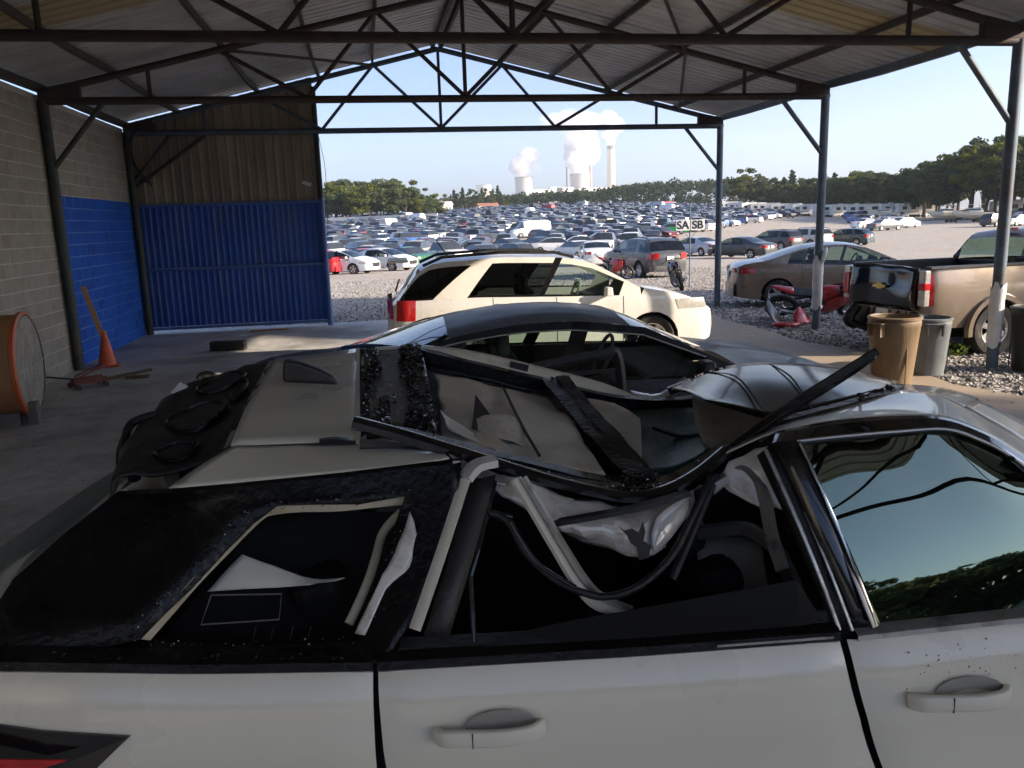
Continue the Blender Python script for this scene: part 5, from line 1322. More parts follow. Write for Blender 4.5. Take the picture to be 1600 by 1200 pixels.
# ================================================================ the crowded lot: small cars without parts
def low_car(kind):
    K = {
     'sedan': dict(L=4.7, W=1.8, st=[(0, .55, .9), (.1, .95, .95), (.8, 1.02, .98), (1.6, 1.40, .97), (2.2, 1.46, .96), (2.9, 1.41, .95), (3.7, .98, .95), (4.5, .82, .82), (4.7, .5, .5)], gl=(2, 6), r=.32, wx=(.95, 3.75)),
     'hatch': dict(L=4.2, W=1.76, st=[(0, .6, .9), (.08, 1.0, .98), (.5, 1.42, .98), (1.2, 1.50, .97), (2.3, 1.45, .95), (3.1, 1.0, .95), (3.9, .84, .84), (4.2, .5, .5)], gl=(1, 5), r=.31, wx=(.8, 3.35)),
     'suv': dict(L=4.8, W=1.9, st=[(0, .6, 1.0), (.06, 1.08, 1.08), (.45, 1.66, 1.08), (1.6, 1.74, 1.07), (2.7, 1.66, 1.05), (3.5, 1.14, 1.04), (4.6, .98, .98), (4.8, .55, .55)], gl=(1, 5), r=.37, wx=(.95, 3.8)),
     'pickup': dict(L=5.5, W=1.95, st=[(0, .6, .6), (.05, 1.08, 1.08), (2.0, 1.08, 1.08), (2.12, 1.14, 1.08), (2.4, 1.76, 1.1), (3.4, 1.76, 1.1), (4.1, 1.16, 1.1), (5.3, 1.02, 1.02), (5.5, .6, .6)], gl=(3, 6), r=.39, wx=(1.15, 4.5)),
     'van': dict(L=5.6, W=2.0, st=[(0, .6, 1.2), (.05, 2.1, 1.3), (.4, 2.3, 1.3), (3.4, 2.3, 1.3), (4.0, 2.15, 1.3), (4.8, 1.25, 1.2), (5.5, 1.0, 1.0), (5.6, .5, .5)], gl=(3, 5), r=.36, wx=(1.0, 4.5)),
    }[kind]
    b = MB(); L_, W_ = K['L'], K['W']; rows = []
    for (x, zt, zb) in K['st']:
        t = abs(x - L_ / 2) / (L_ / 2); w = W_ / 2 * (1 - 0.14 * t ** 4)
        zb = min(zb, zt); wt = w - max(0, zt - zb) * 0.36
        half = [(w * .96, .26), (w, .6 if zb > .6 else zb * .8), (w * .97, zb), (wt, zt - .03 if zt > zb else zb), (wt * .5, zt)]
        rows.append([(x - L_ / 2, y, z) for y, z in half] + [(x - L_ / 2, -y, z) for y, z in reversed(half)])
    n_ = 10; g0, g1 = K['gl']
    for i in range(len(rows) - 1):
        for j in range(n_ - 1):
            p = [rows[i][j], rows[i][j + 1], rows[i + 1][j + 1], rows[i + 1][j]]
            gi = g0 <= i < g1
            mi = 0
            steep = abs(K['st'][i + 1][1] - K['st'][i][1]) / (K['st'][i + 1][0] - K['st'][i][0]) > 0.3
            if gi and j in (2, 6) and not (kind == 'van' and i < 4): mi = 1
            if gi and j in (3, 4, 5) and steep: mi = 1
            b.add(p, [(3, 2, 1, 0)], mi)
    for i in (0, len(rows) - 1): b.add(rows[i], [tuple(range(n_)) if i == 0 else tuple(reversed(range(n_)))], 0)
    for s in (-1, 1):   # lamps
        b.box((-L_ / 2 + .05, s * W_ * .37, .8), (.12, .26, .16), mi=3); b.box((L_ / 2 - .14, s * W_ * .35, .68), (.2, .3, .12), mi=4)
    for xw in K['wx']:
        for s in (-1, 1):
            c = (xw - L_ / 2, s * (W_ / 2 - .1), K['r'])
            n0 = 10
            vs = [(c[0] + K['r'] * math.cos(2 * math.pi * k / n0), c[1] + s * .11, c[2] + K['r'] * math.sin(2 * math.pi * k / n0)) for k in range(n0)]
            vi = [(x, y - s * .22, z) for x, y, z in vs]
            b.add(vs + vi, [tuple(range(n0))] + [(k, (k + 1) % n0, (k + 1) % n0 + n0, k + n0) for k in range(n0)], 2)
            b.add([(c[0] + K['r'] * .6 * math.cos(2 * math.pi * k / 8), c[1] + s * .115, c[2] + K['r'] * .6 * math.sin(2 * math.pi * k / 8)) for k in range(8)], [tuple(range(8))], 5)
    return b
LMATS = [M['farpaint'], M['farglass'], M['rubber'], M['lamp_red'], M['lamp_clear'], M['rim']]
LOW = {k: low_car(k) for k in ('sedan', 'hatch', 'suv', 'pickup', 'van')}
LOWM = {k: LOW[k].mesh('parked_' + k, LMATS, 35) for k in LOW}
PAL = [('dark blue', (0.02, 0.04, 0.11), 12), ('black', (0.02, 0.02, 0.022), 14), ('dark grey', (0.09, 0.093, 0.1), 11), ('silver', (0.46, 0.47, 0.49), 20), ('white', (0.80, 0.80, 0.78), 24),
       ('red', (0.38, 0.02, 0.025), 6), ('blue', (0.05, 0.12, 0.32), 7), ('maroon', (0.12, 0.015, 0.02), 3), ('tan', (0.42, 0.35, 0.25), 4), ('green', (0.03, 0.13, 0.06), 2)]
pw = [p[2] for p in PAL]
KW = [('sedan', 45), ('hatch', 18), ('suv', 24), ('pickup', 11), ('van', 2)]
NAMEK = {'sedan': 'sedan', 'hatch': 'hatchback', 'suv': 'SUV', 'pickup': 'pickup', 'van': 'van'}
cars_ = []
Yr = 63.0; ri_ = 0
R2 = random.Random(5)
while Yr < 300:
    x = -0.066 * Yr - 3 + R2.random() * 2
    while x < 0.62 * Yr:
        yy = Yr + 0.05 * x + R2.uniform(-.6, .6)
        px, py = to_px(x, yy, ground_z(x, yy))
        if px < float(np.interp(py, [322, 340, 352, 375, 400], [1330, 1235, 1150, 1060, 955])) and R2.random() < 0.95:
            hd = 90 + R2.uniform(-8, 8) + (-30 if (ri_ % 2) else 26) + (180 if R2.random() < 0.3 else 0)
            kind = R2.choices([k for k, _ in KW], [w for _, w in KW])[0]
            colr = R2.choices(PAL, pw)[0]
            cars_.append((x + R2.uniform(-.3, .3), yy, R(hd), kind, colr))
        x += R2.uniform(2.6, 3.2)
    Yr += 6.2 if ri_ % 2 else 9.0
    ri_ += 1
# the second block of cars, out on the open gravel
for (px, py, kind, ci, hd) in ((1382, 360, 'sedan', 2, 12), (1352, 357, 'sedan', 4, 20), (1412, 356, 'sedan', 4, 14), (1340, 348, 'sedan', 6, 20), (1365, 349, 'hatch', 0, 20), (1395, 347, 'sedan', 4, 15), (1352, 342, 'suv', 1, 25), (1378, 342, 'sedan', 2, 25), (1402, 343, 'sedan', 3, 20),
                             (1420, 339, 'sedan', 2, 20), (1440, 338, 'suv', 4, 25), (1330, 341, 'hatch', 6, 25), (1512, 343, 'suv', 1, 20), (1545, 342, 'sedan', 2, 20), (1590, 353, 'sedan', 3, 12), (1558, 354, 'suv', 1, 15), (1600, 340, 'pickup', 4, 30), (1530, 337, 'pickup', 6, 20)):
    x, y = at_ground(px, py)
    cars_.append((x, y, R(hd), kind, PAL[ci]))
# things that stand out in the rows
special = [((829, 371), 'van', PAL[4], -172), ((700, 397), 'sedan', PAL[5], -8), ((1015, 372), 'hatch', PAL[5], 165), ((1048, 366), 'sedan', ('green', (0.02, 0.30, 0.05), 1), 160), ((868, 395), 'sedan', PAL[4], -14), ((620, 385), 'pickup', PAL[4], 12),
           ((560, 398), 'suv', PAL[2], 8), ((650, 384), 'suv', PAL[6], 12), ((740, 398), 'sedan', PAL[2], 5), ((775, 388), 'suv', PAL[1], 15), ((905, 392), 'sedan', PAL[4], 170), ((940, 383), 'sedan', PAL[7], 172), ((575, 380), 'sedan', PAL[1], 10)]
keep = []
sp_pos = []
for (p, kind, colr, hd) in special:
    x, y = at_ground(*p)
    sp_pos.append((x, y, R(hd), kind, colr))
for c in cars_:
    if all(math.hypot(c[0] - s[0], c[1] - s[1]) > 3.4 for s in sp_pos): keep.append(c)
uniq = []
for c in sp_pos + keep:
    if all(math.hypot(c[0] - u[0], c[1] - u[1]) > 1.9 for u in uniq): uniq.append(c)
uniq.sort(key=lambda c: math.hypot(c[0], c[1]))
G_LOT = 'cars packed in rows across the lot'
far = MB(); farc = []
used_ = {}
for i, (x, y, a, kind, colr) in enumerate(uniq):
    z = ground_z(x, y)
    if i < 285:
        o = link('parked_' + {'hatch': 'hatchback'}.get(kind, kind), LOWM[kind]); o.location = (x, y, z); o.rotation_euler = (0, 0, a); o.color = (*colr[1], 1)
        d = math.hypot(x, y)
        open_g = x > 0.62 * y
        px_, _py = to_px(x, y, z)
        below = next(t for lim, t in ((690, 'below the long white wall'), (790, 'below the thin pines'), (862, 'below the left cooling tower'), (932, 'below the middle cooling tower'), (1000, 'below the tall chimney'), (1110, 'near the letter signs'), (9999, 'right of the letter signs')) if px_ < lim)
        where = ('out on the open gravel by the tree line' if open_g else 'in the nearest packed rows' if d < 85 else 'in the middle packed rows' if d < 125 else 'in the far packed rows')
        tag(o, f'{colr[0]} {NAMEK[kind]} {where}' + ('' if open_g else ', ' + below), 'van' if kind == 'van' else 'truck' if kind == 'pickup' else 'car', G_LOT)
    else:
        Mx = Matrix.Rotation(a, 3, 'Z'); nb = len(far.v)
        far.v += [tuple((Mx @ Vector(p)) + Vector((x, y, z))) for p in LOW[kind].v]
        far.f += [tuple(k + nb for k in f) for f in LOW[kind].f]; far.m += LOW[kind].m
        farc += [(*colr[1], 1)] * len(LOW[kind].f)
o = far.build('distant_parked_cars', [M['farpaint_attr']] + LMATS[1:])
ca = o.data.color_attributes.new('paint', 'FLOAT_COLOR', 'CORNER')
cols = []
for f, c in zip(far.f, farc): cols += list(c) * len(f)
ca.data.foreach_set('color', cols)
tag(o, 'mass of distant parked cars filling the back of the lot', 'cars', kind='stuff')

# ---------------------------------------------------------------- trees
def leafmat(name, c1, c2, tr=0.35):
    m, nt, N, L, out = _nodes(name)
    ge = N.new('ShaderNodeNewGeometry'); oi = N.new('ShaderNodeObjectInfo'); tc = N.new('ShaderNodeTexCoord')
    nz = N.new('ShaderNodeTexNoise'); nz.inputs['Scale'].default_value = 0.35; nz.inputs['Detail'].default_value = 3
    L.new(tc.outputs['Object'], nz.inputs['Vector'])
    ad = N.new('ShaderNodeMath'); ad.operation = 'ADD'
    a2 = N.new('ShaderNodeMath'); a2.operation = 'MULTIPLY'; a2.inputs[1].default_value = 0.4; L.new(ge.outputs['Random Per Island'], a2.inputs[0])
    L.new(nz.outputs[0], ad.inputs[0]); L.new(a2.outputs[0], ad.inputs[1])
    a3 = N.new('ShaderNodeMath'); a3.operation = 'MULTIPLY_ADD'; a3.inputs[1].default_value = 0.5; a3.inputs[2].default_value = -0.25; L.new(oi.outputs['Random'], a3.inputs[0])
    a4 = N.new('ShaderNodeMath'); a4.operation = 'ADD'; L.new(ad.outputs[0], a4.inputs[0]); L.new(a3.outputs[0], a4.inputs[1])
    cr = N.new('ShaderNodeValToRGB'); e = cr.color_ramp.elements; e[0].position = 0.35; e[0].color = (*c1, 1); e[1].position = 0.95; e[1].color = (*c2, 1)
    L.new(a4.outputs[0], cr.inputs[0])
    d = N.new('ShaderNodeBsdfDiffuse'); t = N.new('ShaderNodeBsdfTranslucent'); x = N.new('ShaderNodeMixShader'); x.inputs[0].default_value = tr
    L.new(cr.outputs[0], d.inputs[0]); L.new(cr.outputs[0], t.inputs[0]); L.new(d.outputs[0], x.inputs[1]); L.new(t.outputs[0], x.inputs[2]); L.new(x.outputs[0], out.inputs[0])
    return m
M['leaf'] = leafmat('leaf_green', (0.042, 0.062, 0.034), (0.115, 0.14, 0.06))
M['leaf2'] = leafmat('leaf_yellow_green', (0.05, 0.07, 0.018), (0.15, 0.16, 0.035))
M['needle'] = leafmat('pine_needles', (0.03, 0.047, 0.026), (0.075, 0.095, 0.042))
M['bark'] = mat('bark', (0.09, 0.07, 0.055), 0.95, 0, 0.3, 3, 0.5, 20)
def leaf_cloud(clumps, nper, size):
    V = []; F = []; k = 0
    for (c, r_) in clumps:
        for _ in range(nper):
            d = rng.normal(size=3); d /= np.linalg.norm(d)
            p = np.array(c) + d * np.array(r_) * (0.45 + 0.55 * rng.random() ** 0.5) * rng.uniform(0.85, 1.12)
            a = rng.normal(size=3); a /= np.linalg.norm(a); b_ = np.cross(a, d + 0.4 * rng.normal(size=3)); b_ /= np.linalg.norm(b_) + 1e-9
            s = size * rng.uniform(0.5, 1.2)
            V += [p - a * s, p + b_ * s * 0.7, p + a * s, p - b_ * s * 0.7]; F.append((k, k + 1, k + 2, k + 3)); k += 4
    return V, F
def crown_mesh(kind, seed):
    global rng
    old = rng; rng = np.random.default_rng(seed); cl = []
    if kind == 'broad':
        for _ in range(26):
            a = rng.random() * 6.28; zz = rng.random(); rad = 4.3 * math.sin(math.pi * (0.18 + 0.72 * zz)) * rng.uniform(0.3, 1)
            cl.append(((rad * math.cos(a), rad * math.sin(a), 4.2 + 10.5 * zz), (rng.uniform(1.3, 2.4), rng.uniform(1.3, 2.4), rng.uniform(1.0, 1.7))))
        V, F = leaf_cloud(cl, 105, 0.50)
    elif kind == 'open':
        for _ in range(17):
            a = rng.random() * 6.28; zz = rng.random() ** 0.8; rad = 4.6 * math.sin(math.pi * (0.15 + 0.7 * zz)) * rng.uniform(0.4, 1)
            cl.append(((rad * math.cos(a), rad * math.sin(a), 6 + 9.5 * zz), (rng.uniform(0.9, 1.7), rng.uniform(0.9, 1.7), rng.uniform(0.6, 1.1))))
        V, F = leaf_cloud(cl, 85, 0.42)
    else:
        for i in range(24):
            zz = i / 23; a = i * 2.4; rad = (2.6 * (1 - zz) ** 0.8 + 0.3) * rng.uniform(0.3, 1)
            cl.append(((rad * math.cos(a), rad * math.sin(a), 6 + 11 * zz), (rng.uniform(0.8, 1.5) * (1.2 - 0.6 * zz), rng.uniform(0.8, 1.5) * (1.2 - 0.6 * zz), 0.55)))
        V, F = leaf_cloud(cl, 60, 0.40)
    rng = old
    me = bpy.data.meshes.new('crown'); me.from_pydata([tuple(p) for p in V], [], F)
    me.materials.append(M['needle'] if kind == 'pine' else M['leaf'])
    return me, cl
def trunk_mesh(cl, h, seed):
    rr = random.Random(seed); b = MB()
    top = (rr.uniform(-.4, .4), rr.uniform(-.4, .4), h)
    b.tube([(0, 0, -0.6), (0.05, 0, 2), (top[0] * .5, top[1] * .5, h * .55), top], [0.36, 0.28, 0.2, 0.06], 7)
    for (c, r_) in cl[::2]:
        z0 = max(2.5, c[2] * rr.uniform(0.4, 0.65)); f = z0 / h
        b.tube([(top[0] * f, top[1] * f, z0), (c[0] * .5, c[1] * .5, (z0 + c[2]) * .5 + .2), c], [0.12, 0.08, 0.02], 5)
    return b.mesh('trunk', M['bark'], 50)
TREES = []
for i, k in enumerate(('broad', 'broad', 'broad', 'open', 'open', 'pine', 'pine')):
    cm_, cl_ = crown_mesh(k, 40 + i); TREES.append((k, cm_, trunk_mesh(cl_, 16 if k == 'pine' else 13, i)))
RT = random.Random(21)
def tree(x, y, s, kinds, label, group, z=None, sx=1.0, yellow=False):
    k, cm_, tm = RT.choice([t for t in TREES if t[0] in kinds])
    label = label.replace('KIND', {'broad': 'dense broadleaf tree', 'open': 'loose open-crowned tree', 'pine': 'pointed pine'}[k]).replace('TONE', 'yellow-green' if yellow else 'dark green')
    t = thing({'broad': 'broadleaf_tree', 'open': 'broadleaf_tree', 'pine': 'pine_tree'}[k], label, 'tree', (x, y, (ground_z(x, y) if z is None else z) - 0.2), RT.random() * 6.28, group)
    t.scale = (s * sx, s * sx, s)
    link('trunk', tm, t)
    c = link('crown', cm_, t)
    if yellow: c.material_slots[0].link = 'OBJECT'; c.material_slots[0].material = M['leaf2']
    return t
def place_px(px, d):
    d0 = ray(px, 340); h_ = math.hypot(d0[0], d0[1]); return d0[0] / h_ * d, d0[1] / h_ * d
def tree_h(px, ytop, d):   # height needed for the crown top to show at ytop
    dd = ray(px, ytop); x, y = place_px(px, d); return CAM[2] + dd[2] / math.hypot(dd[0], dd[1]) * d - ground_z(x, y)
# right tree line, tall at the right edge
prof_r = [(1140, 292), (1152, 262), (1168, 256), (1185, 268), (1210, 276), (1240, 272), (1275, 268), (1310, 266), (1345, 258), (1370, 256), (1400, 266), (1430, 252), (1455, 240), (1490, 232), (1510, 218), (1535, 206), (1570, 204), (1610, 200), (1660, 205), (1720, 215)]
for row in range(3):
    px = 1146 + row * 9
    while px < 1720:
        ytop = float(np.interp(px, [p[0] for p in prof_r], [p[1] for p in prof_r])) + RT.uniform(-3, 8) + row * 6
        d = float(np.interp(px, [1140, 1300, 1450, 1720], [300, 250, 205, 165])) - 8 * row + RT.uniform(-5, 5)
        h_ = tree_h(px, ytop, d); x, y = place_px(px, d)
        lone = px < 1180
        far_pine = 1190 < px < 1330 and row == 0
        tree(x, y, max(0.35, h_ / 16.2), ('open',) if lone or (px > 1430 and RT.random() < .35) else ('pine',) if far_pine and RT.random() < .6 else ('broad', 'open'),
             'tree at the near end of the right wood, standing out alone' if lone else "TONE KIND in the right wood's " + ('back', 'middle', 'front')[row] + ' row, ' + ('left of middle post' if px < 1275 else 'between middle and nearest posts' if px < 1440 else 'near the nearest post' if px < 1560 else 'right of nearest post'), 'trees of the wood at the right edge', sx=1.15, yellow=RT.random() < 0.2)
        px += RT.uniform(15, 24) * 200 / d * (1.3 if lone else 1)
# left clump behind the white wall, sunlit
prof_l = [(440, 285), (510, 281), (540, 276), (575, 274), (610, 272), (640, 280), (665, 290), (690, 300)]
for row in range(3):
    px = 455 + row * 7
    while px < 692:
        ytop = float(np.interp(px, [p[0] for p in prof_l], [p[1] for p in prof_l])) + RT.uniform(-2, 7) + 8 * row
        d = 265 - 9 * row + RT.uniform(-5, 5)
        h_ = tree_h(px, ytop, d); x, y = place_px(px, d)
        tree(x, y, max(.3, h_ / 16), ('broad', 'broad', 'open'), 'sunlit TONE KIND behind the long white wall, ' + ('by blue wall' if px < 540 else 'mid clump' if px < 620 else 'pine end') + ', ' + ('back', 'middle', 'front')[row] + ' row', 'trees behind the long white wall', sx=1.3, yellow=RT.random() < 0.35)
        px += RT.uniform(15, 23)
for k in range(20):
    px = 694 + k * 5.2 + RT.uniform(-3, 3); d = 360 + RT.uniform(-20, 20)
    ytop = RT.uniform(289, 300) if 720 < px < 785 else RT.uniform(296, 305)
    x, y = place_px(px, d); tree(x, y, max(.3, tree_h(px, ytop, d) / 17.2), ('pine', 'open'), 'thin dark pine on the skyline left of the cooling towers', 'thin pines on the skyline', sx=0.95)
# wood on the far ridge: one mass
prof_f = [(640, 310), (700, 312), (790, 304), (900, 297), (960, 291), (1000, 284), (1050, 281), (1120, 279), (1200, 281), (1300, 285), (1500, 290)]
clf = []
FV, FF = [], []
for k in range(1500):
    px = RT.uniform(630, 1420); d = RT.uniform(455, 560); x, y = place_px(px, d)
    zt = CAM[2] + (ray(px, float(np.interp(px, [p[0] for p in prof_f], [p[1] for p in prof_f])))[2] / 1.0) / math.hypot(*ray(px, 300)[:2]) * d
    g0_ = ground_z(x, y)
    f = RT.random() if k % 3 else RT.uniform(.75, 1.0)
    zc = g0_ + (zt - g0_) * f * RT.uniform(.9, 1.0) - 1.2
    clf.append(((x, y, zc), (RT.uniform(2, 3.6), RT.uniform(2, 3.6), RT.uniform(1.6, 3.0))))
FV, FF = leaf_cloud(clf, 26, 1.05)
me = bpy.data.meshes.new('far_wood'); me.from_pydata([tuple(p) for p in FV], [], FF); me.materials.append(M['needle'])
tag(link('far_wood', me), 'dense pine wood along the low ridge below the chimney', 'wood', kind='stuff')
# trees behind the shed, mirrored in the door glass
for k in range(34):
    a = R(128 + k * 3.4); d = 66 + RT.uniform(-5, 9)
    tree(math.sin(a) * d, math.cos(a) * d, RT.uniform(0.75, 1.05), ('broad', 'broad', 'open'), 'tree behind the photographer, mirrored in the front door glass', 'trees mirrored in the door glass', z=-3.4, sx=1.4)

for rw in range(3):  # unseen trees added to block the sun, lower ones leave a lit gap
    for (y0, y1, low) in ((-26.5, -12.3, 0), (-8.4, -4.4, 1), (-2.9, 5.6, 0)):
        y = y0
        while y <= y1:
            sc = (0.93 if low else 1.35) + 0.10 * rw
            tree(45 + rw * 4 + RT.uniform(-.4, .4), y - 1.82 * rw, sc * RT.uniform(.98, 1.02), ('broad',), 'tall tree added outside the view to shade the shed', 'shade trees added outside the view', z=-0.1, sx=0.36 if not low else 0.4)
            y += 2.0

# ---------------------------------------------------------------- trailers, boats and huts along the far edge
M['rv'] = mat('rv_white', (0.72, 0.69, 0.62), 0.45, 0, 0.08, 2, dirt=(0.5, 0.46, 0.38), damt=0.2, dscale=0.8)
M['hull'] = mat('boat_hull', (0.70, 0.64, 0.52), 0.35, 0, 0.08, 2)
M['stripe'] = mat('rv_stripe', (0.2, 0.16, 0.12), 0.5)
def rv_mesh():
    b = MB()
    prof_ = [(-4.2, .55), (-4.2, 2.9), (-4.0, 3.05), (3.5, 3.05), (4.1, 2.5), (4.2, 1.5), (3.9, .6)]
    for s in (-1, 1): b.add([(x, s * 1.2, z) for x, z in prof_], [tuple(range(7)) if s < 0 else tuple(reversed(range(7)))], 0)
    n_ = len(prof_)
    b.add([(x, -1.2, z) for x, z in prof_] + [(x, 1.2, z) for x, z in prof_], [(i, i + n_, (i + 1) % n_ + n_, (i + 1) % n_) for i in range(n_)], 0)
    for s in (-1, 1):
        for (x0, x1, z0, z1) in ((-3.4, -2.4, 1.7, 2.4), (-1.6, -.6, 1.7, 2.4), (1.2, 2.6, 1.7, 2.4)): b.box(((x0 + x1) / 2, s * 1.205, (z0 + z1) / 2), (x1 - x0, .03, z1 - z0), mi=1)
        b.box((.35, s * 1.205, 1.55), (.7, .03, 1.9), mi=4); b.box((0, s * 1.204, 1.15), (8.1, .02, .16), mi=3)
        for xw in (-.9, 0.0): b.lathe([(.36, -.1), (.36, .1), (.001, .1)], (xw, s * 1.1, .36), 10, 2, 'Y')
    b.tube([(4.0, 0, .6), (5.3, 0, .55)], .06, 5, mi=2); b.box((-2, 0, 3.15), (.9, .7, .22), mi=4)
    return b.mesh('camper_trailer', [M['rv'], M['farglass'], M['rubber'], M['stripe'], M['white']])
rvm = rv_mesh()
for i, (px, d, hd) in enumerate(((1140, 215, 8), (1160, 205, -12), (1176, 198, 25), (1196, 196, 3), (1228, 190, 3), (1262, 186, 4), (1298, 180, -3), (1325, 178, 10), (1352, 172, -6), (1405, 166, 2), (1432, 164, 2), (1585, 150, 5), (1608, 146, -3))):
    d *= 1.22; x, y = place_px(px, d); o = link('camper_trailer', rvm); o.location = (x, y, ground_z(x, y)); o.rotation_euler = (0, 0, R(hd - 20))
    tag(o, ('first second third fourth fifth sixth seventh eighth ninth tenth eleventh twelfth last'.split()[i]) + ' white camper trailer along the wood, counted from the letter signs', 'trailer', 'white trailers along the wood')
def boat_mesh():
    b = MB(); rows = []
    for (x, w, z0, z1) in ((-3.4, .95, .9, 1.75), (-1.5, 1.15, .75, 1.8), (1, 1.15, .75, 1.95), (2.6, .7, 1.1, 2.15), (3.6, .05, 1.9, 2.35)):
        rows.append([(x, -w, z1), (x, -w * .75, (z0 + z1) / 2), (x, 0, z0), (x, w * .75, (z0 + z1) / 2), (x, w, z1), (x, 0, z1 + .02), (x, -w, z1)])
    b.grid(rows, 0); b.add(rows[0][:5], [(0, 1, 2, 3, 4)], 0)
    b.box((-.2, 0, 2.25), (2.6, 1.6, .75), taper=.8, mi=0); b.box((.1, 0, 2.35), (2.2, 1.66, .3), taper=.9, mi=1); b.box((-.4, 0, 3.25), (2.2, 1.6, .07), mi=0)
    for sx in (-1.3, .6):
        for s in (-1, 1): b.tube([(sx, s * .7, 2.5), (sx, s * .7, 3.25)], .035, 5, mi=2)
    b.box((-.5, 0, .55), (5.2, .9, .12), mi=2); b.tube([(2.0, 0, .55), (4.4, 0, .5)], .06, 5, mi=2)
    for xw in (-1.4, -.6):
        for s in (-1, 1): b.lathe([(.33, -.1), (.33, .1), (.001, .1)], (xw, s * .8, .33), 10, 2, 'Y')
    return b.mesh('motor_boat', [M['hull'], M['farglass'], M['rubber']])
btm = boat_mesh()
for (px, d, hd, lab) in ((1478, 150, 170, 'cream motor boat on a trailer, nearest the white campers'), (1520, 148, 165, 'cream motor boat on a trailer beside the tall right trees'), (1380, 168, 175, 'white boat between the camper trailers')):
    x, y = place_px(px, d); o = link('motor_boat', btm); o.location = (x, y, ground_z(x, y)); o.rotation_euler = (0, 0, R(hd)); o.scale = (0.85,) * 3
    tag(o, lab, 'boat', 'boats along the wood')
# long white wall on the left, small huts
x0, y0 = place_px(430, 232); x1, y1 = place_px(684, 205)
wl_ = thing('long_white_wall', 'long low white wall in front of the sunlit trees', 'wall', (x0, y0, ground_z(x0, y0)))
ang = math.atan2(y1 - y0, x1 - x0); ln = math.hypot(x1 - x0, y1 - y0); nseg = 12
for k in range(nseg):
    xx, yy = (x1 - x0) * (k + .5) / nseg, (y1 - y0) * (k + .5) / nseg
    o = MB().box((0, 0, .3), (ln / nseg - .04, .3, 3.4)).build('wall_panel', M['rv'], wl_); o.location = (xx, yy, ground_z(x0 + xx, y0 + yy) - ground_z(x0, y0)); o.rotation_euler = (0, 0, ang)
def hut(px, d, w, h_, dp, wallm, roofm, lab, rz):
    x, y = place_px(px, d); t = thing('small_building', lab, 'building', (x, y, ground_z(x, y)), rz)
    o = MB().box((0, 0, h_ / 2), (w, dp, h_)).build('walls', wallm, t)
    MB().add([(-w / 2 - .3, -dp / 2 - .3, h_ + .01), (w / 2 + .3, -dp / 2 - .3, h_ + .01), (w / 2 + .3, dp / 2 + .3, h_ + .01), (-w / 2 - .3, dp / 2 + .3, h_ + .01), (-w / 2 - .3, 0, h_ + 1.2), (w / 2 + .3, 0, h_ + 1.2)], [(0, 1, 5, 4), (2, 3, 4, 5), (0, 4, 3), (1, 2, 5), (3, 2, 1, 0)]).build('roof', roofm, t)
    for k in (-1, 1): MB().box((k * w * .28, -dp / 2 - .02, h_ * .55), (w * .14, .06, h_ * .3)).build('window', M['farglass'], t)
    MB().box((0, -dp / 2 - .02, h_ * .38), (1.1, .06, h_ * .74)).build('door', M['stripe'], t)
M['redroof'] = mat('red_roof', (0.30, 0.13, 0.09), 0.8)
hut(696, 300, 4.6, 3.0, 4, M['rv'], M['rv'], 'small cream hut right of the long white wall', .2)
hut(762, 330, 8, 1.9, 6, M['rv'], M['redroof'], 'low building with a dull red roof at the back of the lot', .1)
M['redrv'] = mat('red_truck', (0.45, 0.03, 0.03), 0.5)
x, y = place_px(1043, 285); b = MB().box((0, 0, 1.9), (6.4, 2.5, 2.6)).box((4.1, 0, 1.5), (1.8, 2.3, 1.9), taper=.85)
for xw in (-2, -1, 4.2):
    for s in (-1, 1): b.lathe([(.5, -.15), (.5, .15), (.001, .15)], (xw, s * 1.1, .5), 10, 0, 'Y')
o = b.build('red_lorry', M['redrv']); o.location = (x, y, ground_z(x, y)); o.scale = (.7,) * 3; o.rotation_euler = (0, 0, .4); tag(o, 'small red lorry at the back of the lot above the letter signs', 'truck')

# ---------------------------------------------------------------- power station on the skyline
M['tower'] = mat('tower_concrete', (0.46, 0.40, 0.35), 0.9, 0, 0.08, 0.02, dirt=(0.36, 0.31, 0.27), damt=.3, dscale=.01)
M['stack'] = mat('stack_concrete', (0.55, 0.47, 0.38), 0.9, 0, 0.06, 0.02)
M['stackdark'] = mat('stack_dark', (0.20, 0.17, 0.16), 0.9)
def px_at(px, py, d):
    dd = ray(px, py); h_ = math.hypot(dd[0], dd[1]); return CAM + dd / h_ * d
def tower(px, ytop, wpx, d, lab):
    p = px_at(px, ytop, d); r_ = wpx * d / FPX / 2; H = p[2]
    t = thing('cooling_tower', lab, 'cooling tower', (p[0], p[1], 0), 0, 'cooling towers of the power station')
    pr = [(r_ * 1.62, 0), (r_ * 1.45, H * .12), (r_ * 1.18, H * .35), (r_ * 1.0, H * .58), (r_ * .95, H * .76), (r_ * .97, H * .9), (r_ * 1.03, H), (r_ * .99, H), (r_ * .93, H * .88), (r_ * .9, H * .7)]
    MB().lathe(pr, n=40).build('shell', M['tower'], t, smooth=60)
    MB().lathe([(r_ * 1.045, H * .985), (r_ * 1.05, H * 1.0), (r_ * 1.0, H * 1.004)], n=40).build('rim', M['stackdark'], t, smooth=60)
    return p, r_
pA, rA = tower(818, 277, 27, 2900, 'left steaming cooling tower, standing alone')
pB, rB = tower(906, 272, 30, 2900, 'steaming cooling tower beside the thin dark stack')
tower(756, 289, 23, 4300, 'faint cooling tower without steam, above the thin pines')
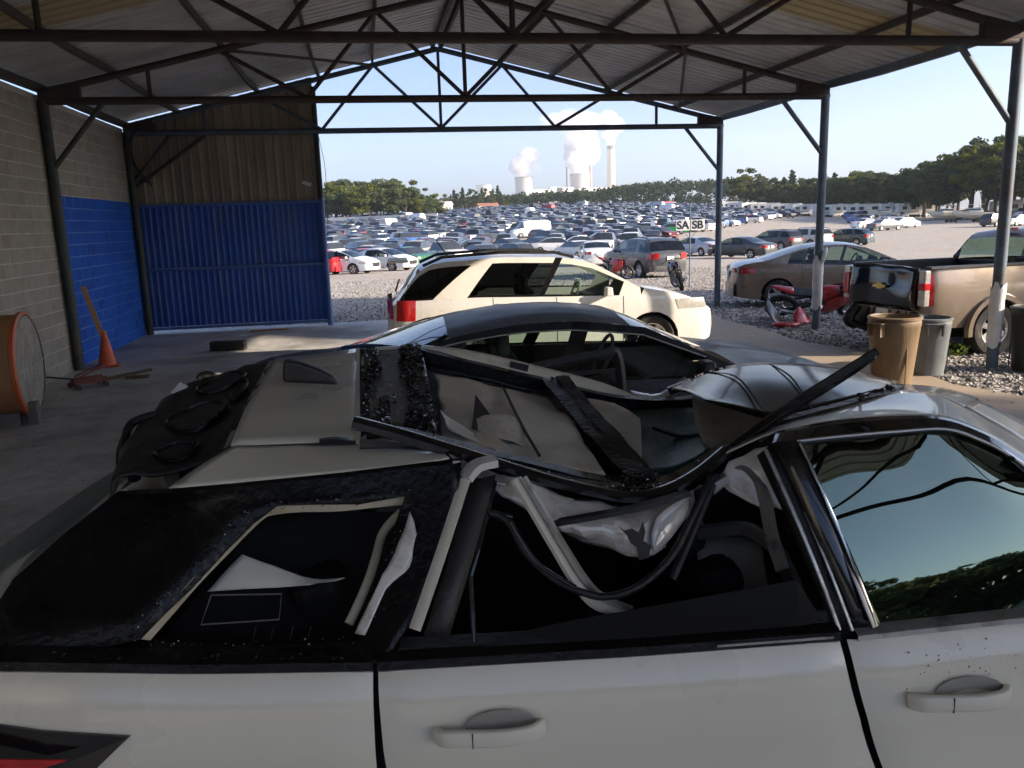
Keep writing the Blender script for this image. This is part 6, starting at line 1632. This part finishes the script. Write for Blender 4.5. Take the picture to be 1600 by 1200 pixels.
def stack(px, ytop, wpx, d, lab, m_, band=True):
    p = px_at(px, ytop, d); r_ = wpx * d / FPX / 2; H = p[2]
    t = thing('chimney_stack', lab, 'chimney', (p[0], p[1], 0))
    MB().lathe([(r_ * 1.25, 0), (r_ * 1.08, H * .5), (r_, H * .965)], n=24).build('shaft', m_, t, smooth=60)
    if band: MB().lathe([(r_ * 1.03, H * .955), (r_ * 1.05, H), (r_ * .7, H * 1.004), (r_ * .6, H * .97)], n=24).build('cap', M['stackdark'], t, smooth=60)
    return p, r_
pC, rC = stack(954.5, 228, 11.5, 2950, 'tall pale chimney stack with a dark top, right of the cooling towers', M['stack'])
stack(886, 258, 4, 3050, 'thin dark chimney stack left of the middle cooling tower', M['stackdark'], False)
stack(922, 254, 5, 3050, 'thin reddish chimney stack right of the middle cooling tower', mat('stack_red', (0.42, 0.24, 0.20), 0.9), False)
bx = thing('plant_building', 'pale plant buildings at the foot of the cooling towers', 'building', tuple(px_at(880, 300, 2800) * np.array([1, 1, 0])))
for (dx, w, h_) in ((-90, 90, 103), (0, 60, 108), (110, 120, 104), (-30, 40, 110)): MB().box((dx, 0, h_ / 2), (w, 60, h_)).build('block', M['rv'], bx)
def steam_mat(dens, scale):
    m, nt, N, L, out = _nodes('steam')
    v = N.new('ShaderNodeVolumePrincipled'); v.inputs['Color'].default_value = (0.98, 0.97, 0.97, 1); v.inputs['Anisotropy'].default_value = 0.0
    tc = N.new('ShaderNodeTexCoord'); ln_ = N.new('ShaderNodeVectorMath'); ln_.operation = 'LENGTH'; L.new(tc.outputs['Object'], ln_.inputs[0])
    oi = N.new('ShaderNodeObjectInfo'); ad = N.new('ShaderNodeVectorMath'); ad.operation = 'ADD'
    L.new(tc.outputs['Object'], ad.inputs[0]); L.new(oi.outputs['Location'], ad.inputs[1])
    nz = N.new('ShaderNodeTexNoise'); nz.inputs['Scale'].default_value = scale; nz.inputs['Detail'].default_value = 4; nz.inputs['Roughness'].default_value = .6
    L.new(ad.outputs[0], nz.inputs['Vector'])
    a = N.new('ShaderNodeMath'); a.operation = 'MULTIPLY_ADD'; a.inputs[1].default_value = 1.7; a.inputs[2].default_value = 0.15; L.new(nz.outputs[0], a.inputs[0])
    s = N.new('ShaderNodeMath'); s.operation = 'SUBTRACT'; L.new(a.outputs[0], s.inputs[0]); L.new(ln_.outputs[1], s.inputs[1])
    mr = N.new('ShaderNodeMapRange'); mr.inputs[1].default_value = 0.0; mr.inputs[2].default_value = 0.35; mr.inputs[4].default_value = dens; L.new(s.outputs[0], mr.inputs[0])
    L.new(mr.outputs[0], v.inputs['Density']); L.new(v.outputs[0], out.inputs['Volume'])
    return m
def ico():
    bm = bmesh.new(); bmesh.ops.create_icosphere(bm, subdivisions=2, radius=1.0); me = bpy.data.meshes.new('puff'); bm.to_mesh(me); bm.free(); return me
SM = {}
def plume(name, lab, puffs, d, dens):
    t = thing(name, lab, 'steam', tuple(px_at(puffs[0][0], puffs[0][1], d))); t['kind'] = 'stuff'
    base = Vector(t.location)
    if dens not in SM: SM[dens] = ico(); SM[dens].materials.append(steam_mat(dens, 2.2))
    for (px, py, rx, rz_) in puffs:
        o = link('puff', SM[dens], t); o.location = Vector(px_at(px, py, d)) - base; k = d / FPX; o.scale = (rx * k, rx * k * .9, rz_ * k); o.rotation_euler = (0, 0, R(30))
plume('steam_plume', 'white steam cloud rising from the left cooling tower', [(818, 270, 14, 12), (814, 257, 20, 15), (826, 243, 19, 14), (805, 262, 13, 12)], 2900, 0.06)
plume('steam_plume', 'tall white steam column above the middle cooling tower', [(906, 266, 17, 14), (902, 247, 25, 20), (908, 222, 30, 24), (896, 236, 18, 18), (925, 240, 15, 18)], 2900, 0.055)
plume('steam_plume', 'thin steam drifting above the middle tower up to the truss', [(905, 200, 34, 22), (893, 188, 36, 18), (868, 190, 30, 14), (915, 190, 30, 18), (840, 262, 16, 18)], 2900, 0.008)
plume('smoke_plume', 'pale smoke leaving the tall chimney stack', [(955, 221, 9, 7), (952, 210, 15, 10), (962, 196, 17, 14), (950, 186, 18, 14)], 2950, 0.022)

# ---------------------------------------------------------------- air
hz_m, nt, N, L, out = _nodes('haze_air')
v = N.new('ShaderNodeVolumePrincipled'); v.inputs['Color'].default_value = (0.82, 0.91, 1.0, 1); v.inputs['Density'].default_value = 0.00012; v.inputs['Anisotropy'].default_value = 0.2
L.new(v.outputs[0], out.inputs['Volume'])
hz = MB().box((0, 2000, 219), (5300, 5500, 442)).build('haze', hz_m)
tag(hz, 'pale morning haze in the air', 'haze', kind='stuff')

# ================================================================ loose things
def bin_(name, loc, col_, r0, r1, h_, label, open_dark=True, rz=0):
    m_ = mat(name + '_plastic', col_, 0.6, 0, 0.15, 5, 0.1, 40, tuple(c * .55 for c in col_), .4, 4, stretch=(1, 1, .3))
    t = thing(name, label, 'bin', loc, rz, 'rubbish bins')
    body = MB().lathe([(0.001, 0.01), (r0 * .96, 0.0), (r0, .04), (r0 + (r1 - r0) * .9, h_ * .86), (r1 * 1.0, h_ * .87), (r1 * 1.0, h_ * .93), (r1 * .97, h_), (r1 * .93, h_), (r1 * .92, h_ * .85), (r0 * .93, .05), (0.001, .045)], n=32)
    body.build('body', m_, t, smooth=40)
    MB().lathe([(r1 * .98, h_ * .965), (r1 * 1.045, h_ * .97), (r1 * 1.05, h_ * 1.0), (r1 * .95, h_ * 1.012), (r1 * .92, h_ * .99)], n=32).build('rim', m_, t, smooth=50)
    for s in (0, math.pi):
        b = MB(); pts = [(r1 * 1.0, -.10, h_ * .93), (r1 * 1.16, -.10, h_ * .93), (r1 * 1.18, 0, h_ * .93), (r1 * 1.16, .10, h_ * .93), (r1 * 1.0, .10, h_ * .93)]
        b.tube(pts, .015, 6, flat=(.05, .02))
        b.box((r1 * 1.08, -.09, h_ * .83), (.08, .012, .16)).box((r1 * 1.08, .09, h_ * .83), (.08, .012, .16))
        o = b.build('handle', m_, t); o.rotation_euler = (0, 0, s + .9)
    for k in range(4):
        a = k * math.pi / 2 + .6; rr = (r0 + r1) / 2
        o = MB().box((rr * 1.0, 0, h_ * .42), (.014, .012, h_ * .78)).build('rib', m_, t); o.rotation_euler = (0, 0, a)
    return t
bin_('brown_bin', (6.42, 9.05, 0), (0.20, 0.135, 0.075), .24, .305, .84, 'big brown plastic bin with a dirty stained side', rz=-.6)
bin_('grey_bin', (7.20, 9.45, 0), (0.16, 0.175, 0.18), .22, .275, .74, 'grey plastic bin just behind the brown one', rz=.3)
bin_('black_bin', (8.72, 9.30, -.04), (0.012, 0.018, 0.016), .27, .33, .86, 'black plastic bin cut by the picture edge behind a pipe post', rz=.2)

# drum fan on the left
fan = thing('drum_fan', 'orange drum fan lying against the block wall', 'fan', (-4.08, 10.35, 0), R(7))
f_or = mat('orange_drum', (0.60, 0.11, 0.025), 0.45, 0, 0.15, 5, dirt=(0.30, 0.20, 0.10), damt=.4, dscale=2.5)
f_tan = mat('tan_drum', (0.42, 0.22, 0.10), 0.6, 0, 0.2, 4, dirt=(0.3, 0.12, 0.05), damt=.4, dscale=2)
MB().lathe([(.60, -.62), (.60, .0)], (0, 0, .66), 40, axis='X').build('drum', [f_or], fan, smooth=60)
MB().lathe([(.602, -.45), (.604, -.02)], (0, 0, .66), 40, axis='X').build('drum_band', f_tan, fan, smooth=60)
MB().lathe([(.595, -.03), (.63, -.015), (.63, .03), (.595, .045)], (0, 0, .66), 40, axis='X').build('rim', f_or, fan, smooth=60)
gm = mat('grille_wire', (0.45, 0.44, 0.41), 0.5, .4, .2, 9)
b = MB()
for r_ in np.linspace(.12, .58, 5):
    ring = [(0.05 + .05 * (1 - r_ / .6), r_ * math.cos(a), .66 + r_ * math.sin(a)) for a in np.linspace(0, 2 * math.pi, 33)]; b.tube(ring, .004, 4, cap=False)
for k in range(3):
    a = k * math.pi / 3; b.tube([(0.055, .6 * math.cos(a), .66 + .6 * math.sin(a)), (.1, 0, .66), (0.055, -.6 * math.cos(a), .66 - .6 * math.sin(a))], .006, 4)
b.build('grille', gm, fan)
MB().lathe([(.001, .0), (.585, -.0)], (.035, 0, .66), 40, axis='X').build('dusty_backing', mat('dusty_screen', (0.38, 0.365, 0.33), .9, 0, .15, 5, dirt=(.25, .2, .15), damt=.4, dscale=3), fan)
b = MB()
for k in range(4):
    a = k * math.pi / 2 + .4; b.box((-.15, .28 * math.cos(a), .66 + .28 * math.sin(a)), (.02, .2, .5), rot=Matrix.Rotation(a, 3, 'X') @ Matrix.Rotation(R(30), 3, 'Z'))
b.build('blades', gm, fan)
for c_, s_ in (((-.3, -.35, .08), (.5, .05, .16)), ((-.3, .35, .08), (.5, .05, .16)), ((.08, -.3, .13), (.10, .14, .26))): MB().box(c_, s_).build('foot', M['seat_grey'], fan)

# cone with a timber handle
cn = thing('traffic_cone', 'orange traffic cone with a timber stick through its top', 'cone', (-4.38, 14.25, 0), .2)
c_or = mat('cone_orange', (0.62, 0.10, 0.03), .5, 0, .12, 6, dirt=(.25, .1, .05), damt=.3, dscale=6)
MB().lathe([(.001, .60), (.03, .60), (.05, .50), (.145, .03), (.15, .03)], n=20).build('cone', c_or, cn, smooth=40)
o = MB().box((0, 0, .015), (.36, .36, .03)).build('base', c_or, cn); bevel(o, .01)
M['timber'] = mat('timber', (0.42, 0.24, 0.11), .8, 0, .2, 6, .2, 40, stretch=(1, 1, .2))
o = MB().box((0, 0, .4), (.075, .05, .86)).build('timber_stick', M['timber'], cn); o.location = (-.03, 0, .53); o.rotation_euler = (0, R(-13), 0)

# red trolley jack among scraps
jk = thing('trolley_jack', 'small red trolley jack on the floor below the traffic cone', 'jack', (-4.08, 12.35, 0), R(35))
jk.scale = (.8, .8, .8)
M['jackred'] = mat('jack_red', (0.24, 0.06, 0.06), .6, .1, .2, 8, dirt=(.10, .07, .06), damt=.6, dscale=7)
b = MB()
for s in (-1, 1): b.box((0, s * .13, .13), (.55, .015, .10)); b.tube([(-.2, s * .10, .2), (.05, s * .10, .30), (.24, s * .06, .33)], .02, 5)
b.box((0, 0, .09), (.5, .2, .03)); b.tube([(.22, -.2, .06), (.22, .2, .06)], .02, 6); b.tube([(-.25, -.18, .05), (-.25, .18, .05)], .02, 6)
b.build('frame', M['jackred'], jk)
for x in (.22, -.25):
    for s in (-1, 1): MB().lathe([(.001, -.025), (.05, -.025), (.05, .025), (.001, .025)], (x, s * .2, .05), 14, axis='Y').build('wheel', M['blackplastic'], jk, smooth=40)
MB().lathe([(.05, 0), (.065, .02), (.065, .035), (.001, .035)], (.25, 0, .33), 14).build('saddle', M['jackred'], jk)
MB().tube([(-.25, 0, .18), (-.62, .12, .26), (-.75, .15, .27)], .016, 6).build('handle', M['blackplastic'], jk)
def plank(name, loc, s, rz, m_, label, cat='board', ry=0):
    o = MB().box((0, 0, s[2] / 2), s).build(name, m_); o.location = loc; o.rotation_euler = (0, ry, rz); bevel(o, .006); tag(o, label, cat); return o
M['oldwood'] = mat('old_wood', (0.16, 0.12, 0.075), .9, 0, .25, 6, .3, 40)
plank('wood_scrap', (-3.75, 13.0, .02), (.75, .08, .04), R(30), M['oldwood'], 'old wooden strip lying behind the red jack', ry=R(-4))
plank('wood_scrap', (-3.55, 12.85, 0), (.35, .10, .05), R(-5), M['oldwood'], 'short wood offcut right of the red jack')
plank('wood_scrap', (-4.2, 12.75, .0), (.6, .05, .03), R(60), M['oldwood'], 'thin dark lath between the drum fan and the red jack')
plank('dark_timber', (-2.62, 15.35, 0), (.62, .20, .17), R(-8), mat('tarred_timber', (0.035, 0.034, 0.03), .8, 0, .3, 6, .2, 40), 'short black timber block on the concrete floor', 'timber')
plank('floor_board', (-2.2, 18.05, 0), (.8, .1, .03), R(3), M['timber'], 'pale board lying at the foot of the blue sheets')
o = MB().add([(0, 0, .004), (.28, .05, .012), (.30, .2, .005), (.05, .22, .016)], [(0, 1, 2, 3)]).build('paper_scrap', M['white']); o.location = (-2.75, 17.3, 0); solid(o, .002); tag(o, 'white paper scrap on the floor before the blue sheets', 'paper')
def lump(name, loc, label, s=.1, seed=1):
    b = MB(); pts = catmull([(-1.2 * s, 0, .2 * s), (-.9 * s, .1 * s, .7 * s), (0, 0, .9 * s), (.8 * s, -.1 * s, .6 * s), (1.1 * s, .1 * s, .2 * s)], 4); b.tube(pts, .32 * s, 6)
    b.box((0, .3 * s, .2 * s), (1.2 * s, .5 * s, .3 * s)); o = b.build(name, M['blackplastic'], smooth=50); o.location = loc; o.rotation_euler = (0, 0, seed); tag(o, label, 'debris'); return o
lump('plastic_debris', (-2.45, 12.35, 0), 'curved black plastic piece on the floor left of the wreck', .11, .3)
lump('plastic_debris', (-2.05, 12.55, 0), 'small black plastic piece next to the wreck corner', .08, 1.1)

# motorcycles
def moto(name, loc, rz, lean, label, col_, wreck=1.0):
    t = thing(name, label, 'motorcycle', loc, rz, 'crashed motorcycles')
    t.rotation_euler = (lean, 0, rz)
    pm_ = mat(name + '_fairing', col_, .3, 0, .1, 6, dirt=(.1, .08, .07), damt=.3, dscale=6, coat=.6)
    for x, fr_ in ((-.68, 0), (.70, 1)):
        w = empty('wheel', (x, 0, .31)); w.parent = t; w.rotation_euler = (0, 0, .35 if fr_ else 0)
        MB().lathe([(.23, -.055), (.29, -.06), (.31, -.03), (.31, .03), (.29, .06), (.23, .055)], n=24, axis='Y').build('tyre', M['rubber'], w, smooth=50)
        b = MB().lathe([(.235, -.03), (.215, -.02), (.215, .02), (.235, .03)], n=24, axis='Y').lathe([(.05, -.06), (.05, .06), (.001, .06)], n=10, axis='Y')
        for k in range(6):
            a = k * math.pi / 3; b.tube([(.04 * math.cos(a), 0, .04 * math.sin(a)), (.22 * math.cos(a + .3), 0, .22 * math.sin(a + .3))], .014, 4)
        b.build('rim', M['rim'], w)
        MB().lathe([(.07, .05), (.13, .05), (.13, .055), (.07, .055)], n=18, axis='Y').build('brake_disc', alu, w)
    b = MB()
    for s in (-1, 1):
        b.tube([(.70, s * .09, .31), (.52, s * .09, .78), (.47, s * .09, .92)], .024, 6); b.tube([(-.68, s * .11, .31), (-.25, s * .12, .42), (0, s * .1, .5)], .03, 6)
        b.tube([(.48, s * .05, .88), (.1, s * .13, .66), (-.15, s * .12, .50)], .03, 6)
    b.tube([(.44, -.36, .90), (.47, -.12, .97), (.47, .12, .97), (.44, .36, .90)], .014, 6); b.tube([(-.1, 0, .55), (-.5, 0, .78), (-.8, 0, .88)], .025, 6)
    b.build('frame', M['blackplastic'], t, smooth=40)
    o = MB().box((.08, 0, .42), (.42, .30, .34)).box((.12, 0, .62), (.2, .26, .16), rot=Matrix.Rotation(R(20), 3, 'Y')).build('engine', M['seat_grey'], t); bevel(o, .03)
    MB().tube(catmull([(.28, -.1, .5), (.34, -.12, .3), (.1, -.14, .2), (-.3, -.16, .24), (-.72, -.2, .40)], 4), [.022] * 12 + [.05] * 5, 8).build('exhaust', alu, t, smooth=50)
    rows = []
    for x, w_, z0, z1 in ((-.14, .10, .66, .74), (0, .15, .66, .86), (.2, .17, .66, .92), (.38, .12, .72, .90)):
        rows.append([(x, w_ * math.cos(a), z0 + (z1 - z0) * math.sin(a)) for a in np.linspace(0, math.pi, 9)])
    MB().grid(rows).build('fuel_tank', pm_, t, smooth=60)
    o = MB().box((-.32, 0, .76), (.42, .22, .08), rot=Matrix.Rotation(R(8), 3, 'Y')).build('seat', M['blackplastic'], t); bevel(o, .03, 3)
    for s in (-1, 1):
        rows = [[(.62, s * .05, .80), (.42, s * .17, .82), (.15, s * .19, .70)], [(.60, s * .12, .62), (.40, s * .21, .60), (.10, s * .21, .50)], [(.50, s * .10, .42), (.30, s * .19, .36), (.02, s * .18, .30)]]
        o = wgrid('fairing', rows, pm_, parent=t, sub=3, amp=.012 * wreck, fr=9, thick=.004)
    o = wgrid('tail_fairing', [[(-.48, -.1, .80), (-.7, -.07, .88), (-.92, -.03, .96)], [(-.48, 0, .86), (-.7, 0, .93), (-.92, 0, .98)], [(-.48, .1, .80), (-.7, .07, .88), (-.92, .03, .96)]], pm_, parent=t, sub=3, thick=.004)
    return t
mt = moto('red_motorcycle', (*at_z(1272, 497, -.04)[:2], .05), R(-24), R(48), 'crashed red motorcycle lying beside the middle pipe post', (0.45, 0.015, 0.02))
def fairing_piece(loc, label, s, col_, seed):
    pm_ = mat('loose_fairing', col_, .3, 0, .1, 6, coat=.6)
    rows = [[(-.3 * s, -.1 * s, .02), (0, -.18 * s, .10 * s), (.32 * s, -.1 * s, .03)], [(-.3 * s, 0, .16 * s), (0, -.02, .34 * s), (.3 * s, 0, .2 * s)], [(-.2 * s, .12 * s, .28 * s), (0, .1 * s, .48 * s), (.22 * s, .1 * s, .34 * s)]]
    o = wgrid('loose_fairing', rows, pm_, parent=None, sub=4, amp=.02, fr=6, thick=.005, seed=seed); o.location = loc; o.rotation_euler = (0, 0, seed); tag(o, label, 'motorcycle part', 'loose motorcycle fairings'); return o
fairing_piece((*at_z(1252, 509, -.04)[:2], -.03), 'red fairing piece on the stones, right of the black one', .75, (0.42, 0.012, 0.02), .4)
fairing_piece((*at_z(1206, 506, -.04)[:2], -.03), 'black fairing piece on the stones beside the red motorcycle', 1.05, (0.012, 0.012, 0.013), 1.0)
o = MB().lathe([(.001, .05), (.2, .02), (.24, .06), (.22, .09), (.001, .10)], n=18).build('red_cover', mat('red_cover', (.5, .02, .02), .4, coat=.5), smooth=50); o.location = (*at_z(1228, 511, -.04)[:2], -.04); o.scale = (1.2, .8, 1); tag(o, 'flat red plastic cover lying nearest on the stones', 'motorcycle part')
moto('black_motorcycle', (*at_ground(1062, 452), ground_z(*at_ground(1062, 452))), R(75), R(-14), 'burnt black motorcycle standing by the sign post', (0.03, 0.025, 0.022), 2.0)
moto('red_motorcycle', (*at_ground(962, 436), ground_z(*at_ground(962, 436))), R(-60), R(12), 'small red motorcycle in front of the dark grey SUV', (0.5, 0.02, 0.02))

# row signs
sg = thing('row_sign', 'two white plates reading SA and SB on a thin post', 'sign', (*at_ground(1077, 450), ground_z(*at_ground(1077, 450))), R(-8))
MB().tube([(0, 0, 0), (0, 0, 2.75)], .022, 8).build('sign_post', M['bluepipe'], sg)
for k, txt in ((-1, 'SA'), (1, 'SB')):
    o = MB().box((0, 0, 0), (.46, .015, .34)).build('plate', M['white'], sg); o.location = (k * .245, -.035, 2.05); bevel(o, .006)
    cu = bpy.data.curves.new('lettering', 'FONT'); cu.body = txt; cu.size = .36; cu.align_x = 'CENTER'; cu.align_y = 'CENTER'; cu.extrude = .002; cu.offset = .008
    cu.materials.append(M['blackplastic'])
    q0 = bpy.data.objects.new('lettering_curve', cu); COL.objects.link(q0)
    me = bpy.data.meshes.new_from_object(q0.evaluated_get(bpy.context.evaluated_depsgraph_get())); bpy.data.objects.remove(q0)
    q = link('lettering', me, o); q.location = (0, -.012, 0); q.rotation_euler = (R(90), 0, 0)
    MB().tube([(k * .245, -.02, 1.88), (0, 0, 1.6)], .008, 5).build('stay', M['bluepipe'], sg)
# weeds by the truck wheel
M['weed'] = leafmat('weed', (0.06, 0.09, 0.02), (0.16, 0.2, 0.06))
rng = np.random.default_rng(3)
V_, F_ = leaf_cloud([((8.55, 10.6, .07), (.2, .16, .1))], 140, .035)
me = bpy.data.meshes.new('weeds'); me.from_pydata([tuple(p) for p in V_], [], F_); me.materials.append(M['weed'])
tag(link('weeds', me), 'tuft of green weeds at the pickup wheel', 'weeds', kind='stuff')
